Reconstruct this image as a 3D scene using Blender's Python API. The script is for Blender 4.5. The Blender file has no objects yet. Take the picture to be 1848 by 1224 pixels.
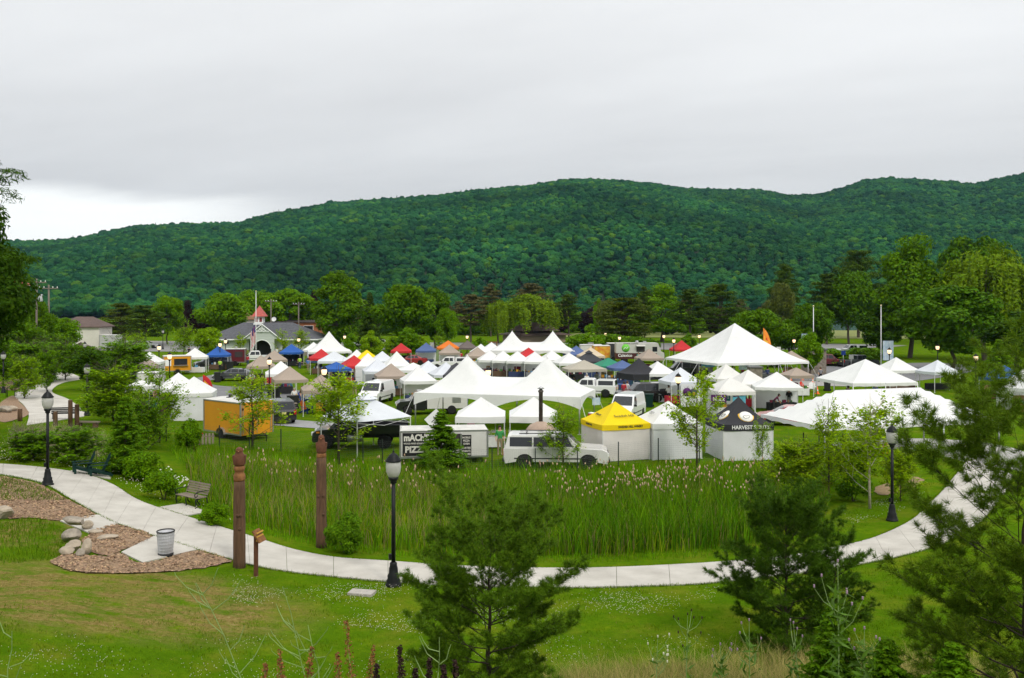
import bpy, bmesh, math, random
import numpy as np
from mathutils import Vector, Matrix, Euler
from mathutils.geometry import delaunay_2d_cdt
random.seed(7); RNG = np.random.default_rng(7)
R = math.radians; PI = math.pi
SC = bpy.context.scene
# ------------------------------------------------------------------ camera
FOC, CX, HY, CAMZ = 1600.0, 924.0, 550.0, 9.0      # focal length (photo px), centre column, horizon row, eye height above the field
cam_d = bpy.data.cameras.new('camera'); cam = bpy.data.objects.new('camera', cam_d)
SC.collection.objects.link(cam); SC.camera = cam
cam.location = (0, 0, CAMZ); cam.rotation_euler = (R(90), 0, 0)
cam_d.sensor_width = 36; cam_d.lens = FOC / 1848 * 36; cam_d.shift_y = -(612 - HY) / 1848
cam_d.clip_start = 0.1; cam_d.clip_end = 9000
# ------------------------------------------------------------------ sky, sun, exposure
SUN_EL, SUN_AZ = 47.0, 152.0          # degrees; azimuth clockwise from +Y (the view direction): behind and to the right
SC.view_settings.view_transform = 'Standard'; SC.view_settings.look = 'None'
SC.view_settings.exposure = 0.22; SC.view_settings.gamma = 1.0; SC.view_settings.use_curve_mapping = False
W = bpy.data.worlds.new('World'); SC.world = W; W.use_nodes = True
def build_world():
    nt = W.node_tree; nt.nodes.clear(); N = nt.nodes.new; L = nt.links.new
    out = N('ShaderNodeOutputWorld'); tc = N('ShaderNodeTexCoord'); sep = N('ShaderNodeSeparateXYZ'); L(tc.outputs['Generated'], sep.inputs[0])
    def m(op, a, b=None, c=None):
        n = N('ShaderNodeMath'); n.operation = op
        for i, v in enumerate((a, b, c)):
            if v is None: continue
            if isinstance(v, (int, float)): n.inputs[i].default_value = v
            else: L(v, n.inputs[i])
        return n.outputs[0]
    def ss(v, a, b):
        n = N('ShaderNodeMapRange'); n.interpolation_type = 'SMOOTHSTEP'; L(v, n.inputs[0]); n.inputs[1].default_value = a; n.inputs[2].default_value = b
        return n.outputs[0]
    x, y, z = sep.outputs; z0 = m('MAXIMUM', z, 0.0)
    den = m('ADD', z0, 0.10)
    u = m('DIVIDE', x, den); v = m('DIVIDE', y, den)
    cb = N('ShaderNodeCombineXYZ'); L(m('MULTIPLY', u, 0.55), cb.inputs[0]); L(m('ADD', v, m('MULTIPLY', u, 0.35)), cb.inputs[1])
    def noise(sc, det, off):
        mp = N('ShaderNodeVectorMath'); mp.operation = 'ADD'; L(cb.outputs[0], mp.inputs[0]); mp.inputs[1].default_value = (off, off * .7, 0)
        n = N('ShaderNodeTexNoise'); n.inputs['Scale'].default_value = sc; n.inputs['Detail'].default_value = det; n.inputs['Roughness'].default_value = .55
        L(mp.outputs[0], n.inputs['Vector']); return n.outputs[0]
    n1 = noise(.55, 4, 3.1); n2 = noise(1.7, 5, 11.7); n3 = noise(5.5, 4, 1.7)
    cl = m('ADD', m('ADD', m('MULTIPLY', n1, .75), m('MULTIPLY', n2, .38)), m('MULTIPLY', n3, .14))           # about .63 in the mean
    # overcast dome: three times as bright overhead as at the horizon
    cie = m('ADD', m('MULTIPLY', z0, .95), .49)
    lum = m('MULTIPLY', cie, m('ADD', m('MULTIPLY', cl, .46), .715))
    # the cloud deck ends low above the western ridge: a pale gap under its edge
    zz = m('ADD', z, m('MULTIPLY', m('SUBTRACT', n2, .5), .035))
    gap = m('MULTIPLY', ss(zz, .125, .100), ss(m('ADD', x, m('MULTIPLY', n1, .10)), -.10, -.34))
    lum = m('ADD', lum, m('MULTIPLY', gap, .40))
    br = m('ADD', lum, m('MULTIPLY', ss(x, -.1, .55), .085))
    col = N('ShaderNodeCombineColor')
    L(m('MULTIPLY', br, .992), col.inputs[0]); L(m('MULTIPLY', br, 1.005), col.inputs[1]); L(m('ADD', m('MULTIPLY', br, .99), m('MULTIPLY', m('SUBTRACT', 1.0, gap), .018)), col.inputs[2])
    sky = N('ShaderNodeTexSky'); sky.sky_type = 'NISHITA'; sky.sun_disc = False; sky.sun_elevation = R(SUN_EL); sky.sun_rotation = R(SUN_AZ)
    b1 = N('ShaderNodeBackground'); L(sky.outputs[0], b1.inputs[0]); b1.inputs[1].default_value = 0.05
    b2 = N('ShaderNodeBackground'); L(col.outputs[0], b2.inputs[0]); b2.inputs[1].default_value = 1.0
    mx = N('ShaderNodeMixShader'); mx.inputs[0].default_value = .93; L(b1.outputs[0], mx.inputs[1]); L(b2.outputs[0], mx.inputs[2])
    L(mx.outputs[0], out.inputs[0])
build_world()
sd = bpy.data.lights.new('sun', 'SUN'); sun = bpy.data.objects.new('sun', sd); SC.collection.objects.link(sun)
sd.energy = 1.5; sd.angle = R(10); sd.color = (1, .95, .86); sun.location = (60, -60, 120)
_sv = Vector((math.sin(R(SUN_AZ)) * math.cos(R(SUN_EL)), math.cos(R(SUN_AZ)) * math.cos(R(SUN_EL)), math.sin(R(SUN_EL))))
sun.rotation_euler = _sv.to_track_quat('Z', 'Y').to_euler()
SC.cycles.use_denoising = True; SC.cycles.max_bounces = 6; SC.cycles.diffuse_bounces = 3; SC.cycles.transparent_max_bounces = 12
SC.cycles.volume_bounces = 0; SC.cycles.use_adaptive_sampling = True; SC.cycles.adaptive_threshold = 0.02
# ------------------------------------------------------------------ helpers
COL = SC.collection
MATS = {}
def srgb(*c):
    return tuple((v / 255 / 12.92) if v / 255 <= .04045 else ((v / 255 + .055) / 1.055) ** 2.4 for v in c)
def mat(name, col, rough=.7, var=.0, scale=8., bump=0., bscale=None, metal=0., spec=.3, trans=0., emit=None, estr=0., col2=None, island=0., coat=0., wave=None, stretch=None, hue=0.):
    """procedural surface: base colour with noise variation (towards col2), optional bump, leaf translucency, per-island tint"""
    if name in MATS: return MATS[name]
    m = bpy.data.materials.new(name); m.use_nodes = True; nt = m.node_tree; N = nt.nodes.new; L = nt.links.new
    b = nt.nodes['Principled BSDF']; b.inputs['Roughness'].default_value = rough; b.inputs['Metallic'].default_value = metal
    b.inputs['Specular IOR Level'].default_value = spec; b.inputs['Coat Weight'].default_value = coat
    tc = N('ShaderNodeTexCoord'); vec = tc.outputs['Object']
    if stretch:
        mp = N('ShaderNodeMapping'); mp.inputs['Scale'].default_value = stretch; L(vec, mp.inputs[0]); vec = mp.outputs[0]
    c = None
    if var or col2:
        n = N('ShaderNodeTexNoise'); n.inputs['Scale'].default_value = scale; n.inputs['Detail'].default_value = 5; n.inputs['Roughness'].default_value = .6; L(vec, n.inputs['Vector'])
        r = N('ShaderNodeValToRGB'); L(n.outputs[0], r.inputs[0]); r.color_ramp.elements[0].position = .3; r.color_ramp.elements[1].position = .7
        c2 = col2 or tuple(min(1, v * (1 + var)) for v in col); c1 = col if col2 else tuple(v * (1 - var) for v in col)
        r.color_ramp.elements[0].color = (*c1, 1); r.color_ramp.elements[1].color = (*c2, 1); c = r.outputs[0]
    if island:
        g = N('ShaderNodeNewGeometry'); h = N('ShaderNodeHueSaturation')
        mr = N('ShaderNodeMapRange'); L(g.outputs['Random Per Island'], mr.inputs[0]); mr.inputs[3].default_value = 1 - island; mr.inputs[4].default_value = 1 + island
        L(mr.outputs[0], h.inputs['Value']); h.inputs['Color'].default_value = (*col, 1)
        if hue:
            ml = N('ShaderNodeMath'); ml.operation = 'MULTIPLY'; ml.inputs[1].default_value = 7.31; L(g.outputs['Random Per Island'], ml.inputs[0])
            fr = N('ShaderNodeMath'); fr.operation = 'FRACT'; L(ml.outputs[0], fr.inputs[0])
            m2 = N('ShaderNodeMapRange'); L(fr.outputs[0], m2.inputs[0]); m2.inputs[3].default_value = .5 - hue; m2.inputs[4].default_value = .5 + hue; L(m2.outputs[0], h.inputs['Hue'])
        if c: L(c, h.inputs['Color'])
        c = h.outputs[0]
    if c: L(c, b.inputs['Base Color'])
    else: b.inputs['Base Color'].default_value = (*col, 1)
    if bump:
        n2 = N('ShaderNodeTexNoise'); n2.inputs['Scale'].default_value = bscale or scale * 3; n2.inputs['Detail'].default_value = 4; L(vec, n2.inputs['Vector'])
        bp = N('ShaderNodeBump'); bp.inputs['Strength'].default_value = bump; bp.inputs['Distance'].default_value = .02; L(n2.outputs[0], bp.inputs['Height']); L(bp.outputs[0], b.inputs['Normal'])
    if emit: b.inputs['Emission Color'].default_value = (*emit, 1); b.inputs['Emission Strength'].default_value = estr
    if trans:
        t = N('ShaderNodeBsdfTranslucent'); mx = N('ShaderNodeMixShader'); mx.inputs[0].default_value = trans
        if c: L(c, t.inputs[0])
        else: t.inputs[0].default_value = (*col, 1)
        L(b.outputs[0], mx.inputs[1]); L(t.outputs[0], mx.inputs[2]); L(mx.outputs[0], nt.nodes['Material Output'].inputs[0])
    MATS[name] = m; return m
class MB:
    """collects boxes, bars, tubes, lathes and sheets into one mesh"""
    def __init__(s): s.v = []; s.f = []; s.sm = []
    def add(s, vs, fs, smooth=False):
        o = len(s.v); s.v += [tuple(map(float, v)) for v in vs]; s.f += [tuple(i + o for i in f) for f in fs]; s.sm += [smooth] * len(fs); return s
    def box(s, c, d, rz=0, rx=0, ry=0):
        M = Euler((rx, ry, rz)).to_matrix(); c = Vector(c); q = []
        for sx in (-1, 1):
            for sy in (-1, 1):
                for sz in (-1, 1): q.append(c + M @ Vector((sx * d[0] / 2, sy * d[1] / 2, sz * d[2] / 2)))
        return s.add(q, [(0, 1, 3, 2), (4, 6, 7, 5), (0, 4, 5, 1), (2, 3, 7, 6), (0, 2, 6, 4), (1, 5, 7, 3)])
    def tube(s, pts, rs, n=6, cap=True):
        pts = [Vector(p) for p in pts]
        if not hasattr(rs, '__len__'): rs = [rs] * len(pts)
        vs, fs = [], []; ref = None
        for i, p in enumerate(pts):
            d = (pts[min(i + 1, len(pts) - 1)] - pts[max(i - 1, 0)])
            d = d.normalized() if d.length > 1e-9 else Vector((0, 0, 1))
            if ref is None: ref = Vector((1, 0, 0)) if abs(d.x) < .9 else Vector((0, 1, 0))
            a = (ref - d * ref.dot(d)).normalized(); ref = a; b = d.cross(a)
            for k in range(n):
                t = 2 * PI * k / n; vs.append(p + (a * math.cos(t) + b * math.sin(t)) * rs[i])
        for i in range(len(pts) - 1):
            for k in range(n):
                fs.append((i * n + k, i * n + (k + 1) % n, (i + 1) * n + (k + 1) % n, (i + 1) * n + k))
        if cap: fs += [tuple(range(n))[::-1], tuple(range((len(pts) - 1) * n, len(pts) * n))]
        return s.add(vs, fs, n > 5)
    def lathe(s, prof, n=14, c=(0, 0, 0), smooth=True):
        vs, fs = [], []; m = len(prof)
        for r, z in prof:
            for k in range(n): t = 2 * PI * k / n; vs.append((c[0] + r * math.cos(t), c[1] + r * math.sin(t), c[2] + z))
        for i in range(m - 1):
            for k in range(n): fs.append((i * n + k, i * n + (k + 1) % n, (i + 1) * n + (k + 1) % n, (i + 1) * n + k))
        fs += [tuple(range(n))[::-1], tuple(range((m - 1) * n, m * n))]
        return s.add(vs, fs, smooth)
    def grid(s, fn, nu, nv, smooth=True):
        vs = [fn(i / nu, j / nv) for j in range(nv + 1) for i in range(nu + 1)]; w = nu + 1
        return s.add(vs, [(j * w + i, j * w + i + 1, (j + 1) * w + i + 1, (j + 1) * w + i) for j in range(nv) for i in range(nu)], smooth)
    def prism(s, poly, y0, y1, axis='y'):
        n = len(poly); f = (lambda p, t: (p[0], t, p[1])) if axis == 'y' else ((lambda p, t: (t, p[0], p[1])) if axis == 'x' else (lambda p, t: (p[0], p[1], t)))
        vs = [f(p, y0) for p in poly] + [f(p, y1) for p in poly]
        return s.add(vs, [tuple(range(n)), tuple(range(2 * n - 1, n - 1, -1))] + [(i, i + n, (i + 1) % n + n, (i + 1) % n) for i in range(n)])
    def mesh(s, name):
        me = bpy.data.meshes.new(name); me.from_pydata(s.v, [], s.f)
        me.polygons.foreach_set('use_smooth', s.sm); me.update(); return me
def fixn(me):
    b = bmesh.new(); b.from_mesh(me); bmesh.ops.recalc_face_normals(b, faces=b.faces); b.to_mesh(me); b.free(); return me
def np_mesh(name, V, F):
    """triangles or quads from numpy arrays"""
    me = bpy.data.meshes.new(name); k = F.shape[1]; nf = len(F)
    me.vertices.add(len(V)); me.vertices.foreach_set('co', np.ascontiguousarray(V, dtype=np.float32).ravel())
    me.loops.add(nf * k); me.loops.foreach_set('vertex_index', np.ascontiguousarray(F, dtype=np.int32).ravel())
    me.polygons.add(nf); me.polygons.foreach_set('loop_start', np.arange(0, nf * k, k, dtype=np.int32)); me.polygons.foreach_set('loop_total', np.full(nf, k, dtype=np.int32))
    me.update(calc_edges=True); return me
def tag(o, label=None, cat=None, group=None, kind=None):
    for k, v in (('label', label), ('category', cat), ('group', group), ('kind', kind)):
        if v: o[k] = v
    return o
def link(name, data, m=None, parent=None, loc=None, rz=None):
    o = bpy.data.objects.new(name, data); COL.objects.link(o)
    if m is not None and data is not None and hasattr(data, 'materials') and len(data.materials) == 0: data.materials.append(m)
    if parent: o.parent = parent
    if loc: o.location = loc
    if rz: o.rotation_euler = (0, 0, rz)
    return o
def part(name, mb, m, parent, norm=True, loc=None, rz=None):
    me = mb.mesh(name) if isinstance(mb, MB) else mb
    if norm and isinstance(mb, MB): fixn(me)
    return link(name, me, m, parent, loc, rz)
def thing(name, label, cat, loc=(0, 0, 0), rz=0, group=None):
    o = bpy.data.objects.new(name, None); COL.objects.link(o); o.location = loc; o.rotation_euler = (0, 0, rz); o.empty_display_size = .3
    return tag(o, label, cat, group)
def kids(o): return KID.get(o.name, [])
def copy_tree(o, parent=None):
    c = o.copy(); COL.objects.link(c); c.parent = parent
    for ch in list(o.children): copy_tree(ch, c)
    return c
def text_mesh(s, size, name='lettering', bold=0.0, depth=.004, shear=0):
    cu = bpy.data.curves.new('t', 'FONT'); cu.body = s; cu.size = size; cu.align_x = 'CENTER'; cu.align_y = 'CENTER'; cu.extrude = depth; cu.offset = bold; cu.shear = shear; cu.resolution_u = 3
    o = bpy.data.objects.new('t', cu); COL.objects.link(o); dg = bpy.context.evaluated_depsgraph_get(); dg.update()
    me = bpy.data.meshes.new_from_object(o.evaluated_get(dg)); me.name = name; me.materials.clear(); bpy.data.objects.remove(o); bpy.data.curves.remove(cu); return me
def sign(parent, s, size, loc, rz=0, m=None, bold=0., tilt=R(90), sx=1., name='lettering'):
    """flat lettering standing upright (tilt 90) on a face of parent"""
    o = link(name, text_mesh(s, size, name, bold), m, parent); o.location = loc; o.rotation_euler = (tilt, 0, rz); o.scale = (sx, 1, 1); return o
# ------------------------------------------------------------------ terrain height
def X(px, Y): return (px - CX) * Y / FOC
_CP = [(-3.5, 26.1, .72), (-8.4, 27.3, .88), (2.6, 27.6, .5), (10.5, 28, .4), (12.4, 31.5, .22), (15.7, 36.6, .1), (20, 38, .2), (26, 44, .15), (-13, 31, 1.15), (-19.4, 37, 1.46), (-26, 42, 1.5),
       (-16, 34, 1.3), (-32, 67, .58), (-48, 84, .63), (-40, 72, .7), (-38, 55, 1.0), (-30, 46, 1.3), (-22, 52, .6), (-20, 62, .1), (-14.7, 30, 1.35), (-14, 24.5, 1.5), (-13, 20, 2.0), (-9, 22, 1.25), (-22, 26, 2.4), (-22, 18, 2.6), (-19, 31, 1.6),
       (0, 36, -.25), (8, 36, -.25), (-6, 38, -.15), (-11, 40, .1), (0, 46, 0), (-12, 48, .05), (12, 46, 0), (20, 50, 0), (30, 52, 0), (-20, 80, .0), (-30, 90, .1),
       (40, 40, .3), (30, 30, .9), (22, 28, .9), (16, 26, .8)]
for _y, _z in ((22, .78), (20, .86), (18, 1.1), (16, 1.72), (14, 2.45), (12, 3.2), (10, 4.05), (8, 4.95), (5, 6.2), (3, 7.0), (0, 7.4), (-5, 7.9), (-12, 8.2)):
    for _x in (-5, 0, 5, 11, 18): _CP.append((_x, _y, _z + (.25 if _x > 10 else 0)))
    _CP.append((-14, _y, _z + (.9 if _y > 16 else .35)))
for _y in (56, 64, 74, 86, 100, 120, 150, 190, 240, 300):
    for _x in (-6, 10, 30, 55, 90): _CP.append((_x * (1 if _y < 120 else 1.6), _y, 0))
    if _y > 84: _CP.append((-60, _y, .3)); _CP.append((-25, _y, 0)); _CP.append((-110, _y, .8))
for _x, _y, _z in ((-60, 60, 1.6), (-60, 40, 2), (-40, 30, 2.6), (-60, 10, 4), (-30, 0, 7.6), (60, 30, 1), (60, 10, 3), (35, 5, 6), (35, 15, 2.5), (-90, 90, 2)): _CP.append((_x, _y, _z))
_P = np.array(_CP, float); _S = 40.0
def _U(r2): return np.where(r2 > 1e-12, .5 * r2 * np.log(r2 + 1e-12), 0)
def _tps():
    n = len(_P); xy = _P[:, :2] / _S; d2 = ((xy[:, None] - xy[None]) ** 2).sum(-1); A = np.zeros((n + 3, n + 3))
    A[:n, :n] = _U(d2) + np.eye(n) * 2e-4; A[:n, n] = 1; A[:n, n + 1:] = xy; A[n, :n] = 1; A[n + 1:, :n] = xy.T
    return np.linalg.solve(A, np.r_[_P[:, 2], 0, 0, 0])
_Wt = _tps()
def zt(x, y):
    """ground height, vectorised"""
    x = np.asarray(x, float); y = np.asarray(y, float); sh = np.broadcast(x, y).shape
    xx = np.clip(np.broadcast_to(x, sh).ravel(), -110, 110) / _S; yy = np.clip(np.broadcast_to(y, sh).ravel(), -12, 290) / _S; n = len(_P); out = np.empty(len(xx))
    for i in range(0, len(xx), 20000):
        q = np.stack([xx[i:i + 20000], yy[i:i + 20000]], 1); d2 = ((q[:, None] - (_P[:, :2] / _S)[None]) ** 2).sum(-1)
        out[i:i + 20000] = _U(d2) @ _Wt[:n] + _Wt[n] + q @ _Wt[n + 1:]
    out = out.reshape(sh)
    f = np.clip((np.broadcast_to(y, sh) - 95) / 30, 0, 1); f = f * f * (3 - 2 * f)
    out = out * (1 - f) + f * np.clip((-np.broadcast_to(x, sh) - 45) * .012, 0, .9)
    return out
def zg(x, y): return float(zt(x, y))
def G(px, py, dz=0.):
    """the spot of ground that stands at photo pixel (px, py); dz = known height of the point above the ground"""
    z = .3; Y = 30.
    for _ in range(60):
        Yn = FOC * (CAMZ - z - dz) / (py - HY); Y = Y * .5 + Yn * .5; x = X(px, Y); z = z * .4 + zg(x, Y) * .6
    return Vector((x, Y, zg(x, Y)))
def AT(px, Y, dz=0.): x = X(px, Y); return Vector((x, Y, zg(x, Y) + dz))
def ZPX(py, Y): return CAMZ - (py - HY) * Y / FOC
# ================================================================== THE SETTING
def node_mat(name, rough=.9, spec=.0):
    m = bpy.data.materials.new(name); m.use_nodes = True; nt = m.node_tree; b = nt.nodes['Principled BSDF']; b.inputs['Roughness'].default_value = rough; b.inputs['Specular IOR Level'].default_value = spec
    def noise(scale, det=5, rough_=.6, vec=None, stretch=None):
        tc = nt.nodes.new('ShaderNodeTexCoord'); v = tc.outputs['Object']
        if stretch: mp = nt.nodes.new('ShaderNodeMapping'); mp.inputs['Scale'].default_value = stretch; nt.links.new(v, mp.inputs[0]); v = mp.outputs[0]
        n = nt.nodes.new('ShaderNodeTexNoise'); n.inputs['Scale'].default_value = scale; n.inputs['Detail'].default_value = det; n.inputs['Roughness'].default_value = rough_; nt.links.new(v, n.inputs['Vector']); return n.outputs[0]
    def ramp(v, stops):
        r = nt.nodes.new('ShaderNodeValToRGB'); nt.links.new(v, r.inputs[0]); e = r.color_ramp.elements
        while len(e) < len(stops): e.new(.5)
        for k, (p, c) in enumerate(stops): e[k].position = p; e[k].color = (*c, 1) if hasattr(c, '__len__') else (c, c, c, 1)
        return r.outputs[0]
    def mix(f, a, b_, mode='MIX'):
        n = nt.nodes.new('ShaderNodeMix'); n.data_type = 'RGBA'; n.blend_type = mode
        for s, v in ((n.inputs['Factor'], f), (n.inputs['A'], a), (n.inputs['B'], b_)):
            if isinstance(v, (int, float)): s.default_value = v
            elif isinstance(v, tuple): s.default_value = (*v, 1)
            else: nt.links.new(v, s)
        return n.outputs['Result']
    def blob(cx, cy, r):
        tc = nt.nodes.new('ShaderNodeTexCoord'); mp = nt.nodes.new('ShaderNodeMapping'); mp.inputs['Location'].default_value = (-cx / r[0], -cy / r[1], 0); mp.inputs['Scale'].default_value = (1 / r[0], 1 / r[1], 0)
        nt.links.new(tc.outputs['Object'], mp.inputs[0]); g = nt.nodes.new('ShaderNodeTexGradient'); g.gradient_type = 'SPHERICAL'; nt.links.new(mp.outputs[0], g.inputs[0]); return g.outputs[1]
    def math_(op, a, c):
        n = nt.nodes.new('ShaderNodeMath'); n.operation = op
        for i, v in enumerate((a, c)):
            if isinstance(v, (int, float)): n.inputs[i].default_value = v
            else: nt.links.new(v, n.inputs[i])
        return n.outputs[0]
    def bump(h, st, dist=.05):
        n = nt.nodes.new('ShaderNodeBump'); n.inputs['Strength'].default_value = st; n.inputs['Distance'].default_value = dist; nt.links.new(h, n.inputs['Height']); nt.links.new(n.outputs[0], b.inputs['Normal'])
    def col(c): nt.links.new(c, b.inputs['Base Color'])
    return m, noise, ramp, mix, blob, math_, bump, col
def ground_mat():
    m, noise, ramp, mix, blob, math_, bump, col = node_mat('lawn')
    g = ramp(noise(.9, 6), [(.3, (.055, .118, .003)), (.55, (.080, .155, .004)), (.75, (.135, .190, .006))])
    g = mix(ramp(noise(6, 5), [(.35, 0.), (.7, .75)]), g, (.050, .115, .003))
    dry = math_('MULTIPLY', ramp(noise(.55, 7, .7), [(.48, 0.), (.66, 1.)]), .40)
    g = mix(dry, g, (.20, .18, .02))
    # the dry, half bare bank on the left
    bank = math_('MULTIPLY', ramp(blob(-11.6, 23.1, (7.2, 3.9)), [(.02, 0.), (.35, 1.)]), ramp(noise(1.6, 7, .7, stretch=(.6, 1.3, 1)), [(.36, 0.), (.58, 1.)]))
    bank2 = math_('MULTIPLY', ramp(blob(-17.5, 30.5, (7, 5)), [(.02, 0.), (.5, 1.)]), ramp(noise(1.1, 7, .7), [(.45, 0.), (.6, .8)]))
    soil = ramp(noise(9, 6, .7), [(.3, (.10, .066, .018)), (.55, (.23, .165, .060)), (.75, (.31, .24, .11))])
    g = mix(math_('MULTIPLY', math_('MAXIMUM', bank, bank2), .9), g, soil)
    fine = noise(38, 4, .7); g = mix(.6, g, ramp(fine, [(.25, .35), (.75, 1.6)]), 'MULTIPLY')
    col(g); bump(fine, .6, .04); return m
def spread(a, b, fine, coarse):
    """grid lines: fine inside (a,b), growing outside"""
    s = list(np.arange(a, b + 1e-6, fine)); d = fine
    while s[-1] < coarse: d *= 1.25; s.append(s[-1] + d)
    d = fine
    while s[0] > -coarse: d *= 1.25; s.insert(0, s[0] - d)
    return np.array(s)
gx = spread(-26, 26, .45, 4500); gy = [-12.]; d_ = .45
while gy[-1] < 54: gy.append(gy[-1] + d_)
while gy[-1] < 620: d_ *= 1.12; gy.append(gy[-1] + d_)
gy = np.array(gy[:-1] + [620.0])
def lake_z(x, y): return np.where(y > 300, -np.clip((y - 300) / 40, 0, 1) * 1.5, 0)
GX, GY = np.meshgrid(gx, gy); GZ = zt(GX, GY) + lake_z(GX, GY)
_w = len(gx); _i = np.arange(len(gy) - 1)[:, None] * _w + np.arange(_w - 1)[None]
me = np_mesh('ground', np.stack([GX, GY, GZ], -1).reshape(-1, 3), np.stack([_i, _i + 1, _i + _w + 1, _i + _w], -1).reshape(-1, 4))
me.polygons.foreach_set('use_smooth', [True] * len(me.polygons))
tag(link('ground', me, ground_mat()), kind='structure')
# ---------------------------------------------------------------- lake far behind the field
def water_mat():
    m, noise, ramp, mix, blob, math_, bump, col = node_mat('lake_water', .12, .5)
    col(ramp(noise(.02, 3), [(.3, (.05, .075, .09)), (.7, (.075, .10, .115))])); bump(noise(.25, 4, stretch=(.3, 1, 1)), .25, .3); return m
me = MB().add([(-3000, 325, -.7), (3000, 325, -.7), (3000, 640, -.7), (-3000, 640, -.7)], [(0, 1, 2, 3)]).mesh('lake')
tag(link('lake', me, water_mat()), kind='structure')
# ---------------------------------------------------------------- wooded mountain
RIDGE = [(-500, 470), (-200, 455), (0, 441), (100, 437), (150, 430), (250, 409), (330, 406), (430, 403), (480, 389), (540, 379), (600, 369), (700, 363), (790, 357), (850, 349), (900, 344), (960, 338), (1010, 329), (1060, 324), (1110, 325), (1180, 330),
         (1230, 338), (1300, 340), (1370, 342), (1430, 353), (1480, 351), (1520, 341), (1560, 329), (1600, 327), (1660, 331), (1720, 337), (1760, 342), (1800, 333), (1848, 326), (2100, 330), (2500, 380)]
_rx = np.array([p[0] for p in RIDGE], float); _ry = np.array([p[1] for p in RIDGE], float)
YB, YR = 640.0, 2000.0
_hn = [(RNG.uniform(.0012, .006), RNG.uniform(-.004, .004), RNG.uniform(0, 6.3), RNG.uniform(.5, 1)) for _ in range(9)]
def zh(x, y):
    """mountain surface; its skyline follows the ridge seen in the photograph"""
    px = CX + FOC * x / y; zr = (HY - np.interp(px, _rx, _ry)) / FOC * YR - 2.0
    t = np.clip((y - YB) / (YR - YB), 0, 1.6); prof = np.where(t < 1, 1 - (1 - t) ** 1.35, 1 - ((t - 1) * 1.2) ** 2)
    n = sum(a * np.sin(fx * x + fy * y + ph) for fx, fy, ph, a in _hn) / 3.2
    return zr * prof * (1 + .16 * n * np.clip(1 - t, 0, 1) ** .8) + n * 7 * np.clip(t * 4, 0, 1) * np.clip(1 - t, 0, 1)
hx = np.linspace(-1900, 1900, 150); hy = np.linspace(YB, 2500, 60); HX, HYY = np.meshgrid(hx, hy); HZ = zh(HX, HYY); HZ[0] = -2
_w = len(hx); _i = np.arange(len(hy) - 1)[:, None] * _w + np.arange(_w - 1)[None]
me = np_mesh('mountain', np.stack([HX, HYY, HZ], -1).reshape(-1, 3), np.stack([_i, _i + 1, _i + _w + 1, _i + _w], -1).reshape(-1, 4))
tag(link('mountain', me, mat('forest_floor', (.02, .035, .012), .9, .3, .02)), kind='structure')
def forest_mat():
    m = bpy.data.materials.new('forest_leaves'); m.use_nodes = True; nt = m.node_tree; N = nt.nodes.new; L = nt.links.new; b = nt.nodes['Principled BSDF']; b.inputs['Roughness'].default_value = .9; b.inputs['Specular IOR Level'].default_value = .02
    oi = N('ShaderNodeObjectInfo'); r = N('ShaderNodeValToRGB'); L(oi.outputs['Random'], r.inputs[0]); e = r.color_ramp.elements
    st = [(0, (.006, .036, .017)), (.3, (.010, .055, .020)), (.65, (.017, .076, .021)), (.93, (.030, .100, .017)), (1, (.055, .125, .012))]
    while len(e) < len(st): e.new(.5)
    for k, (p, c) in enumerate(st): e[k].position = p; e[k].color = (*c, 1)
    g = N('ShaderNodeNewGeometry'); n = N('ShaderNodeTexNoise'); n.inputs['Scale'].default_value = .006; n.inputs['Detail'].default_value = 3; L(g.outputs['Position'], n.inputs['Vector'])
    mr = N('ShaderNodeMapRange'); L(n.outputs[0], mr.inputs[0]); mr.inputs[1].default_value = .3; mr.inputs[2].default_value = .7; mr.inputs[3].default_value = .55; mr.inputs[4].default_value = 1.5
    n2 = N('ShaderNodeTexNoise'); n2.inputs['Scale'].default_value = .95; n2.inputs['Detail'].default_value = 3; L(g.outputs['Position'], n2.inputs['Vector'])
    m3 = N('ShaderNodeMapRange'); L(n2.outputs[0], m3.inputs[0]); m3.inputs[1].default_value = .3; m3.inputs[2].default_value = .7; m3.inputs[3].default_value = .6; m3.inputs[4].default_value = 1.4
    ml = N('ShaderNodeMath'); ml.operation = 'MULTIPLY'; L(mr.outputs[0], ml.inputs[0]); L(m3.outputs[0], ml.inputs[1])
    h = N('ShaderNodeHueSaturation'); L(r.outputs[0], h.inputs['Color']); L(ml.outputs[0], h.inputs['Value']); L(h.outputs[0], b.inputs['Base Color'])
    bp = N('ShaderNodeBump'); bp.inputs['Strength'].default_value = 1; bp.inputs['Distance'].default_value = 1.2; L(n2.outputs[0], bp.inputs['Height']); L(bp.outputs[0], b.inputs['Normal'])
    return m
def blob_crown(seed, flat=1.0):
    """a lumpy broadleaf crown, radius about 1"""
    rg = np.random.default_rng(seed); bm = bmesh.new(); bmesh.ops.create_icosphere(bm, subdivisions=3, radius=1)
    c = rg.normal(size=(22, 3)); c /= np.linalg.norm(c, axis=1)[:, None]; a = rg.uniform(.12, .34, 22)
    for v in bm.verts:
        p = np.array(v.co); d = ((c - p) ** 2).sum(1); r = .72 + (a * np.exp(-d / .13)).max() * 1.25 + rg.uniform(-.05, .05)
        v.co = Vector(p * r); v.co.z = v.co.z * flat + .2
    me = bpy.data.meshes.new('far_crown'); bm.to_mesh(me); bm.free(); return me
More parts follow.
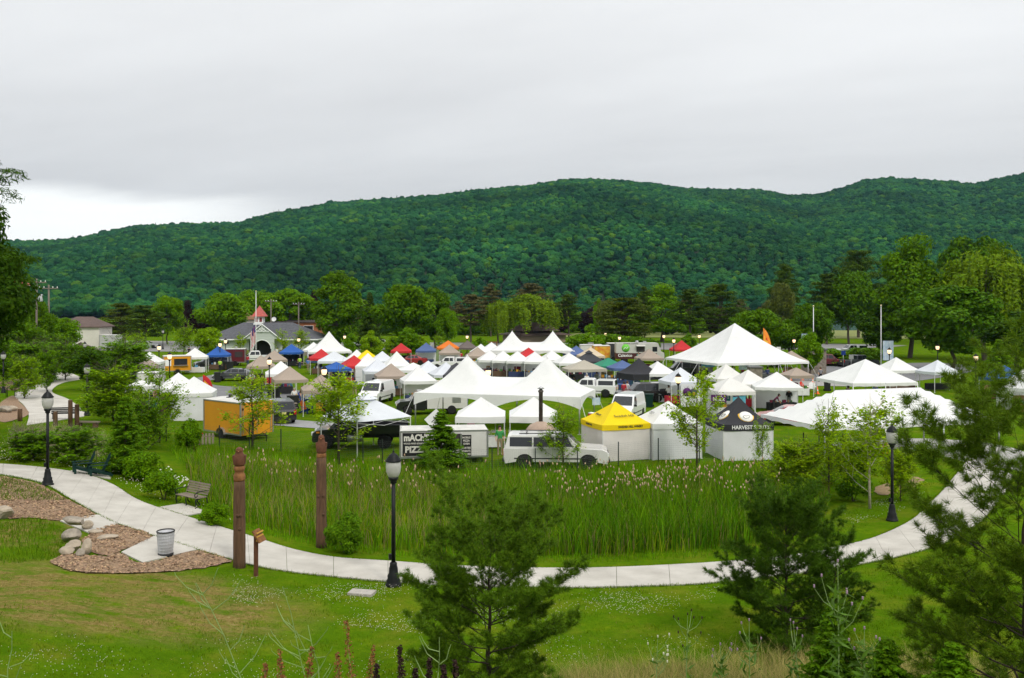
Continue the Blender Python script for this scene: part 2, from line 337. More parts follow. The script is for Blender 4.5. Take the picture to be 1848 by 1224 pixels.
def spire_crown(seed):
    rg = np.random.default_rng(seed); mb = MB(); n = 9
    for k in range(7):
        z0 = -.6 + k * .36; r = .62 * (1 - k / 7.6); vs = [(0, 0, z0 + .62)]
        for i in range(n * 2):
            t = PI * i / n + rg.uniform(-.1, .1); rr = r * (rg.uniform(.85, 1.2) if i % 2 else rg.uniform(.45, .7)); vs.append((rr * math.cos(t), rr * math.sin(t), z0 - (.12 if i % 2 else 0)))
        mb.add(vs, [(0, 1 + i, 1 + (i + 1) % (2 * n)) for i in range(2 * n)])
    return mb.mesh('far_spire')
def gn_scatter(name, pts, scl, protos, m, label, cat, idx=None):
    """one object that instances the crowns on its own points"""
    me = bpy.data.meshes.new(name); me.vertices.add(len(pts)); me.vertices.foreach_set('co', pts.astype(np.float32).ravel())
    at = me.attributes.new('scl', 'FLOAT', 'POINT'); at.data.foreach_set('value', scl.astype(np.float32))
    if idx is not None: me.attributes.new('idx', 'INT', 'POINT').data.foreach_set('value', idx.astype(np.int32))
    me.update()
    pc = bpy.data.collections.new(name + '_crowns')
    for p in protos: p.materials.append(m) if len(p.materials) == 0 else None; pc.objects.link(bpy.data.objects.new('crown', p))
    ng = bpy.data.node_groups.new(name, 'GeometryNodeTree'); ng.interface.new_socket('Geometry', in_out='INPUT', socket_type='NodeSocketGeometry'); ng.interface.new_socket('Geometry', in_out='OUTPUT', socket_type='NodeSocketGeometry')
    N = ng.nodes.new; L = ng.links.new; gi = N('NodeGroupInput'); go = N('NodeGroupOutput'); iop = N('GeometryNodeInstanceOnPoints'); ci = N('GeometryNodeCollectionInfo')
    ci.inputs['Collection'].default_value = pc; ci.inputs['Separate Children'].default_value = True; ci.inputs['Reset Children'].default_value = True
    iop.inputs['Pick Instance'].default_value = True
    rv = N('FunctionNodeRandomValue'); rv.data_type = 'FLOAT_VECTOR'; rv.inputs[0].default_value = (-.12, -.12, 0); rv.inputs[1].default_value = (.12, .12, 6.28)
    ri = N('FunctionNodeRandomValue'); ri.data_type = 'INT'; ri.inputs[4].default_value = 0; ri.inputs[5].default_value = len(protos) - 1; ri.inputs['Seed'].default_value = 5
    na = N('GeometryNodeInputNamedAttribute'); na.data_type = 'FLOAT'; na.inputs[0].default_value = 'scl'
    L(gi.outputs[0], iop.inputs['Points']); L(ci.outputs[0], iop.inputs['Instance']); L(rv.outputs[0], iop.inputs['Rotation']); (L(ri.outputs[2], iop.inputs['Instance Index']) if idx is None else None); L(na.outputs[0], iop.inputs['Scale']); L(iop.outputs[0], go.inputs[0])
    if idx is not None: nb = N('GeometryNodeInputNamedAttribute'); nb.data_type = 'INT'; nb.inputs[0].default_value = 'idx'; L(nb.outputs[0], iop.inputs['Instance Index'])
    o = link(name, me); md = o.modifiers.new('scatter', 'NODES'); md.node_group = ng
    return tag(o, label, cat, kind='stuff')
def forest_points(sp, y0, y1):
    pts = []; y = y0
    while y < y1:
        w = min(y * .66 + 40, 1800); n = int(2 * w / sp); xs = -w + (np.arange(n) + .5) * sp + RNG.uniform(-.45, .45, n) * sp; ys = y + RNG.uniform(-.5, .5, n) * sp; pts.append(np.stack([xs, ys], 1)); y += sp * .95
    p = np.concatenate(pts); return np.c_[p, zh(p[:, 0], p[:, 1])]
fp = forest_points(6.8, YB + 4, YR + 60)
def patch(x, y, s, ph): return np.sin(x * s + ph + 1.7 * np.sin(y * s * .7 + ph)) * np.sin(y * s * 1.2 + ph * 2 + 1.3 * np.sin(x * s * .6))
_pa = patch(fp[:, 0], fp[:, 1], .011, 1.) * .6 + patch(fp[:, 0], fp[:, 1], .031, 2.) * .4
fs = RNG.uniform(2.5, 4.7, len(fp)) * (1.08 + .25 * _pa) * np.where(RNG.random(len(fp)) < .10, 1.35, 1); _ri = np.clip((fp[:, 1] - YR + 260) / 300, 0, 1); fs *= 1 - .28 * _ri
FM = forest_mat(); _oc = [blob_crown(s, f) for s, f in ((1, .85), (2, 1.0), (3, .75), (4, .9), (5, .95), (6, .8))] + [spire_crown(8), spire_crown(9)]
_con = RNG.random(len(fp)) < np.clip(.02 + .16 * np.clip(-_pa - .15, 0, 1) + .10 * _ri, 0, .3); _ix = np.where(_con, RNG.integers(6, 8, len(fp)), RNG.integers(0, 6, len(fp))); fs[_con] *= .8
fp[:, 2] += fs * .55 + 1.4
gn_scatter('forest', fp, fs, _oc, FM, 'dense green forest covering the mountain behind the park', 'forest', _ix)
# nearer wood on the far shore, darker, at the mountain's foot
fp = forest_points(7.0, YB - 4, YB + 42); fp[:, 2] = -1; fs = RNG.uniform(4.2, 7.0, len(fp)); fp[:, 2] += fs * .9
gn_scatter('shore_wood', fp, fs, _oc[:6], FM, 'dark band of trees along the foot of the mountain', 'trees')
# ---------------------------------------------------------------- paths, beds, roads
CONC = mat('pale_concrete', (.37, .345, .305), .92, .13, .9, .35, 50, col2=(.51, .485, .435), island=.04)
def catmull(P, n):
    P = [Vector(p) for p in P]; P = [P[0] * 2 - P[1]] + P + [P[-1] * 2 - P[-2]]; out = []
    for i in range(1, len(P) - 2):
        a, b, c, d = P[i - 1:i + 3]
        for k in range(n):
            t = k / n; out.append(.5 * ((2 * b) + (c - a) * t + (2 * a - 5 * b + 4 * c - d) * t * t + (3 * b - a - 3 * c + d) * t ** 3))
    out.append(P[-2]); return out
def resample(P, m):
    d = [0.]
    for a, b in zip(P, P[1:]): d.append(d[-1] + (b - a).length)
    q = np.linspace(0, d[-1], m); arr = np.array([tuple(p) for p in P]); return np.stack([np.interp(q, d, arr[:, k]) for k in range(3)], 1)
def slab_mesh(A, B, top=.04, depth=.10, nv=4):
    """slab between two short edge polylines A, B (k points each), sides included"""
    k = len(A); mb = MB(); V = []
    for i in range(k):
        for j in range(nv + 1):
            p = A[i] * (1 - j / nv) + B[i] * j / nv; V.append((p[0], p[1], zg(p[0], p[1]) + top))
    w = nv + 1; F = [(i * w + j, (i + 1) * w + j, (i + 1) * w + j + 1, i * w + j + 1) for i in range(k - 1) for j in range(nv)]
    rim = [i * w for i in range(k)] + [(k - 1) * w + j for j in range(1, w)] + [i * w + nv for i in range(k - 2, -1, -1)] + [j for j in range(nv - 1, 0, -1)]
    o = len(V); V += [(V[r][0], V[r][1], V[r][2] - depth) for r in rim]; n = len(rim)
    F += [(rim[i], rim[(i + 1) % n], o + (i + 1) % n, o + i) for i in range(n)]
    return fixn(mb.add(V, F).mesh('slab'))
EDGES = []
def slab_path(name, up, lo, step=1.75):
    root = thing(name, None, None); tag(root, kind='structure')
    A = catmull([G(*p) for p in up], 6); B = catmull([G(*p) for p in lo], 6)
    L_ = sum((b - a).length for a, b in zip(B, B[1:])); n = max(2, int(L_ / step)); k = 5
    # keep stations paired: both edges are cut at equal parameter
    m = n * k + 1
    t = np.linspace(0, 1, m); arrA = np.array([tuple(p) for p in A]); arrB = np.array([tuple(p) for p in B])
    mid = (arrA + arrB) / 2; dd = np.r_[0, np.cumsum(np.linalg.norm(np.diff(mid, axis=0), axis=1))]; q = t * dd[-1]
    RA = np.stack([np.interp(q, dd, arrA[:, c]) for c in range(3)], 1); RB = np.stack([np.interp(q, dd, arrB[:, c]) for c in range(3)], 1)
    EDGES.append((RA, RB))
    for s in range(n):
        a = RA[s * k:s * k + k + 1].copy(); b = RB[s * k:s * k + k + 1].copy(); g = .007
        for E in (a, b):
            d0 = E[1] - E[0]; d1 = E[-1] - E[-2]; E[0] += d0 / (np.linalg.norm(d0) + 1e-9) * g; E[-1] -= d1 / (np.linalg.norm(d1) + 1e-9) * g
        link('slab', slab_mesh(a, b), CONC, root)
    return root
PATH = slab_path('footpath',
    [(-60, 836), (0, 838), (90, 846), (158, 858), (205, 876), (243, 900), (285, 917), (340, 934), (421, 959), (470, 974), (531, 993), (605, 1007), (703, 1014), (820, 1022), (950, 1026), (1080, 1026), (1240, 1019), (1341, 1012), (1450, 999), (1555, 978), (1610, 958), (1650, 936), (1672, 914), (1695, 893), (1713, 872), (1733, 848), (1748, 828)],
    [(-60, 850), (0, 857), (73, 872), (128, 902), (178, 930), (213, 946), (260, 962), (310, 978), (418, 1011), (478, 1026), (531, 1034), (605, 1042), (703, 1051), (820, 1058), (950, 1061), (1080, 1061), (1240, 1056), (1294, 1052), (1420, 1038), (1566, 1017), (1640, 1001), (1700, 983), (1740, 962), (1773, 940), (1797, 912), (1818, 884), (1828, 858)])
def pad(pts, top=.04):
    A = [np.array(G(*p)) for p in pts]; a = np.array([A[0], A[1]]); b = np.array([A[3], A[2]])
    link('slab', slab_mesh(a, b, top), CONC, PATH)
pad([(120, 852), (200, 866), (196, 858), (150, 846)], .038)          # under the green chairs
pad([(284, 917), (336, 932), (376, 925), (330, 910)], .038)          # under the bench
pad([(280, 968), (357, 993), (258, 1017), (219, 998)], .038)         # under the litter basket
pad([(178, 930), (214, 947), (160, 963), (108, 941)], .038)          # spur to the rocks
path2 = slab_path('upper_footpath', [(152, 752), (150, 742), (125, 722), (95, 709), (100, 698), (118, 690), (146, 684), (128, 674), (104, 669), (70, 666), (40, 662)],
                  [(48, 768), (52, 750), (44, 733), (26, 714), (40, 702), (72, 694), (92, 687), (98, 681), (84, 674), (60, 670), (34, 667)], 2.4)
path3 = slab_path('far_footpath', [(70, 656), (95, 649), (110, 634), (140, 629), (165, 625)], [(76, 660), (104, 652), (118, 637), (148, 632), (170, 628)], 3)
def drape(name, poly, m, off=.02, res=.5, rough=0., px=True, kind='structure', edge=0.):
    P = [G(*p) if px else Vector((p[0], p[1], 0)) for p in poly]; P2 = catmull(P + [P[0]], 5)[:-1] if edge >= 0 else P
    pts = [Vector((p.x + random.uniform(-1, 1) * abs(edge), p.y + random.uniform(-1, 1) * abs(edge))) for p in P2]; n = len(pts)
    xs = [p.x for p in pts]; ys = [p.y for p in pts]; x = min(xs)
    while x < max(xs):
        y = min(ys)
        while y < max(ys): pts.append(Vector((x + random.uniform(-.3, .3) * res, y + random.uniform(-.3, .3) * res))); y += res
        x += res
    vo, _, fo, *_r = delaunay_2d_cdt(pts, [], [list(range(n))], 1, 1e-5)
    xy = np.array([tuple(v) for v in vo]); z = zt(xy[:, 0], xy[:, 1]) + off + (RNG.random(len(xy)) * rough)
    me = bpy.data.meshes.new(name); me.from_pydata(np.c_[xy, z].tolist(), [], [tuple(f) for f in fo]); fixn(me); me.polygons.foreach_set('use_smooth', [True] * len(me.polygons))
    o = link(name, me, m); tag(o, kind=kind); return o, P2
MULCH = mat('wood_mulch', (.13, .075, .042), .95, .5, 14, .9, 40, col2=(.34, .235, .15))
def inside(xy, poly):
    x, y = xy[:, 0], xy[:, 1]; r = np.zeros(len(xy), bool); j = len(poly) - 1
    for i in range(len(poly)):
        xi, yi, xj, yj = poly[i][0], poly[i][1], poly[j][0], poly[j][1]
        with np.errstate(divide='ignore', invalid='ignore'): r ^= ((yi > y) != (yj > y)) & (x < (xj - xi) * (y - yi) / (yj - yi) + xi)
        j = i
    return r
def sample_poly(poly, dens):
    P = np.array([(p[0], p[1]) for p in poly]); lo = P.min(0); hi = P.max(0); n = int((hi - lo).prod() * dens); q = lo + RNG.random((n, 2)) * (hi - lo); return q[inside(q, P)]
def chips(poly, dens, name, label, m):
    q = sample_poly(poly, dens); n = len(q); z = zt(q[:, 0], q[:, 1]) + .035; a = RNG.uniform(0, 6.28, n); l = RNG.uniform(.02, .06, n); w = RNG.uniform(.008, .02, n); t = RNG.uniform(-.02, .03, n)
    d = np.stack([np.cos(a), np.sin(a)], 1); e = np.stack([-d[:, 1], d[:, 0]], 1)
    V = np.stack([np.c_[q + d * l[:, None] + e * w[:, None], z + t], np.c_[q - d * l[:, None] + e * w[:, None], z - t * .3], np.c_[q - d * l[:, None] - e * w[:, None], z - t * .3 + .012], np.c_[q + d * l[:, None] - e * w[:, None], z + t + .012]], 1).reshape(-1, 3)
    tag(link(name, np_mesh(name, V, np.arange(4 * n).reshape(-1, 4)), m), label, 'wood chips', kind='stuff')
CHIP = mat('wood_chip', (.30, .195, .115), .9, island=.55, hue=.015)
_beds = [[(0, 860), (66, 874), (120, 902), (172, 931), (118, 941), (60, 936), (0, 930)],
         [(206, 946), (275, 968), (222, 994), (190, 1004), (150, 985), (165, 962)],
         [(88, 1016), (120, 1002), (190, 1006), (218, 1000), (258, 1018), (356, 996), (414, 1012), (400, 1020), (340, 1030), (250, 1036), (140, 1034)],
         [(0, 728), (24, 715), (44, 736), (50, 750), (0, 762)], [(0, 700), (24, 705), (60, 692), (90, 688), (80, 681), (40, 684), (0, 690)]]
for k, bd in enumerate(_beds):
    o, pl = drape('mulch_bed', bd, MULCH, .022, .3, .03, edge=.06)
    if k < 3: chips(pl, 220, 'wood_chips', ['loose wood chips on the upper mulch bed beside the lamp post', 'loose wood chips between the rocks and the litter basket pad', 'loose wood chips along the bottom mulch bed'][k], CHIP)
ASPH = mat('worn_asphalt', (.16, .16, .165), .95, .2, .7, .3, 30)
drape('park_road', [(300, 692), (330, 687), (362, 681), (392, 676), (398, 682), (372, 690), (400, 697), (470, 700), (560, 708), (560, 722), (480, 722), (380, 716), (320, 704)], ASPH, .03, 3, 0, edge=.0)
drape('gravel_drive', [(470, 750), (520, 757), (600, 764), (700, 772), (700, 786), (600, 776), (520, 770), (470, 764)], mat('pale_gravel', (.27, .27, .275), .95, .15, 3, .5, 60), .03, 1.5, 0)
drape('car_park', [(1440, 668), (1500, 661), (1700, 655), (1760, 668), (1640, 690), (1560, 690), (1480, 686), (1440, 690), (1420, 680)], ASPH, .03, 4, 0)
drape('far_car_park', [(-260, 165), (-60, 165), (-20, 178), (60, 178), (60, 205), (-260, 205)], mat('pale_asphalt', (.21, .205, .20), .95, .15, .3), .05, 8, 0, px=False, edge=-0.)
drape('right_path', [(1390, 690), (1480, 688), (1560, 692), (1560, 698), (1480, 697), (1400, 700)], mat('pale_path', (.30, .29, .27), .95, .15, 1.), .035, 2, 0)
drape('far_meadow', [(10, 245), (120, 235), (150, 300), (40, 300)], mat('dry_meadow', (.17, .19, .05), .95, .25, .2), .12, 8, 0, px=False, edge=-0.)
drape('drive_by_pine', [(1500, 800), (1640, 792), (1780, 800), (1860, 822), (1860, 850), (1760, 838), (1640, 812), (1520, 812)], mat('pale_drive', (.33, .32, .30), .95, .2, 1.5), .03, 1.2, 0)
drape('bare_patch', [(1585, 878), (1640, 862), (1668, 868), (1640, 884), (1600, 894), (1580, 890)], mat('bare_soil', (.24, .17, .09), .95, .3, 6, .5), .02, .3, .02, edge=.08)
# ================================================================== VEGETATION
def unit(v): return v / (np.linalg.norm(v, axis=-1, keepdims=True) + 1e-9)
def leaf_cards(C, Nn, size, rg, aspect=.62, curl=.12):
    """diamond shaped leaves (two bent triangles each) at C facing roughly Nn"""
    n = len(C); Nn = unit(Nn + rg.normal(size=(n, 3)) * .55); t = unit(np.cross(Nn, rg.normal(size=(n, 3)))); b = np.cross(Nn, t); s = (size * rg.uniform(.6, 1.35, n))[:, None]
    V = np.stack([C - t * s, C + b * s * aspect + Nn * s * curl, C + t * s, C - b * s * aspect + Nn * s * curl], 1).reshape(-1, 3); i = np.arange(n) * 4
    return V, np.concatenate([np.stack([i, i + 1, i + 2], 1), np.stack([i, i + 2, i + 3], 1)])
def clump_leaves(cent, rad, per, size, rg, up=.35, flat=1., aspect=.62):
    K = len(cent); d = unit(rg.normal(size=(K * per, 3)) + np.array([0, 0, up])); r = np.repeat(rad, per) * rg.uniform(.35, 1.0, K * per) ** .6
    off = d * r[:, None]; off[:, 2] *= flat; return leaf_cards(np.repeat(cent, per, 0) + off, d + np.array([0, 0, .4]), size, rg, aspect)
def limbs(mb, base_r, H, tips, rg, lean=(0, 0), fork=.35, n=7, wig=.02):
    """tapered trunk with limbs that reach for the given points"""
    top = max(H * .82, 1e-3); k = 6
    pts = [Vector((lean[0] * (i / k) ** 2 + rg.normal() * H * wig * (i > 0), lean[1] * (i / k) ** 2 + rg.normal() * H * wig * (i > 0), top * i / k)) for i in range(k + 1)]
    mb.tube([Vector((0, 0, -.25))] + pts, [base_r * 1.35] + [base_r * (1 - .86 * i / k) for i in range(k + 1)], n)
    for t in tips:
        t = Vector(t); f = max(fork * .7, min(.9, (t.z / top) * .62 + rg.uniform(-.08, .05))); j = min(int(f * k), k - 1); a = pts[j].lerp(pts[j + 1], f * k - j); r = base_r * (1 - .86 * f) * .55
        m = a.lerp(t, .5) + Vector((rg.normal() * .03 * H, rg.normal() * .03 * H, .03 * H)); mb.tube([a, m, t], [r, r * .6, r * .18], 5, False)
def proto_tree(kind, seed, H, Wd):
    fine = kind.endswith('_fine'); kind = kind.replace('_fine', '')
    rg = np.random.default_rng(seed); mb = MB(); w = Wd / 2
    if kind in ('round', 'tall', 'oval'):
        K = {'round': 64, 'tall': 70, 'oval': 60}[kind]; low = {'round': .20, 'tall': .10, 'oval': .16}[kind]
        d = unit(rg.normal(size=(K, 3))); rr = rg.uniform(.35, 1, K) ** .45
        hz = {'round': 1., 'tall': .9, 'oval': 1.}[kind]
        cz = H * (low + (1 - low) / 2); hh = H * (1 - low) / 2 * .88
        taper = np.where(d[:, 2] > 0, 1 - .22 * d[:, 2] ** 2, 1 - .10 * d[:, 2] ** 2)
        cent = np.stack([d[:, 0] * w * .84 * rr * taper, d[:, 1] * w * .84 * rr * taper, cz + d[:, 2] * hh * rr], 1) + rg.normal(size=(K, 3)) * np.array([w, w, hh]) * .05
        rad = rg.uniform(.19, .36, K) * w * (1.0 if kind == 'round' else 1.15)
        per = 900 if fine else 190; V, F = clump_leaves(cent, rad, per, (.0095 if fine else .0215) * H if kind != 'tall' else .016 * H, rg, flat=.8)
        limbs(mb, H * .022, H, cent[::5], rg)
    elif kind == 'willow':
        K = 46; a = rg.uniform(0, 6.28, K); q = np.sqrt(rg.random(K)); cx, cy = np.cos(a) * q * w * .8, np.sin(a) * q * w * .8; top = H * (.97 - .33 * q ** 2)
        cs = []; ns = []
        for i in range(K):
            for s in range(24):
                ox, oy = rg.normal(0, w * .10, 2); L_ = H * rg.uniform(.16, .46); m = int(9 + L_); t = np.linspace(0, 1, m); out = .12 * w * t * (1 - .4 * t)
                cs.append(np.stack([cx[i] + ox + np.cos(a[i]) * out + rg.normal(0, .1, m), cy[i] + oy + np.sin(a[i]) * out + rg.normal(0, .1, m), top[i] - t * L_ + rg.normal(0, .12, m)], 1)); ns.append(np.tile([np.cos(a[i]), np.sin(a[i]), .8], (m, 1)))
        C = np.concatenate(cs); V, F = leaf_cards(C, np.concatenate(ns), .0205 * H, rg, .4); limbs(mb, H * .03, H, np.stack([cx, cy, top * .92], 1)[::4], rg)
    elif kind in ('pine', 'redpine'):
        cs, rs = [], []; lo = .22 if kind == 'pine' else .38; z = lo
        while z < .99:
            r0 = w * (min(1, (1 - z) / .45) ** .6 * .95 + .06) * (.65 + .35 * min(1, (z - lo) / .25))
            for b in range(rg.integers(4, 7)):
                a = rg.uniform(0, 6.28); L_ = r0 * rg.uniform(.55, 1.1)
                for s in (.45, .75, 1.0):
                    cs.append((np.cos(a) * L_ * s + rg.normal(0, .04 * w), np.sin(a) * L_ * s + rg.normal(0, .04 * w), H * (z + .05 * s - .02 * s * s) + rg.normal(0, .008 * H))); rs.append(w * rg.uniform(.13, .24))
            z += rg.uniform(.04, .075)
        C = np.array(cs); V, F = clump_leaves(C, np.array(rs), 260 if fine else 44, (.0075 if fine else .021) * H, rg, up=.7, flat=.42, aspect=.18 if fine else .28); limbs(mb, H * .018, H * 1.18, C[::7], rg, fork=.5, wig=.006)
    elif kind == 'spruce':
        cs, rs = [], []; z = .05
        while z < .985:
            r0 = w * (1 - z) ** .85
            for b in range(9):
                a = rg.uniform(0, 6.28); L_ = r0 * rg.uniform(.7, 1.1)
                for s in (.35, .7, 1.0): cs.append((np.cos(a) * L_ * s, np.sin(a) * L_ * s, H * z - .10 * L_ * s + rg.normal(0, .006 * H))); rs.append(max(.1 * w, .26 * w * (1 - z)))
            z += .042
        C = np.array(cs); V, F = clump_leaves(C, np.array(rs), 22, .02 * H, rg, up=.2, flat=.5, aspect=.3); mb.tube([(0, 0, -.2), (0, 0, H * .5), (0, 0, H * .97)], [H * .02, H * .012, .01], 6)
    elif kind in ('sapling', 'feather'):      # airy young tree, ascending twigs
        tw = []; nb = 26 if kind == 'sapling' else 62
        for b in range(nb):
            f = rg.uniform(.14 if kind == 'sapling' else .02, .93); a = rg.uniform(0, 6.28); L_ = w * (1.25 - .75 * f) * rg.uniform(.6, 1.15); z0 = f * H * .93
            tip = Vector((math.cos(a) * L_, math.sin(a) * L_, min(H, z0 + L_ * rg.uniform(.7, 1.3)))); mid = Vector((math.cos(a) * L_ * .5, math.sin(a) * L_ * .5, z0 + (tip.z - z0) * .38)); p0 = Vector((0, 0, z0))
            mb.tube([p0, mid, tip], [.016, .010, .004], 4, False); tw.append((p0, mid, tip))
            for q in range(3):
                s = rg.uniform(.35, .9); c = p0.lerp(mid, s * 2) if s < .5 else mid.lerp(tip, s * 2 - 1); e = c + Vector((rg.normal() * .22 * w, rg.normal() * .22 * w, abs(rg.normal()) * .3 * w)); mb.tube([c, e], [.007, .003], 3, False); tw.append((c, c.lerp(e, .5), e))
        mb.tube([(0, 0, -.2), (.03, .02, H * .3), (-.03, 0, H * .65), (0, 0, H * .98)], [.055, .04, .022, .006], 6)
        cs = []
        for p0, mid, tip in tw:
            m = 34
            for t in rg.uniform(.1, 1.05, m): c = (p0.lerp(mid, min(t * 2, 1)) if t < .5 else mid.lerp(tip, t * 2 - 1)); cs.append(tuple(c + Vector(rg.normal(0, .075, 3))))
        C = np.array(cs); V, F = leaf_cards(C, np.tile([0, -.2, 1.], (len(C), 1)), .060 if kind == 'sapling' else .080, rg, .6)
    elif kind == 'bush':
        K = 30; d = unit(rg.normal(size=(K, 3)) + np.array([0, 0, .3])); rr = rg.uniform(.3, 1, K) ** .5
        cent = np.stack([d[:, 0] * w * .75 * rr, d[:, 1] * w * .75 * rr, H * .45 + d[:, 2] * H * .36 * rr], 1); V, F = clump_leaves(cent, rg.uniform(.2, .36, K) * w, 260, .033 * (H + 1) ** .6, rg, flat=.85)
        for k in range(5): a = rg.uniform(0, 6.28); mb.tube([(0, 0, -.1), (math.cos(a) * w * .25, math.sin(a) * w * .25, H * .35), (math.cos(a) * w * .5, math.sin(a) * w * .5, H * .75)], [.03, .02, .006], 4, False)
    zmax = V[:, 2].max(); V[:, :2] *= Wd / max(np.percentile(np.abs(V[:, :2]), 99) * 2, .01); V[:, 2] = np.maximum(V[:, 2] * H / zmax, .01)
    me = np_mesh('crown', V, F); tm = mb.mesh('trunk'); fixn(tm); return tm, me, H, Wd
_PD = {'round': (11, 10), 'tall': (15, 9), 'oval': (12, 8), 'willow': (12, 12), 'pine': (15, 10), 'redpine': (16, 8), 'spruce': (12, 6), 'sapling': (4.6, 2.6), 'feather': (4.6, 3.2), 'bush': (1.8, 2.4)}
PROTO = {}
def deep(c): return (c[0] * .80, c[1] * .97, c[2] * .30) if c[1] > c[0] * 1.04 else c      # living green: hardly any blue in it
def leafm(name, c, isl=.28, tr=.28, hue=.012):
    c = deep(c); return mat('leaves_' + name, c, .62, .22, .9, island=isl, trans=tr, hue=hue, spec=.04)
LV = {'maple': leafm('maple', (.115, .200, .012), tr=.32), 'bright': leafm('bright', (.155, .265, .012), tr=.34), 'lime': leafm('lime', (.26, .36, .016), tr=.4), 'dark': leafm('dark', (.060, .112, .014)), 'conifer': leafm('conifer', (.064, .098, .024), tr=.16),
      'olive': leafm('olive', (.088, .102, .026), tr=.15), 'willow': leafm('willow', (.175, .235, .022)), 'purple': leafm('purple', (.026, .013, .013), tr=.12), 'spring': leafm('spring', (.34, .42, .016), tr=.4), 'mid': leafm('mid', (.085, .160, .014)), 'brown': leafm('brown', (.105, .098, .034), tr=.15), 'shrub': leafm('shrub', (.125, .220, .018)), 'grey': leafm('grey', (.12, .125, .062), tr=.15)}
BARK = mat('grey_bark', (.075, .058, .042), .95, .35, 5, .6, 20, stretch=(3, 3, .6)); BIRCH = mat('birch_bark', (.42, .36, .29), .9, .35, 4, .3, 10, stretch=(1, 1, 4))
def tree(name, label, px, Y, top, wpx, kind, col, seed=0, cat='tree', group=None, bark=None, base=None):
    """px: column, Y: distance, top: row of the tip, wpx: crown width in photo pixels"""
    key = (kind, seed)
    if key not in PROTO:
        h, w = _PD[kind.replace('_fine', '')]; PROTO[key] = proto_tree(kind, 100 + seed * 17 + len(kind), h, w)
    tm, cm, h, w = PROTO[key]; p = AT(px, Y) if base is None else base; H = ZPX(top, p.y) - p.z; Wd = wpx * p.y / FOC
    t = thing(name, label, cat, p, random.uniform(0, 6.28), group); t.scale = (Wd / w, Wd / w, H / h)
    for nm, me, m in (('trunk', tm, bark or BARK), ('crown', cm, LV[col])):
        o = link(nm, me, None, t)
        if len(me.materials) == 0: me.materials.append(m)
        o.material_slots[0].link = 'OBJECT'; o.material_slots[0].material = m
    return t
BR = 'row of trees behind the market'
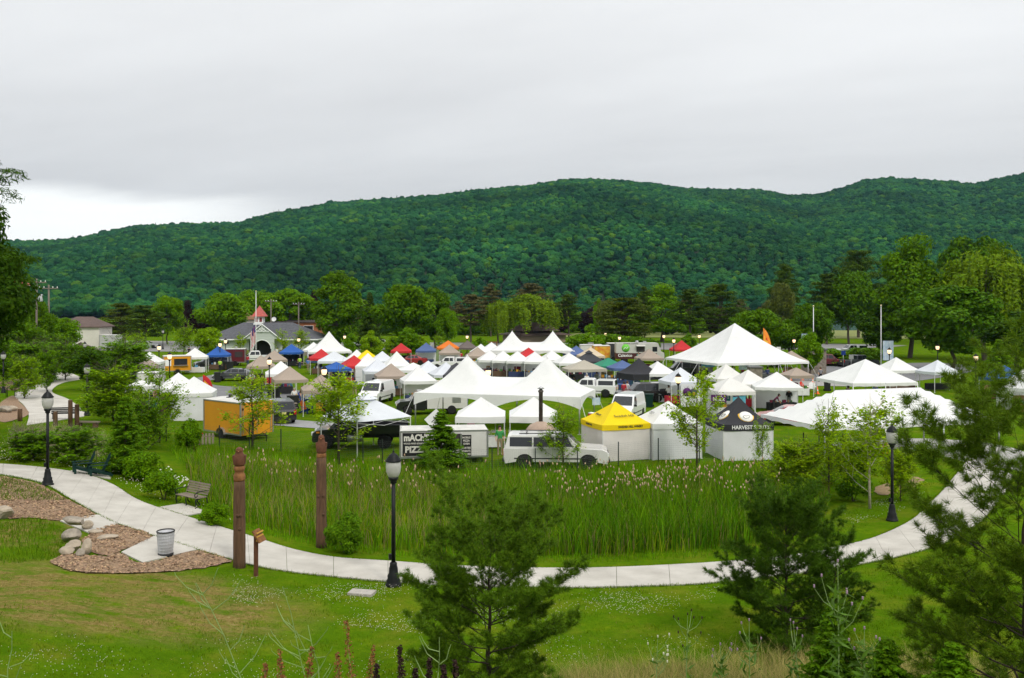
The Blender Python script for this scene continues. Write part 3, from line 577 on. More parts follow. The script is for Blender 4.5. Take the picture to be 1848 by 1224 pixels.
for a in (  # name, label, column, distance, top row, width px, kind, colour, seed
    ('dark_pine', 'low dark spreading pine beside the white garage, left one of two', 218, 190, 546, 78, 'pine', 'olive', 0), ('dark_pine', 'low dark spreading pine right of its twin, left of the yellowish maple', 262, 185, 550, 74, 'pine', 'conifer', 1),
    ('maple_tree', 'yellow green rounded maple right of the dark spreading pines', 302, 192, 532, 56, 'round', 'bright', 0), ('copper_beech', 'narrow blackish purple tree right of the yellow green maple', 337, 205, 540, 30, 'tall', 'purple', 0),
    ('copper_beech', 'low blackish purple tree left of the leafy green tree by the grey roof', 362, 208, 562, 40, 'oval', 'purple', 0), ('maple_tree', 'leafy green tree behind the left end of the grey roofed pavilion', 402, 190, 527, 88, 'round', 'bright', 1),
    ('maple_tree', 'wide green tree behind the red cupola', 468, 205, 522, 84, 'round', 'bright', 2), ('maple_tree', 'wide green tree behind the brown inn, right of the cupola', 524, 206, 520, 88, 'round', 'bright', 0), ('copper_beech', 'dark purple tree top left of the tall poplar', 566, 215, 523, 34, 'oval', 'purple', 1),
    ('poplar_tree', 'tall dense green poplar, tallest tree left of the centre', 611, 165, 487, 92, 'tall', 'maple', 1), ('spruce_tree', 'dark spruce right of the tall poplar', 667, 180, 527, 46, 'spruce', 'conifer', 0), ('maple_tree', 'big round green maple between the tall poplar and the dark maple', 728, 165, 511, 106, 'round', 'maple', 1),
    ('maple_tree', 'darker maple just right of the big round one', 786, 182, 517, 64, 'oval', 'mid', 0), ('young_maple', 'small light maple at the right foot of the darker maple', 805, 172, 555, 38, 'round', 'bright', 2), ('red_pine', 'brownish pine left of the willows', 850, 205, 530, 56, 'redpine', 'brown', 0),
    ('red_pine', 'far brownish pine top above the small willow', 886, 250, 511, 42, 'redpine', 'brown', 1), ('willow_tree', 'smaller weeping willow left of the big willow', 899, 205, 540, 58, 'willow', 'willow', 0), ('willow_tree', 'big weeping willow behind the brown roofed shelter', 956, 210, 529, 116, 'willow', 'willow', 1),
    ('red_pine', 'broad brown topped pine behind the big willow', 956, 275, 510, 86, 'pine', 'brown', 2), ('spruce_tree', 'thin dark spruce right of the big willow', 1026, 215, 530, 46, 'redpine', 'conifer', 0), ('spruce_tree', 'thin ragged conifer at the right edge of the big willow', 1004, 222, 545, 34, 'redpine', 'olive', 1),
    ('young_maple', 'small bright tree above the far white house', 1081, 240, 537, 24, 'oval', 'bright', 1), ('ash_tree', 'greyish tree left of the broad olive pine', 1098, 225, 541, 46, 'round', 'grey', 0), ('pine_tree', 'broad olive brown pine behind the food truck', 1124, 170, 536, 112, 'pine', 'olive', 1),
    ('red_pine', 'slim pine rising right of the broad olive pine', 1163, 195, 516, 34, 'redpine', 'conifer', 1), ('poplar_tree', 'yellow green tree between the slim pine and the dark pines', 1194, 215, 511, 92, 'tall', 'bright', 0), ('red_pine', 'dark pine left of the tallest dark pine', 1246, 195, 520, 68, 'redpine', 'conifer', 0), ('pine_tree', 'tallest dark pine above the peaked marquee', 1300, 182, 511, 98, 'pine', 'conifer', 2),
    ('maple_tree', 'green tree right of the marquee peak', 1372, 140, 556, 92, 'round', 'maple', 0), ('maple_tree', 'low leafy tree left of the flagpole with the stone base', 1424, 150, 575, 66, 'oval', 'maple', 1), ('white_pine', 'dark far pine above the bare grey tree', 1416, 250, 474, 60, 'pine', 'conifer', 0), ('ash_tree', 'thin greyish half bare tree right of the green trees', 1408, 225, 508, 46, 'round', 'grey', 1),
    ('red_pine', 'tall dark red pine with bare trunk behind the flagpole', 1492, 200, 492, 66, 'redpine', 'conifer', 1), ('maple_tree', 'rounded green tree right of the bare trunked pines', 1532, 200, 487, 92, 'round', 'mid', 2), ('white_pine', 'dark layered white pine behind the rounded tree', 1549, 240, 449, 100, 'pine', 'conifer', 1),
    ('maple_tree', 'dark green tree behind the second flagpole', 1592, 150, 545, 76, 'oval', 'dark', 0), ('poplar_tree', 'tall bright green tree, tallest on the right', 1642, 150, 421, 122, 'tall', 'maple', 0), ('honey_locust', 'wide yellow green feathery tree at the right edge', 1778, 142, 441, 176, 'willow', 'willow', 0),
    ('maple_tree', 'dark tree top behind the feathery yellow green tree', 1752, 200, 424, 130, 'round', 'mid', 1), ('maple_tree', 'broad low green maple below the feathery tree', 1716, 118, 514, 172, 'round', 'mid', 0), ('maple_tree', 'dark tree at the right edge below the feathery tree', 1836, 125, 560, 120, 'oval', 'dark', 1),
    ('maple_tree', 'green tree left of the second flagpole, over the parked pickup', 1470, 150, 545, 70, 'round', 'mid', 1), ('young_maple', 'small bright tree right of the stone based flagpole lamp', 1461, 112, 598, 44, 'oval', 'bright', 0),
    ('young_pine', 'small light green pine beyond the right marquees', 1803, 92, 612, 64, 'spruce', 'bright', 1), ('young_maple', 'small maple left of the peaked marquee, behind the red canopy', 1243, 150, 600, 30, 'oval', 'bright', 1)):
    tree(a[0], a[1], *a[2:7], a[7], a[8], a[9 - 0] if len(a) > 9 else 0) if False else tree(a[0], a[1], a[2], a[3], a[4], a[5], a[6], a[7], a[8], group=BR)
for k, (px, Y, top, w, c, lab) in enumerate(((1050, 150, 600, 80, 'bright', 'clipped green hedge left of the food truck'), (1105, 152, 601, 80, 'bright', 'clipped green hedge behind the food truck'), (1155, 150, 606, 70, 'shrub', 'green hedge right of the food truck roof'), (1505, 132, 629, 80, 'bright', 'bright hedge beyond the dark red parked car'), (1560, 130, 626, 70, 'shrub', 'hedge beyond the dark parked pickup'), (1405, 128, 632, 60, 'shrub', 'hedge right of the peaked marquee'))):
    tree('hedge', lab, px, Y, top, w, 'bush', c, k % 3, 'hedge', 'hedges behind the market')
YT = 'young light green trees in the park'
for a in (
    ('young tree beside the far car park, left of its twin', 224, 112, 597, 44, 'sapling', 'lime', 0), ('young tree beside the far car park, right of its twin', 252, 112, 592, 40, 'sapling', 'lime', 1), ('airy young tree left of the grey roofed pavilion', 332, 125, 579, 48, 'sapling', 'lime', 2), ('airy young tree at the left corner of the grey roofed pavilion', 378, 128, 590, 50, 'round', 'lime', 0),
    ('airy sapling in front of the pavilion, left of the flagpole', 434, 132, 598, 34, 'sapling', 'spring', 1), ('airy sapling right of the pavilion arch', 510, 138, 592, 30, 'sapling', 'spring', 0), ('airy sapling by the right end of the pavilion', 543, 140, 588, 34, 'sapling', 'spring', 2), ('small green tree right of the high peaked white marquee', 633, 140, 600, 26, 'oval', 'bright', 0),
    ('light green bushy tree behind the yellow canopy', 670, 130, 595, 42, 'oval', 'lime', 1), ('bushy light tree left of the red canopy', 712, 150, 606, 36, 'oval', 'lime', 0), ('dense young tree behind the red canopy', 735, 148, 590, 40, 'tall', 'bright', 1), ('young tree right of the red canopy', 757, 150, 604, 30, 'oval', 'lime', 1), ('thin sapling beside the orange canopy', 793, 150, 600, 24, 'sapling', 'lime', 2),
    ('bushy young tree by the orange fence behind the far marquee', 866, 150, 608, 34, 'oval', 'bright', 1)):
    tree('young_tree', a[0], a[1], a[2], a[3], a[4], a[5], a[6], a[7], group=YT)
for a in (   # nearer saplings: label, column, base row, top row, width, colour, seed
    ('leafy sapling in front of the white canopies at the left', 288, 800, 655, 92, 'lime', 0), ('yellow green sapling in front of the orange trailer', 455, 812, 660, 118, 'spring', 1), ('yellow green sapling in front of the white vented canopy', 611, 838, 655, 120, 'spring', 2), ('tall slender sapling before the white canopy left of the black one', 1258, 852, 660, 100, 'spring', 0),
    ('leafy sapling hiding the hood of the white wagon', 1017, 850, 728, 92, 'lime', 1), ('pale barked birch beside the right lamp post', 1570, 918, 705, 120, 'spring', 2), ('spindly sapling at the right corner of the black canopy', 1376, 856, 750, 44, 'lime', 1), ('sapling with yellow leaves in front of the long white marquee', 1495, 900, 716, 90, 'spring', 1)):
    tree('sapling', a[0], a[1], 0, a[3], a[4], 'sapling', a[5], a[6], group=YT, bark=BIRCH if 'birch' in a[0] else BARK, base=G(a[1], a[2]))
SHR = 'shrubs and bushes in the park'
for a in (   # label, column, base row, top row, width, kind, colour, seed
    ('big bright bush left of the white canopies, by the far path', 226, 700, 606, 110, 'feather', 'bright', 0), ('leafy bright bush below the far path lamps', 205, 765, 652, 118, 'feather', 'lime', 0), ('low bright bush left of the white walled canopy', 268, 812, 715, 76, 'feather', 'bright', 1), ('dark rounded bush behind the path lamp', 160, 705, 628, 76, 'round', 'dark', 1),
    ('dark young pine bush right of the green chairs', 226, 856, 715, 84, 'spruce', 'shrub', 0), ('leafy bush between the green chairs and the slatted bench', 262, 868, 812, 66, 'bush', 'bright', 0), ('small leafy bush at the left end of the slatted bench', 296, 902, 848, 60, 'bush', 'bright', 1), ('loose flowering bush behind the lamp post on the left', 135, 838, 770, 120, 'feather', 'bright', 1), ('grassy bush left of the lamp post', 60, 830, 772, 110, 'feather', 'bright', 0),
    ('leafy sapling beside the far winding path', 44, 720, 640, 66, 'feather', 'lime', 1), ('young tree at the left of the winding path', 84, 708, 622, 44, 'feather', 'bright', 0), ('dark shrub in front of the pizza trailer', 796, 850, 742, 92, 'spruce', 'shrub', 1), ('light bush at the right end of the reeds', 1442, 900, 790, 120, 'feather', 'spring', 1), ('leafy bush under the long white marquee', 1535, 880, 780, 100, 'feather', 'lime', 0), ('low bush at the foot of the birch', 1540, 905, 855, 60, 'bush', 'shrub', 1),
    ('shrub with bluish leaves at the foot of the second carved pole', 622, 998, 925, 70, 'bush', 'shrub', 2), ('bush left of the first carved pole', 385, 948, 905, 50, 'bush', 'bright', 0), ('dark shrub against the orange trailer', 340, 815, 755, 50, 'bush', 'bright', 2), ('yellow green bush at the corner of the right lamp', 1625, 905, 800, 70, 'feather', 'spring', 0)):
    tree('bush', a[0], a[1], 0, a[3], a[4], a[5], a[6], a[7], 'bush', SHR, base=G(a[1], a[2]))
for a in (   # the wooded bank at the left edge
    ('green tree on the left bank below the red roofed house', 22, 110, 565, 90, 'round', 'maple', 0), ('vine covered bush tree on the left bank by the utility poles', 72, 118, 540, 56, 'tall', 'maple', 1), ('green bush on the left bank left of the garage', 105, 125, 572, 76, 'round', 'bright', 1), ('low green bush on the left bank above the winding path', 60, 100, 608, 110, 'feather', 'bright', 0),
    ('bright bush on the left bank at the path bend', 118, 104, 610, 70, 'feather', 'bright', 0), ('dark tree on the left bank behind the bushes', 40, 135, 560, 80, 'round', 'mid', 1), ('small bush by the left edge of the picture', -6, 90, 600, 80, 'feather', 'bright', 0), ('small rounded bush by the far footpath', 150, 122, 622, 46, 'round', 'shrub', 2)):
    tree('bank_tree', *a[:1], *a[1:8], group='trees and bushes on the left bank')
tree('oak_tree', 'dark tall tree cut by the left edge of the picture', -96, 48, 290, 262, 'oval_fine', 'dark', 1)
tree('leaning_pine', 'high dark pine bough reaching in at the upper left edge', -150, 44, 120, 330, 'redpine_fine', 'dark', 1, 'pine')
# ---------------------------------------------------------------- white pines close to the camera
def white_pine(label, base, H, rfun, seed, lo=.12, dw=.42, nb=6, per=30, nl=.115, nw=.0042, col='a', tuft=1., lift=(.25, .95), dens=1., thin=0.):
    rg = np.random.default_rng(seed); wood = MB(); T = []; D = []
    trunk = [Vector((rg.normal() * .02, rg.normal() * .02, H * i / 9)) for i in range(10)]; wood.tube([Vector((0, 0, -.4))] + trunk, [.085 * (H / 5) ** .8 * (1 - .93 * max(0, i - 1) / 9) for i in range(11)], 9)
    def twig(p, d, L_, r, depth, up=.1, dn=1.):
        k = 4; pts = [p]; q = p.copy(); dd = d.copy()
        for i in range(k):
            dd = (dd + Vector((rg.normal() * .10, rg.normal() * .10, rg.normal() * .05 + (up if depth == 0 else .05)))).normalized(); q = q + dd * L_ / k; pts.append(q.copy())
        wood.tube(pts, [r * (1 - .8 * i / k) for i in range(k + 1)], 5 if depth == 0 else 3, False)
        n = max(1, int(L_ / .075 * (dens * dn if depth else dens * dn * .8))); s0 = .45 if depth == 0 else .12
        for i in range(n):
            s = s0 + (1 - s0) * (i + rg.random()) / n; f = s * k; j = min(int(f), k - 1); T.append(tuple(pts[j].lerp(pts[j + 1], f - j))); D.append(tuple((pts[j + 1] - pts[j]).normalized()))
        T.append(tuple(pts[-1])); D.append(tuple(dd))
        if depth < 2:
            m = int((3 + L_ * 5.5) if depth == 0 else L_ * 6)
            for i in range(m):
                s = rg.uniform(.25, .95); f = s * k; j = min(int(f), k - 1); a = pts[j].lerp(pts[j + 1], f - j); b = (pts[j + 1] - pts[j]).normalized()
                side = b.cross(Vector((0, 0, 1))).normalized() * (1 if i % 2 else -1); e = (b * rg.uniform(.55, 1) + side * rg.uniform(.5, 1) + Vector((0, 0, rg.uniform(-.1, .35)))).normalized()
                twig(a, e, L_ * (1 - s * .55) * rg.uniform(.28, .52), r * .45, depth + 1, up, dn)
    z = lo * H
    while z < H * .97:
        u = z / H; r = rfun(u)
        for b in range(nb):
            a = 2 * PI * (b + rg.uniform(-.3, .3)) / nb + z * 2.1; el = lift[0] + (lift[1] - lift[0]) * u ** 1.5 + rg.normal() * .09
            twig(Vector((0, 0, z + rg.uniform(-.12, .12))), Vector((math.cos(a) * math.cos(el), math.sin(a) * math.cos(el), math.sin(el))), r * rg.uniform(.72, 1.12) / max(.45, math.cos(el)), .021 * (1.15 - u) * (H / 5) ** .5, 0, .02 + .10 * u, 1 - thin * u ** 1.5)
        z += dw * rg.uniform(.8, 1.2)
    twig(Vector((0, 0, H * .9)), Vector((0, 0, 1)), H * .12, .012, 1)
    T = np.array(T); D = np.array(D); n = len(T) * per; t = np.repeat(T, per, 0); d = np.repeat(D, per, 0)
    dirn = unit(d * rg.uniform(.35, 1.3, (n, 1)) + unit(rg.normal(size=(n, 3))) * .95 + np.array([0, 0, .08])); L_ = nl * rg.uniform(.65, 1.15, (n, 1)); t = t + rg.normal(size=(n, 3)) * .012
    w = unit(np.cross(dirn, rg.normal(size=(n, 3)))) * nw; V = np.stack([t - w, t + w, t + dirn * L_ - np.array([0, 0, .12]) * L_], 1).reshape(-1, 3)
    tr = thing('white_pine', label, 'pine', base, 0, 'white pines on the near slope')
    part('trunk', wood, PINEBARK, tr, norm=False); link('needles', np_mesh('needles', V, np.arange(3 * n).reshape(-1, 3)), NEEDLE[col], tr); return tr
PINEBARK = mat('pine_bark', (.040, .030, .022), .95, .35, 12, .5, 30)
NEEDLE = {'a': mat('pine_needles', (.092, .175, .008), .5, .3, 1.3, island=.35, trans=.22, hue=.014, spec=.06), 'b': mat('dark_pine_needles', (.058, .125, .006), .5, .3, 1.3, island=.35, trans=.2, hue=.012, spec=.06), 'c': mat('fresh_pine_needles', (.105, .180, .008), .5, .3, 1.3, island=.35, trans=.25, hue=.016, spec=.06)}
def rA(u): return 1.66 * (1 - .5 * max(0, u - .55)) * min(1, .62 + u * 1.6)
white_pine('bushy white pine in the middle foreground with its dark trunk showing', AT(884, 16.2, -.1), 3.15, rA, 3, lo=.10, dw=.30, nb=6, per=32, nl=.13, lift=(.08, .80), col='a', dens=.95, thin=.80)
def rB(u): return 1.62 * (1 - .62 * max(0, u - .4)) * min(1, .65 + u * 1.6)
white_pine('dense dark pine right of centre, in front of the curving path', G(1418, 1175), 3.05, rB, 5, lo=.06, dw=.31, nb=7, per=24, col='b', nw=.0046, nl=.13, lift=(.1, .9), dens=.68, thin=.3)
white_pine('smaller dark pine growing against the right side of the dense one', AT(1508, 21.5), 2.2, lambda u: 1.0 * (1 - .6 * max(0, u - .3)), 9, lo=.1, dw=.32, nb=6, per=24, col='b', nw=.0046, dens=.6, thin=.3)
def rC(u): return 1.62 * (1 - .45 * max(0, u - .7))
white_pine('tall open white pine at the right edge with long bare boughs', AT(1852, 11.0, -.1), 3.35, rC, 12, lo=.06, dw=.40, nb=6, per=32, nl=.13, nw=.0036, col='c', lift=(.05, .85), dens=.60, thin=.55)
# ---------------------------------------------------------------- grasses
def blades(q, h, w, rg, lean=.35, zoff=0., sink=.02):
    """thin bent blades: three triangles each"""
    n = len(q); z = zt(q[:, 0], q[:, 1]) + zoff; a = rg.uniform(0, 6.28, n); d = np.stack([np.cos(a), np.sin(a), np.zeros(n)], 1); ph = rg.uniform(0, 6.28, n); ln = np.stack([np.cos(ph), np.sin(ph), np.zeros(n)], 1) * (h * lean * rg.uniform(.1, 1.2, n))[:, None]
    b = np.c_[q, z - sink]; up = np.array([0, 0, 1.]); W_ = d * w[:, None]; m = b + ln * .28 + up * (h * .55)[:, None]; t = b + ln + up * (h * rg.uniform(.85, 1, n))[:, None]
    V = np.stack([b - W_, b + W_, m - W_ * .8, m + W_ * .8, t], 1).reshape(-1, 3); i = np.arange(n) * 5
    return V, np.concatenate([np.stack([i, i + 1, i + 3], 1), np.stack([i, i + 3, i + 2], 1), np.stack([i + 2, i + 3, i + 4], 1)])
def grass(name, label, q, h, w, m, lean=.35, cat='grass'):
    V, F = blades(q, h, w, RNG, lean); return tag(link(name, np_mesh(name, V, F), m), label, cat, kind='stuff')
def polyw(px): return [tuple(G(*p)[:2]) for p in px]
def gm(name, c, isl=.4, hue=.02, tr=.3, col2=None, sc=.35):
    c = deep(c); col2 = deep(col2) if col2 else None; return mat(name, c, .6, .28, sc, col2=col2, island=isl, trans=tr, hue=hue, spec=0.)
MARSH = polyw([(330, 838), (420, 842), (520, 852), (700, 868), (900, 876), (1100, 876), (1300, 872), (1420, 870), (1500, 890), (1490, 940), (1440, 968), (1340, 990), (1080, 1006), (850, 1004), (700, 995), (610, 985), (530, 968), (440, 944), (400, 925), (352, 880)])
def clump(q, s, k): return np.sin(q[:, 0] * s + 1.9 * np.sin(q[:, 1] * s * .8 + k)) * np.sin(q[:, 1] * s * 1.4 + k + 1.6 * np.sin(q[:, 0] * s * .7))
q = sample_poly(MARSH, 78); q = q[RNG.random(len(q)) < .62 + .42 * clump(q, 2.1, .4)]; _x = q[:, 0]; tall = np.clip((_x + 3) / 5, 0, 1) * np.clip((14 - _x) / 3, .3, 1)
hh = RNG.uniform(.7, 1.25, len(q)) * (.82 + .55 * tall); hh *= 1. + .22 * clump(q, 1.3, 1.) + .16 * clump(q, 3.1, 2.)
grass('reeds', 'tall green reeds and cattails filling the wet hollow', q, hh, RNG.uniform(.008, .022, len(q)), gm('reed_green', (.085, .185, .014), .5, col2=(.17, .275, .02), sc=.5), .45, 'reeds')
q = sample_poly(MARSH, 22); q = q[clump(q, 1.7, 2.2) > -.15]; grass('yellow_reeds', 'yellowish bent grass clumps among the reeds', q, RNG.uniform(.5, 1.15, len(q)), RNG.uniform(.008, .018, len(q)), gm('yellow_reed', (.27, .30, .03), .4), .7, 'reeds')
q = sample_poly(MARSH, 13); grass('dead_reeds', 'dry straw coloured stalks among the green reeds', q, RNG.uniform(.7, 1.5, len(q)), RNG.uniform(.005, .011, len(q)), gm('dead_reed', (.27, .205, .085)), .4, 'reeds')
def heads(q, z, l, r, name, label, m, cat, n=5):
    """small spindles on top of stalks"""
    k = len(q); a = np.arange(n) * 2 * PI / n; ring = np.stack([np.cos(a), np.sin(a)], 1); tl = RNG.normal(0, .12, (k, 2)) * l[:, None]
    V = np.zeros((k, 2 * n + 2, 3)); V[:, 0] = np.c_[q, z]; V[:, -1] = np.c_[q + tl, z + l]
    for j, (f, rr) in enumerate(((.3, 1.), (.72, .8))): V[:, 1 + j * n:1 + (j + 1) * n, :2] = (q + tl * f)[:, None] + ring[None] * (r * rr)[:, None, None]; V[:, 1 + j * n:1 + (j + 1) * n, 2] = (z + l * f)[:, None]
    F = [(0, 1 + (i + 1) % n, 1 + i) for i in range(n)] + [(1 + i, 1 + (i + 1) % n, 1 + n + (i + 1) % n) for i in range(n)] + [(1 + i, 1 + n + (i + 1) % n, 1 + n + i) for i in range(n)] + [(2 * n + 1, 1 + n + i, 1 + n + (i + 1) % n) for i in range(n)]
    F = (np.array(F)[None] + (np.arange(k) * (2 * n + 2))[:, None, None]).reshape(-1, 3); return tag(link(name, np_mesh(name, V.reshape(-1, 3), F), m), label, cat, kind='stuff')
_hp = np.concatenate([sample_poly(polyw([(940, 885), (1420, 880), (1400, 935), (1080, 950), (960, 930)]), 7.5), sample_poly(polyw([(380, 855), (560, 868), (760, 880), (900, 890), (760, 930), (520, 915)]), 3.6), sample_poly(polyw([(1060, 905), (1300, 900), (1250, 925), (1080, 930)]), 9)])
_hp = _hp[np.sin(_hp[:, 0] * 1.9 + _hp[:, 1]) + np.sin(_hp[:, 0] * .7 - _hp[:, 1] * 1.3) > -.1]
_hh = RNG.uniform(.95, 1.6, len(_hp)); heads(_hp, zt(_hp[:, 0], _hp[:, 1]) + _hh, RNG.uniform(.10, .2, len(_hp)), RNG.uniform(.02, .042, len(_hp)), 'cattail_heads', 'fluffy pinkish cattail seed heads above the reeds', mat('cattail_fluff', (.44, .31, .20), .95, .2, 30, island=.3), 'reeds')
V, F = blades(_hp, _hh + .05, np.full(len(_hp), .007), RNG, .03); tag(link('cattail_stalks', np_mesh('cattail_stalks', V, F), gm('stalk', (.17, .17, .04))), 'thin stalks carrying the cattail heads', 'reeds', kind='stuff')
q = sample_poly(polyw([(300, 806), (520, 812), (720, 838), (1100, 842), (1400, 836), (1520, 850), (1500, 890), (1420, 872), (1100, 878), (700, 870), (520, 856), (330, 842)]), 42)
grass('meadow_grass', 'unmown grass along the wire fence', q, RNG.uniform(.22, .6, len(q)), RNG.uniform(.008, .016, len(q)), gm('meadow_green', (.145, .255, .014)), .5)
q = sample_poly(polyw([(300, 850), (352, 880), (400, 925), (440, 944), (530, 968), (610, 985), (700, 995), (850, 1004), (1080, 1006), (1340, 990), (1440, 968), (1500, 950), (1520, 962), (1440, 985), (1340, 1002), (1080, 1016), (850, 1014), (690, 1004), (600, 994), (520, 978), (430, 952), (380, 935), (320, 890)]), 90)
grass('verge_grass', 'short unmown grass between the reeds and the path', q, RNG.uniform(.10, .34, len(q)), RNG.uniform(.006, .012, len(q)), gm('verge_green', (.150, .265, .014)), .5)
_l = polyw([(-30, 1225), (1880, 1225), (1900, 1000), (1830, 1000), (1700, 990), (1566, 1022), (1294, 1057), (1080, 1066), (820, 1063), (605, 1047), (478, 1031), (400, 1026), (250, 1042), (80, 1040), (-30, 1030)])
q = sample_poly(_l, 260); _nz = np.sin(q[:, 0] * 1.1 + np.sin(q[:, 1] * .9) * 2) * .5 + .5
_bank = np.exp(-(((q[:, 0] + 11.6) / 4.2) ** 2 + ((q[:, 1] - 23.2) / 2.1) ** 2) ** 2); q = q[RNG.random(len(q)) > _bank * (1.05 + .55 * clump(q, 1.9, .3) + .35 * clump(q, 5.2, 1.3))]; _nz = np.sin(q[:, 0] * 1.1 + np.sin(q[:, 1] * .9) * 2) * .5 + .5
grass('lawn_grass', 'mown grass of the near lawn', q, RNG.uniform(.02, .075, len(q)) * (.7 + .9 * np.clip(clump(q, 2.6, .7) + .3, 0, 1.3)), RNG.uniform(.004, .009, len(q)), gm('lawn_green', (.080, .155, .006), col2=(.185, .225, .010), sc=.8), .8)
q = sample_poly(_l, 55); _bank = np.exp(-(((q[:, 0] + 11.6) / 4.4) ** 2 + ((q[:, 1] - 23.2) / 2.3) ** 2)); q = q[RNG.random(len(q)) < .06 + .9 * _bank]
grass('dry_lawn_grass', 'dry yellowish grass on the near bank', q, RNG.uniform(.03, .08, len(q)), RNG.uniform(.004, .008, len(q)), gm('dry_lawn', (.23, .16, .06), col2=(.33, .25, .09), sc=1.), .9)
_l2 = polyw([(0, 838), (90, 842), (158, 852), (205, 870), (280, 910), (330, 928), (380, 935), (430, 952), (340, 890), (280, 850), (200, 830), (100, 812), (0, 800)]); q = sample_poly(_l2, 120)
grass('left_lawn_grass', 'mown grass between the path and the flowering bushes', q, RNG.uniform(.04, .10, len(q)), RNG.uniform(.006, .012, len(q)), gm('lawn_green', (.080, .155, .006), col2=(.185, .225, .010), sc=.8), .8)
_l3 = polyw([(0, 862), (60, 876), (110, 900), (122, 905), (60, 905), (0, 905)]); q = np.concatenate([sample_poly(_l3, 260), sample_poly(polyw([(0, 945), (60, 935), (110, 950), (130, 990), (100, 1010), (0, 1020)]), 200)])
grass('bank_grass', 'shaggy grass around the lamp post and the rocks on the left', q, RNG.uniform(.08, .24, len(q)), RNG.uniform(.006, .011, len(q)), gm('bank_green', (.125, .19, .02)), .7)
_l4 = polyw([(1520, 965), (1620, 930), (1655, 905), (1690, 870), (1640, 880), (1560, 905), (1500, 940)]); q = sample_poly(_l4, 110)
grass('right_lawn_grass', 'mown grass around the right lamp post', q, RNG.uniform(.04, .09, len(q)), RNG.uniform(.006, .011, len(q)), gm('lawn_green', (.080, .155, .006), col2=(.185, .225, .010), sc=.8), .8)
def dots(poly, dens, r, name, label, m, cat='flowers', hz=(.05, .09)):
    q = sample_poly(poly, dens); k = np.sin(q[:, 0] * 1.7 + q[:, 1] * .6) + np.sin(q[:, 0] * .6 - q[:, 1] * 2.1 + 1); q = q[k + RNG.normal(0, .7, len(q)) > .35]; n = len(q)
    heads(q, zt(q[:, 0], q[:, 1]) + RNG.uniform(*hz, n), r * RNG.uniform(1, 1.8, n), r * RNG.uniform(.6, 1.1, n), name, label, m, cat, 4)
CLOV = mat('clover_white', (.62, .60, .50), .9, island=.2)
dots(polyw([(420, 1040), (700, 1058), (900, 1070), (1300, 1062), (1280, 1100), (1000, 1130), (760, 1150), (520, 1120), (420, 1090)]), 110, .011, 'clover_flowers', 'white clover flowers sprinkled over the near lawn', CLOV)
dots(polyw([(0, 1150), (500, 1150), (1300, 1150), (1300, 1222), (0, 1222)]), 45, .010, 'lower_clover_flowers', 'scattered white clover at the bottom of the lawn', CLOV)
dots(polyw([(1540, 950), (1640, 920), (1670, 890), (1600, 900), (1520, 930)]), 60, .013, 'right_clover_flowers', 'white clover around the right lamp post', CLOV)
dots(_l2, 18, .025, 'yellow_flowers', 'small flowers in the grass beside the left path', mat('petal_cream', (.6, .56, .42), .9, island=.2), hz=(.08, .2))
heads(*(lambda q: (q, zt(q[:, 0], q[:, 1]) + RNG.uniform(.35, .75, len(q)), RNG.uniform(.03, .06, len(q)), RNG.uniform(.03, .05, len(q))))(sample_poly(polyw([(268, 890), (300, 905), (345, 893), (300, 870)]), 30)), 'daisy_flowers', 'white daisies behind the slatted bench', mat('daisy', (.75, .74, .66), .9), 'flowers')
q = sample_poly(polyw([(10, 815), (190, 835), (200, 800), (120, 780), (20, 780)]), 30); grass('plume_grass', 'pale feathery grass on the left bank', q, RNG.uniform(.5, 1.15, len(q)), RNG.uniform(.006, .014, len(q)), gm('plume', (.30, .27, .16)), .6)
TG = [(.4, 17.6), (1.0, 15.2), (9.5, 15.0), (9.5, 18.6), (6.4, 20.0), (3.6, 19.3), (1.6, 18.7)]
q = sample_poly(TG, 520)
grass('tall_dry_grass', 'tall yellow seeding grass at the bottom right', q, RNG.uniform(.3, .85, len(q)), RNG.uniform(.0025, .005, len(q)), gm('straw_grass', (.40, .345, .12)), .8)
q = sample_poly(TG, 260)
grass('tall_green_grass', 'tall green grass mixed with the dry grass at the bottom right', q, RNG.uniform(.2, .7, len(q)), RNG.uniform(.003, .007, len(q)), gm('tall_green', (.14, .215, .022)), .7)
# ---------------------------------------------------------------- thicket closing the view behind the tree row
_tp = np.stack([RNG.uniform(-62, 165, 260), RNG.uniform(255, 322, 260)], 1); _k = (_tp[:, 0] / _tp[:, 1] * FOC + CX); _tp = _tp[((_k > 600) & (_k < 1490)) | (_k > 1590) | (_k < 580) & (_k > 430)]
_tp = np.c_[_tp, zt(_tp[:, 0], _tp[:, 1]) - 1.2]; gn_scatter('far_thicket', _tp, RNG.uniform(.42, .78, len(_tp)), [PROTO[('round', 0)][1], PROTO[('oval', 0)][1], PROTO[('round', 2)][1], PROTO[('redpine', 0)][1]], LV['mid'], 'dense dark trees and undergrowth behind the tree row', 'trees')

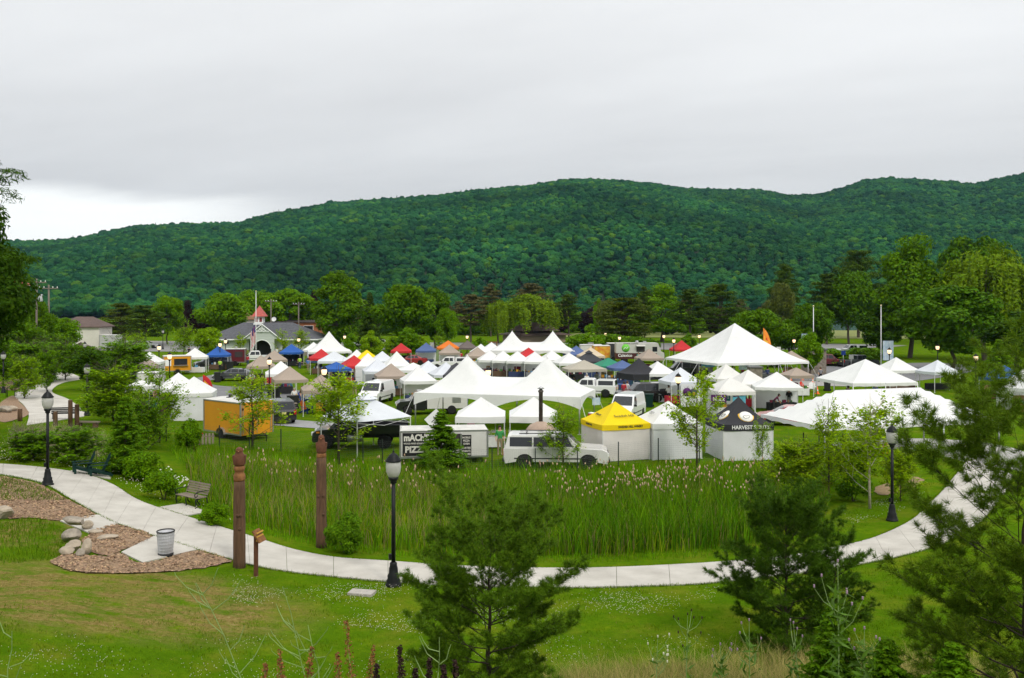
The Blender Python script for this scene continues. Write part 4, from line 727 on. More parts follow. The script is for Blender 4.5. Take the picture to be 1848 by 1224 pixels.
# darker rushes in the wettest part, and turf creeping over the path edges
q = sample_poly(polyw([(880, 950), (1100, 940), (1400, 920), (1460, 945), (1340, 988), (1080, 1004), (880, 1002)]), 40); q = q[clump(q, 2.4, 3.3) > -.25]; grass('dark_rushes', 'dark green rushes in the front of the reed bed', q, RNG.uniform(.8, 1.5, len(q)), RNG.uniform(.01, .02, len(q)), gm('rush_green', (.045, .115, .014), .4), .25, 'reeds')
def edge_turf():
    Q = []
    for RA, RB in EDGES[:1]:
        for E, O in ((RA, RB), (RB, RA)):
            seg = np.linalg.norm(np.diff(E[:, :2], axis=0), axis=1)
            for i in range(len(E) - 1):
                n = int(seg[i] * 130); t = RNG.random((n, 1)); p = E[i, :2] * (1 - t) + E[i + 1, :2] * t; out = unit((E[i, :2] - O[i, :2])[None]); Q.append(p + out * (RNG.normal(.05, .05, (n, 1)) + .05 * clump(p, 5., 1.)[:, None]))
    q = np.concatenate(Q); grass('edge_turf', 'uneven turf creeping over the edges of the concrete path', q, RNG.uniform(.06, .13, len(q)), RNG.uniform(.005, .010, len(q)), gm('lawn_green', (.080, .155, .006), col2=(.185, .225, .010), sc=.8), .9)
edge_turf()
# ================================================================== TENTS
def canvas(name, c, tr=.22): return mat('canvas_' + name, c, .65, .05, .9, .9, 1.5, trans=tr, spec=.15)
CV = {'white': canvas('white', (.80, .80, .795)), 'offwhite': canvas('offwhite', (.76, .745, .72)), 'bluewhite': canvas('bluewhite', (.70, .725, .78)), 'tan': canvas('tan', (.40, .325, .27)), 'beige': canvas('beige', (.47, .43, .36)), 'black': canvas('black', (.03, .03, .035), .03), 'charcoal': canvas('charcoal', (.045, .045, .052), .05), 'blue': canvas('blue', (.035, .12, .42)), 'slate': canvas('slate', (.10, .15, .32)),
      'red': canvas('red', (.55, .035, .04)), 'yellow': canvas('yellow', (.86, .64, .01)), 'green': canvas('green', (.04, .26, .16)), 'orange': canvas('orange', (.75, .20, .03)), 'cream': canvas('cream', (.66, .54, .40)), 'brown': canvas('brown', (.16, .13, .12))}
POLE = mat('white_pole', (.70, .70, .70), .4, .05, 5, metal=.2); DARKM = mat('dark_metal', (.03, .03, .033), .45, .2, 6, metal=.4); STEEL = mat('steel', (.45, .45, .46), .35, .1, 4, metal=.8)
SKIRT = mat('side_cloth', (.80, .80, .83), .75, .07, .8, .5, 1.6, trans=.25)
_TM = {}
def pyr_mesh(w, d, z0, z1, p, sag, key):
    if key in _TM: return _TM[key]
    mb = MB(); C = [(-w / 2, -d / 2), (w / 2, -d / 2), (w / 2, d / 2), (-w / 2, d / 2)]
    for k in range(4):
        a, b = C[k], C[(k + 1) % 4]
        def fn(u, v, a=a, b=b):
            r = 1 - v; x = (a[0] * (1 - u) + b[0] * u) * r; y = (a[1] * (1 - u) + b[1] * u) * r
            return (x, y, z0 + (z1 - z0) * (1 - r) ** p - sag * math.sin(PI * u) * 4 * r * (1 - r) - .03 * math.sin(PI * u) * r)
        mb.grid(fn, 8, 8)
    me = fixn(mb.mesh('canopy')); _TM[key] = me; return me
def ring_mesh(w, d, z, h, sc, key, arch=0., n=12):
    """valance: one band round the eave, hanging h"""
    if key in _TM: return _TM[key]
    C = [(-w / 2, -d / 2), (w / 2, -d / 2), (w / 2, d / 2), (-w / 2, d / 2)]; V = []; rg = random.Random(len(_TM))
    for k in range(4):
        a, b = C[k], C[(k + 1) % 4]
        for i in range(n):
            u = i / n; x, y = a[0] * (1 - u) + b[0] * u, a[1] * (1 - u) + b[1] * u; s = 1.004; zz = z - .03 * math.sin(PI * u)
            hh = h * (1 - arch * math.sin(PI * u) ** .8) - sc * abs(math.sin(PI * u * 5)); V += [(x * s, y * s, zz + .004), (x * (s + .004), y * (s + .004), zz - hh + rg.uniform(-.008, .008))]
    N_ = 4 * n; F = [(2 * i, 2 * ((i + 1) % N_), 2 * ((i + 1) % N_) + 1, 2 * i + 1) for i in range(N_)]
    me = MB().add(V, F).mesh('valance'); _TM[key] = me; return me
def wall_mesh(w, h, seed):
    key = ('wall', round(w, 2), round(h, 2), seed)
    if key in _TM: return _TM[key]
    rg = random.Random(seed); ph = [rg.uniform(0, 6.28) for _ in range(5)]; mb = MB()
    def fn(u, v): return ((u - .5) * w, .035 * (math.sin(u * 9 + ph[0]) * .5 + math.sin(u * 21 + ph[1] + v * 3) * .35 + math.sin(v * 7 + u * 5 + ph[2]) * .4) * (1 - .6 * v ** 4) * (math.sin(PI * u) ** .4), .02 + v * (h - .02) - .10 * math.sin(PI * u) * (v > .99) * rg.random())
    mb.grid(fn, 14, 10); me = mb.mesh('side_wall'); _TM[key] = me; return me
TENTG = 'market canopies on the lawn'; OPEN = []
def popup(label, px, ey, col, rot=0, size=(3.05, 3.05), walls='', eave=2.1, peak=3.25, val=.28, legs=True, pw=1.12, name='canopy_tent', wcol=None, vcol=None, vent=False, group=TENTG, pos=None, sc=0., sag=.05, polem=None):
    w, d = size; r = R(rot); Y = FOC * (CAMZ - eave) / (ey - HY); Y += .5 * (abs(w * math.sin(r)) + abs(d * math.cos(r)))
    p = Vector((X(px, Y), Y, zg(X(px, Y), Y))) if pos is None else pos
    t = thing(name, label, 'tent', p, r, group); k = (w, d, eave, peak, pw)
    if 'f' not in walls and legs and label.count(' ') < 12: OPEN.append((label, p.copy(), rot, w, d))
    c = link('canopy', pyr_mesh(w, d, eave, peak, pw, sag, ('can',) + k), None, t); m = CV[col]
    v = link('valance', ring_mesh(w, d, eave, val, sc, ('val', w, d, eave, val, sc)), None, t); m2 = CV[vcol or col]
    for o, mm in ((c, m), (v, m2)):
        if len(o.data.materials) == 0: o.data.materials.append(mm)
        o.material_slots[0].link = 'OBJECT'; o.material_slots[0].material = mm
    if vent:
        q = link('vent_cap', pyr_mesh(w * .27, d * .27, peak - .18, peak + .16, 1., .0, ('vent', w, peak)), None, t)
        if len(q.data.materials) == 0: q.data.materials.append(m)
        q.material_slots[0].link = 'OBJECT'; q.material_slots[0].material = m
    if legs:
        lk = ('leg', eave)
        if lk not in _TM: _TM[lk] = fixn(MB().box((0, 0, eave / 2), (.045, .045, eave - .02)).box((0, 0, .01), (.10, .10, .02)).mesh('leg'))
        for sx in (-1, 1):
            for sy in (-1, 1):
                o = link('leg', _TM[lk], polem or POLE, t); o.location = (sx * (w / 2 - .04), sy * (d / 2 - .04), 0)
        fk = ('frame', w, d, eave)
        if fk not in _TM:
            mb = MB()
            for sx in (-1, 1):
                for a in (0, 1):
                    y0 = -d / 2 + .05 + a * (d / 2 - .05); y1 = y0 + d / 2 - .05
                    for z0, z1 in ((-.1, -.38), (-.38, -.1)): mb.tube([(sx * (w / 2 - .05), y0, eave + z0), (sx * (w / 2 - .05), y1, eave + z1)], .012, 4)
                    x0 = -w / 2 + .05 + a * (w / 2 - .05); x1 = x0 + w / 2 - .05
                    for z0, z1 in ((-.1, -.38), (-.38, -.1)): mb.tube([(x0, sx * (d / 2 - .05), eave + z0), (x1, sx * (d / 2 - .05), eave + z1)], .012, 4)
            _TM[fk] = mb.mesh('frame')
        link('frame', _TM[fk], polem or POLE, t)
    for n_, ch in enumerate(walls):
        ww = w if ch in 'fb' else d; o = link('side_wall', wall_mesh(ww - .1, eave - .12, (n_ + int(px)) % 6), None, t); wm = wcol or SKIRT
        if len(o.data.materials) == 0: o.data.materials.append(SKIRT)
        o.material_slots[0].link = 'OBJECT'; o.material_slots[0].material = wm
        o.location = {'f': (0, -d / 2 + .03, 0), 'b': (0, d / 2 - .03, 0), 'l': (-w / 2 + .03, 0, 0), 'r': (w / 2 - .03, 0, 0)}[ch]; o.rotation_euler = (0, 0, 0 if ch in 'fb' else R(90))
    return t
for a in (   # label, column, front eave row, colour, rotation, keywords
    ('white pop-up canopy behind the small tan one at the far left', 270, 655, 'white', 12, {'walls': 'b'}), ('small tan pop-up canopy at the far left with a white side wall', 261, 664, 'tan', 8, {'walls': 'lf', 'size': (2.4, 2.4)}),
    ('small low white canopy at the left edge of the market', 255, 706, 'white', 0, {'size': (2., 1.6), 'peak': 2.5, 'val': .4}), ('white canopy half hidden behind the white walled one on the left', 322, 709, 'white', 22, {}), ('white canopy with closed white walls beside the orange trailer', 350, 716, 'white', 12, {'walls': 'flrb'}),
    ('white canopy right of the yellow concession trailer', 352, 645, 'white', 14, {'size': (3.2, 2.6)}), ('blue canopy behind the dark minivan', 394, 641, 'blue', 10, {}), ('tan canopy behind the upper of the picnic canopies by the white pickup', 495, 650, 'tan', 18, {}), ('tan canopy right of the grey hatchback', 471, 662, 'tan', 14, {}),
    ('white canopy between two tan ones near the grey hatchback', 507, 675, 'white', 16, {'peak': 3.3}), ('tan canopy over the white and orange chairs', 523, 686, 'tan', 20, {}), ('tan canopy behind the lamp and the coloured deck chairs', 579, 705, 'tan', 16, {}), ('blue canopy with black curtains in front of the pavilion', 526, 636, 'blue', 4, {'walls': 'b', 'wcol': 'k'}),
    ('white canopy peeking out left of the high peaked marquee', 566, 632, 'white', 8, {}), ('red canopy behind the bluish white canopy', 580, 647, 'red', 16, {}), ('wide bluish white canopy below the high peaked marquee', 603, 652, 'bluewhite', 10, {'size': (3.9, 3.05)}), ('blue canopy right below the wide bluish white one', 607, 666, 'blue', 30, {'size': (2.6, 2.6), 'peak': 2.8}),
    ('white canopy left of the yellow canopy', 644, 648, 'white', 12, {'size': (2.6, 2.6)}), ('yellow canopy between white ones, left of the red round canopy', 662, 649, 'yellow', 18, {}), ('red canopy in front of the yellow one', 639, 661, 'red', 20, {}), ('tall white walled canopy right of the red one', 664, 661, 'white', 14, {'walls': 'lfb', 'peak': 3.5}),
    ('pale white canopy behind the tall white walled one', 690, 652, 'bluewhite', 12, {}), ('white canopy with drawn white curtains behind the tan one', 682, 670, 'bluewhite', 14, {'walls': 'lb', 'peak': 3.35}), ('white canopy with a steep peak above the tan one', 716, 661, 'white', 16, {'peak': 3.7}), ('tan canopy in front of the white curtained row', 706, 679, 'tan', 14, {'walls': 'b'}),
    ('low white canopy behind the two middle white ones', 746, 668, 'white', 10, {'size': (3.05, 3.05), 'peak': 2.8}), ('white canopy left of the charcoal one', 773, 673, 'bluewhite', 14, {}), ('white canopy above the camper trailer', 755, 688, 'white', 14, {'peak': 3.35}), ('white canopy tucked against the charcoal canopy', 805, 677, 'bluewhite', 16, {}), ('charcoal canopy hidden behind the big two peaked marquee', 824, 678, 'charcoal', 18, {}),
    ('red canopy far behind the white rows', 724, 634, 'red', 6, {}), ('slate blue canopy on thin legs far behind', 769, 633, 'slate', 4, {'walls': 'b'}), ('orange and red canopy at the far back', 809, 628, 'orange', 8, {'size': (3.6, 3.05)}), ('dark grey canopy right of the orange one', 844, 628, 'brown', 10, {}), ('small tan canopy in front of the orange one', 811, 637, 'tan', 6, {'walls': 'b'}),
    ('white canopy left of the far two peaked marquee', 868, 636, 'white', 8, {}), ('white canopy at the left corner of the far marquee', 887, 632, 'white', 8, {}), ('tan canopy partly hidden left of the white vendor row', 862, 643, 'tan', 10, {}), ('white vendor canopy, first of the open row under the far marquee', 884, 650, 'white', 6, {'walls': 'b'}), ('white vendor canopy, second of the open row under the far marquee', 908, 651, 'white', 6, {'walls': 'b'}),
    ('white vendor canopy, third of the open row under the far marquee', 934, 652, 'white', 6, {'walls': 'b'}), ('crimson canopy behind the open vendor row', 954, 644, 'red', 12, {}), ('white canopy right of the crimson one', 965, 653, 'white', 8, {'walls': 'b'}), ('white canopy right of the far marquee front', 996, 650, 'white', 10, {}), ('broad white canopy left of the charcoal peaked one', 1027, 656, 'white', 14, {'size': (3.4, 3.05)}),
    ('slate blue canopy behind the charcoal peaked one', 1040, 640, 'slate', 12, {}), ('cream canopy left of the painted trailer', 1066, 643, 'cream', 14, {}), ('charcoal canopy with a vent peak in the middle of the market', 1063, 653, 'charcoal', 18, {'vent': True}), ('wide beige canopy over a vendor kitchen', 1054, 667, 'beige', 10, {'size': (4.3, 3.05), 'peak': 3.0}), ('green canopy in front of the food truck', 1098, 661, 'green', 14, {'peak': 2.95}),
    ('slate blue canopy right of the green one', 1123, 665, 'slate', 12, {'size': (2.8, 2.8), 'peak': 2.9}), ('black canopy with long skirts behind the black wagon', 1153, 676, 'black', 24, {'size': (3.3, 3.3), 'val': .6, 'peak': 3.6, 'pw': 1.4}), ('tan canopy in front of the food truck cab', 1171, 647, 'tan', 8, {}), ('red canopy left of the big pointed marquee', 1230, 631, 'red', 6, {'peak': 3.5}), ('white canopy behind the black one', 1187, 675, 'white', 14, {}),
    ('white canopy with a painted apple wall behind the lamp', 1228, 690, 'bluewhite', 12, {'walls': 'rb', 'peak': 3.3}), ('white canopy back behind the row below the marquee', 1310, 684, 'offwhite', 10, {'peak': 3.4}), ('white round topped canopy with purple and blue banners', 1318, 707, 'offwhite', 6, {'peak': 3.1, 'pw': .8, 'walls': 'b'}), ('white canopy between the bannered one and the scalloped one', 1350, 694, 'offwhite', 14, {}),
    ('white scalloped canopy with people working at its open front', 1402, 700, 'white', -10, {'size': (3.9, 3.05), 'walls': 'lb', 'peak': 3.3, 'sc': .06}), ('low tan canopy right of the big marquee', 1437, 678, 'tan', 8, {'size': (2.5, 2.5), 'peak': 2.8}), ('tan canopy behind the stone based flagpole', 1428, 651, 'tan', 8, {}),
    ('white canopy left of the right lamp, behind the white pyramid tent', 1617, 669, 'white', 12, {'size': (3.6, 3.05), 'peak': 3.4}), ('blue canopy at the far right behind the pine', 1812, 684, 'blue', 20, {}), ('white canopy cut by the right edge of the picture', 1850, 702, 'white', 14, {'walls': 'b', 'peak': 3.7}), ('white canopy behind the pine right of the right lamp', 1692, 672, 'bluewhite', 12, {})):
    kw = dict(a[5])
    if kw.get('wcol') == 'k': kw['wcol'] = CV['black']
    popup(a[0], a[1], a[2], a[3], a[4], **kw)
# the front row
v2 = popup('large bluish white vented canopy over the black flatbed truck', 660, 0, 'bluewhite', 44, (3.95, 3.95), eave=2.2, peak=3.45, val=.02, vent=True, pos=AT(660, 54.2), pw=1.0, sag=.08)
popup('white canopy over chairs, left one of the front pair', 868, 753, 'white', 0, val=.38, peak=3.15); popup('white canopy over chairs, right one of the front pair', 963, 753, 'white', 0, val=.38, peak=3.15)
LETK = mat('lettering_black', (.02, .02, .02), .6); LETW = mat('lettering_white', (.8, .8, .8), .6)
ty = popup('bright yellow winery canopy with white curtain walls', 1112, 0, 'yellow', 19, (3.05, 3.05), walls='flr', pos=AT(1110, 52.3), val=.3, wcol=mat('pink_cloth', (.74, .70, .70), .75, .08, .9, .6, 1.4, trans=.2))
sign(ty, 'SWEDISH HILL WINERY', .17, (.25, -1.545, 1.95), 0, LETK, .004, sx=.88); sign(ty, 'SWEDISH HILL', .14, (-1.55, .3, 1.95), R(-90), LETK, .003)
sign(ty, 'Swedish Hill', .26, (.1, -.98, 2.515), 0, LETK, tilt=R(37)); sign(ty, 'Winery', .26, (-.98, .2, 2.515), R(-90), LETK, tilt=R(37))
tw_ = popup('white wine canopy with bottle prints right of the yellow one', 1203, 0, 'white', 11, (3.05, 3.05), walls='flr', pos=AT(1206, 52.9), val=.32)
sign(tw_, 'HUDSON', .26, (.3, -1.545, 1.93), 0, mat('lettering_grey', (.30, .30, .33), .6), .002)
for k in range(3): part('bottle_print', MB().prism([(-.05, 0), (.05, 0), (.05, .3), (.02, .38), (.02, .5), (-.02, .5), (-.02, .38), (-.05, .3)], -.003, .003), LETK, tw_, loc=(.0 + .2 * k, -.86 , 2.50)).rotation_euler = (R(-53), 0, 0)
part('print_lines', MB().box((0, 0, 0), (.7, .003, .03)).box((0, .0, -.08), (.7, .003, .03)).box((0, 0, -.16), (.5, .003, .03)), LETK, tw_, loc=(-.95, .1, 2.6)).rotation_euler = (R(-53), 0, R(-90))
tb = popup('black spirits canopy with yellow round emblems and white lettering', 1330, 0, 'black', 7, (3.05, 3.05), walls='flr', pos=AT(1333, 52.6), val=.36, peak=3.55, pw=1.45)
sign(tb, 'HARVEST SPIRITS', .31, (.12, -1.548, 1.92), 0, LETW, .006, sx=.96)
YEL = mat('emblem_yellow', (.85, .5, .05), .6); EMW = mat('emblem_white', (.78, .77, .72), .6)
for rz in (0, R(-90)):
    for m_, s_, dz in ((YEL, 1.0, 0), (EMW, .84, .02)):
        e = part('emblem', MB().lathe([(.001, 0), (.47 * s_, 0), (.47 * s_, .004), (.001, .004)], 24), m_, tb)
        e.rotation_euler = (R(40), 0, rz); q = Matrix.Rotation(rz, 3, 'Z') @ Vector((.10, -.86 - dz * .64 - (.05 if s_ < 1 else 0), 2.50 + dz * .77 - (.04 if s_ < 1 else 0))); e.location = q
    q = Matrix.Rotation(rz, 3, 'Z') @ Vector((.10, -.95, 2.50)); e = part('emblem_figure', MB().tube([(-.22, -.05, 0), (-.1, .08, 0), (.02, .0, 0), (.12, .1, 0), (.22, -.02, 0), (.1, -.14, 0), (-.12, -.16, 0), (-.22, -.05, 0)], .012, 4), LETK, tb); e.location = q; e.rotation_euler = (R(40), 0, rz)
def marquee2(label, cx, cy, rz, L_=12.2, D_=6.1, eave=2.6, peak=5.25, base=.40, lab_legs=True):
    """frame marquee with two peaks, arched valance and corner legs"""
    t = thing('marquee', label, 'tent', (cx, cy, zg(cx, cy)), rz, 'big white marquees'); H = peak - eave
    def z(x, y):
        hip = max(0, min(1 - abs(y) / (D_ / 2), (L_ / 2 - abs(x)) / (D_ / 2))); r = max(abs(abs(x) - L_ / 4), abs(y)) / (D_ / 2); pk = max(0, 1 - r) ** 1.55
        a, b = base * hip ** .95, pk; m = max(a, b); s = .06; return eave + H * (m + s * math.log(math.exp((a - m) / s) + math.exp((b - m) / s)) - s * math.log(2) * (1 - hip) ** 2 * .9 - s * .25)
    mb = MB(); mb.grid(lambda u, v: ((u - .5) * L_, (v - .5) * D_, max(eave, z((u - .5) * L_, (v - .5) * D_))), 48, 24); link('roof', mb.mesh('roof'), CV['white'], t)
    for sx in (-1, 0, 1):
        for sy in (-1, 1): part('leg', MB().tube([(0, 0, 0), (0, 0, eave)], .05, 8).box((0, 0, .01), (.25, .25, .02)), STEEL, t, loc=(sx * (L_ / 2 - .06), sy * (D_ / 2 - .06), 0))
    C = [(-L_ / 2, -D_ / 2), (0, -D_ / 2), (L_ / 2, -D_ / 2), (L_ / 2, D_ / 2), (0, D_ / 2), (-L_ / 2, D_ / 2)]; V = []; n = 16
    for k in range(6):
        a, b = C[k], C[(k + 1) % 6]
        for i in range(n): u = i / n; x, y = a[0] * (1 - u) + b[0] * u, a[1] * (1 - u) + b[1] * u; V += [(x * 1.003, y * 1.005, eave + .01), (x * 1.006, y * 1.012, eave - .25 - .62 * abs(2 * u - 1) ** 2.2)]
    N_ = 6 * n; link('valance', MB().add(V, [(2 * i, 2 * ((i + 1) % N_), 2 * ((i + 1) % N_) + 1, 2 * i + 1) for i in range(N_)]).mesh('valance'), CV['white'], t)
    for sx in (-1, 1):
        for sy in (-1, 1): part('guy_rope', MB().tube([(sx * L_ / 2, sy * D_ / 2, eave - .05), (sx * (L_ / 2 + .9), sy * (D_ / 2 + .9), 0)], .018, 4), POLE, t)
        part('peak_cap', MB().lathe([(.10, 0), (.07, .12), (.01, .22)], 8), CV['white'], t, loc=(sx * L_ / 4, 0, peak - .22))
    return t
marquee2('big white two peaked marquee in the middle of the market', -.4, 65.7, R(-15)); marquee2('distant white two peaked marquee in front of the brown shelter', X(961, 126.5), 126.5, 0, 11.6, 6.1, peak=5.3)
def marquee1(label, px, ey, W_, D_, eave, peak, rot, pw=1.5, guys=True, wave=.0, name='marquee', val=.3, pos=None):
    Y = FOC * (CAMZ - eave) / (ey - HY) + .5 * (abs(W_ * math.sin(R(rot))) + abs(D_ * math.cos(R(rot)))); p = pos or AT(px, Y)
    t = thing(name, label, 'tent', p, R(rot), 'big white marquees'); link('roof', pyr_mesh(W_, D_, eave, peak, pw, .12, ('m', W_, D_, eave, peak)), CV['white'], t); link('valance', ring_mesh(W_, D_, eave, val, .05, ('mv', W_, D_, eave), n=16), CV['white'], t)
    n = max(2, round(W_ / 4))
    for s in range(4):
        for i in range(n):
            u = i / n - .5; x, y = [(u * W_, -D_ / 2), (W_ / 2, u * D_), (-u * W_, D_ / 2), (-W_ / 2, -u * D_)][s]
            part('pole', MB().tube([(0, 0, 0), (0, 0, eave)], .045, 6), STEEL, t, loc=(x * .995, y * .995, 0))
            if guys: dx, dy = [(0, -1), (1, 0), (0, 1), (-1, 0)][s]; part('guy_rope', MB().tube([(x, y, eave), (x + dx * 1.6, y + dy * 1.6, 0)], .022, 4), POLE, t)
    part('mast', MB().tube([(0, 0, 0), (0, 0, peak - .05)], .06, 8), STEEL, t); return t
marquee1('huge white pointed marquee with guy ropes on the right', 1326, 656, 12.2, 12.2, 2.35, 6.75, 18, 1.28)
marquee1('small high peaked white marquee in front of the tall poplar', 594, 635, 6.1, 6.1, 2.35, 5.15, 14, 1.55, False)
marquee1('white pyramid tent in front of the parked cars on the right', 1562, 692, 6.1, 6.1, 2.3, 4.15, 10, 1.05, False)
def hip_tent():
    p = Vector((22.0, 53.2, 0)); t = thing('marquee', 'long white hipped marquee in front of the dark red car, right of the black canopy', 'tent', p, R(17), 'big white marquees'); L_, D_, e, h = 12.2, 6.1, 2.3, 3.95
    def z(u, v): x, y = (u - .5) * L_, (v - .5) * D_; q = max(0, min(1 - abs(y) / (D_ / 2), (L_ / 2 - abs(x)) / (D_ / 2))); return (x, y, e + (h - e) * q ** 1.06 - .05 * math.sin(u * PI * 4) ** 2 * (1 - q))
    mb = MB(); mb.grid(z, 32, 16); link('roof', mb.mesh('roof'), CV['white'], t); link('valance', ring_mesh(L_, D_, e, .26, .07, ('hv',), n=20), CV['white'], t)
    for x in (-6, -2, 2, 6):
        for y in (-3, 3): part('pole', MB().tube([(0, 0, 0), (0, 0, e)], .045, 6), STEEL, t, loc=(x, y, 0))
hip_tent()
# ================================================================== BUILDINGS AND POLES
def hip_roof(L_, D_, z0, z1, over=.5, ridge=None):
    a, b = L_ / 2 + over, D_ / 2 + over; r = ridge if ridge is not None else max(0, a - b); return MB().add([(-a, -b, z0), (a, -b, z0), (a, b, z0), (-a, b, z0), (-r, 0, z1), (r, 0, z1), (-a, -b, z0 - .18), (a, -b, z0 - .18), (a, b, z0 - .18), (-a, b, z0 - .18)], [(0, 1, 5, 4), (1, 2, 5), (2, 3, 4, 5), (3, 0, 4), (0, 6, 7, 1), (1, 7, 8, 2), (2, 8, 9, 3), (3, 9, 6, 0), (6, 9, 8, 7)])
PALE = mat('pale_siding', (.48, .52, .48), .8, .06, .8, stretch=(.2, .2, 6)); TRIM = mat('white_trim', (.75, .76, .75), .6, .04); SLATE = mat('grey_shingles', (.085, .087, .098), .9, .25, 2.2, .5, 12); GLASS = mat('dark_glass', (.015, .018, .022), .08, .1, 3, spec=.6); STONE = mat('field_stone', (.22, .19, .155), .9, .4, 3.5, .9, 7)
def pavilion():
    Y = 157.; cx = X(484, Y + 5); t = thing('pavilion', 'grey roofed park pavilion with an arched gable entrance and red cupola', 'building', (cx, Y + 5, 0), 0)
    L_, D_ = 19.0, 10.0; y0 = -D_ / 2
    part('wall', MB().box((-5.7, 0, 1.9), (L_ - 11.6 + .0, D_, 1.9)).box((5.9, 0, 1.9), (L_ - 11.8, D_, 1.9)).box((0, 1.5, 1.9), (4.2, D_ - 3, 1.9)), PALE, t)
    part('stone_base', MB().box((-5.7, 0, .5), (L_ - 11.4, D_ + .16, 1.0)).box((5.9, 0, .5), (L_ - 11.6, D_ + .16, 1.0)), STONE, t)
    rf = part('roof', hip_roof(L_, D_, 2.9, 5.75, .8), SLATE, t)
    part('eave_trim', MB().box((0, y0 - .82, 2.83), (L_ + 1.7, .08, .2)).box((-L_ / 2 - .82, 0, 2.83), (.08, D_ + 1.6, .2)).box((L_ / 2 + .82, 0, 2.83), (.08, D_ + 1.6, .2)), TRIM, t)
    for x in (-8.2, -6, -3.8, 4.2, 6.3, 8.4):
        w = part('window', MB().box((x, y0 - .02, 2.25), (1.0, .08, .6)), TRIM, t); part('pane', MB().box((x, y0 - .07, 2.25), (.82, .03, .44)), GLASS, w)
    g = []; n = 12                                                           # gable front with a round arch cut out
    gx0 = 0.75; arch = [(gx0 + 1.55 * math.cos(PI * i / n), 1.25 + 1.55 * math.sin(PI * i / n)) for i in range(n + 1)]
    poly = [(gx0 + 2.1, 0), (gx0 + 2.1, 3.0), (gx0 + 3.1, 3.0), (gx0, 5.35), (gx0 - 3.1, 3.0), (gx0 - 2.1, 3.0), (gx0 - 2.1, 0), (gx0 - 1.55, 0)] + arch[::-1] + [(gx0 + 1.55, 0)]
    part('gable_front', MB().prism(poly, y0 - 1.5, y0 - 1.3), PALE, t); part('porch_dark', MB().box((gx0, y0 + .9, 1.4), (3.0, .1, 2.8)), mat('porch_painted_shade', (.035, .03, .028), .8), t)  # dark panel inside the arch: the porch's shade painted as colour
    part('gable_roof', MB().prism([(gx0 - 3.4, 2.85), (gx0, 5.55), (gx0 + 3.4, 2.85), (gx0 + 3.4, 3.0), (gx0, 5.7), (gx0 - 3.4, 3.0)], y0 - 1.7, y0 + 3), SLATE, t)
    tr = MB()
    for s in (-1, 1): tr.tube([(gx0 + s * 3.3, y0 - 1.72, 2.95), (gx0, y0 - 1.72, 5.55)], .09, 4); tr.tube([(gx0 + s * .75, y0 - 1.74, 4.3), (gx0, y0 - 1.74, 4.95)], .06, 4); tr.tube([(gx0, y0 - 1.74, 4.3), (gx0 + s * .5, y0 - 1.74, 4.9)], .05, 4)
    tr.tube([(gx0 - 1.3, y0 - 1.72, 4.3), (gx0 + 1.3, y0 - 1.72, 4.3)], .07, 4).tube([(gx0, y0 - 1.73, 4.3), (gx0, y0 - 1.73, 5.6)], .07, 4); part('gable_truss', tr, TRIM, t)
    part('arch_trim', MB().tube([(x, y0 - 1.52, z) for x, z in arch], .08, 5), TRIM, t)
    cu = part('cupola', MB().box((-1.55, 0, 6.1), (1.5, 1.5, 1.5)).box((-1.55, 0, 5.5), (1.8, 1.8, .3)), TRIM, t)
    part('cupola_roof', MB().add([(-2.75, -1.2, 6.85), (-.35, -1.2, 6.85), (-.35, 1.2, 6.85), (-2.75, 1.2, 6.85), (-1.55, 0, 8.85)], [(0, 1, 4), (1, 2, 4), (2, 3, 4), (3, 0, 4), (3, 2, 1, 0)]), mat('red_roof', (.42, .10, .085), .8, .2, 3), cu)
    for x in (-1.95, -1.15): part('louvre', MB().box((x, -.77, 6.25), (.45, .04, .75)), mat('red_louvre', (.22, .03, .03), .7), cu)
pavilion()
def simple_house(name, label, px, Y, w, d, h, ridge, rot, wall, roof, wins=(), cat='building', over=.4, z0=None, rl=None):
    p = AT(px, Y); 
    if z0 is not None: p.z = z0
    t = thing(name, label, cat, p, R(rot)); part('wall', MB().box((0, 0, h / 2 - .3), (w, d, h + .6)), wall, t); part('roof', hip_roof(w, d, h + .18, ridge, over, rl), roof, t)
    for x, z, ww, wh in wins: o = part('window', MB().box((x, -d / 2 - .02, z), (ww + .16, .08, wh + .16)), TRIM, t); part('pane', MB().box((x, -d / 2 - .06, z), (ww, .04, wh)), GLASS, o)
    return t
BRICK = mat('orange_brick', (.30, .115, .05), .9, .2, 1.5, .3, 8); BROWNR = mat('brown_roof', (.105, .072, .062), .85, .15, 1.2, .3, 6); CREAM = mat('cream_wall', (.60, .57, .51), .85, .06, .7)
inn = simple_house('brick_inn', 'brown brick building behind the pavilion with a dark flat roof', 540, 205, 12, 9, 4.9, 5.4, 0, BRICK, mat('dark_roof', (.05, .04, .038), .9, .2), [(-4, 3.6, 2, 1.1), (-.5, 3.6, 2, 1.1), (3.2, 3.6, 2, 1.1)], rl=4)
part('balcony', MB().box((1, -5.2, 2.1), (10, 1.4, .2)).box((1, -5.85, 2.55), (10, .08, .7)), mat('dark_timber', (.12, .06, .035), .8, .2), inn); part('satellite_dish', MB().lathe([(.001, 0), (.4, .05), (.55, .16), (.5, .16), (.001, .04)], 14), TRIM, inn, loc=(-4.6, -4.6, 5.6)).rotation_euler = (R(70), 0, 0)
simple_house('garage', 'white garage with a brown hipped roof at the far left', 153, 168, 7.6, 7, 4.3, 6.3, 6, CREAM, BROWNR, (), rl=1.5); simple_house('brown_house', 'house with a brown gabled roof left of the pavilion, half hidden by trees', 432, 200, 7, 7, 5.4, 7.8, 20, CREAM, mat('tan_roof', (.20, .11, .06), .9, .2), [(0, 3.6, 1.2, 1.2)])
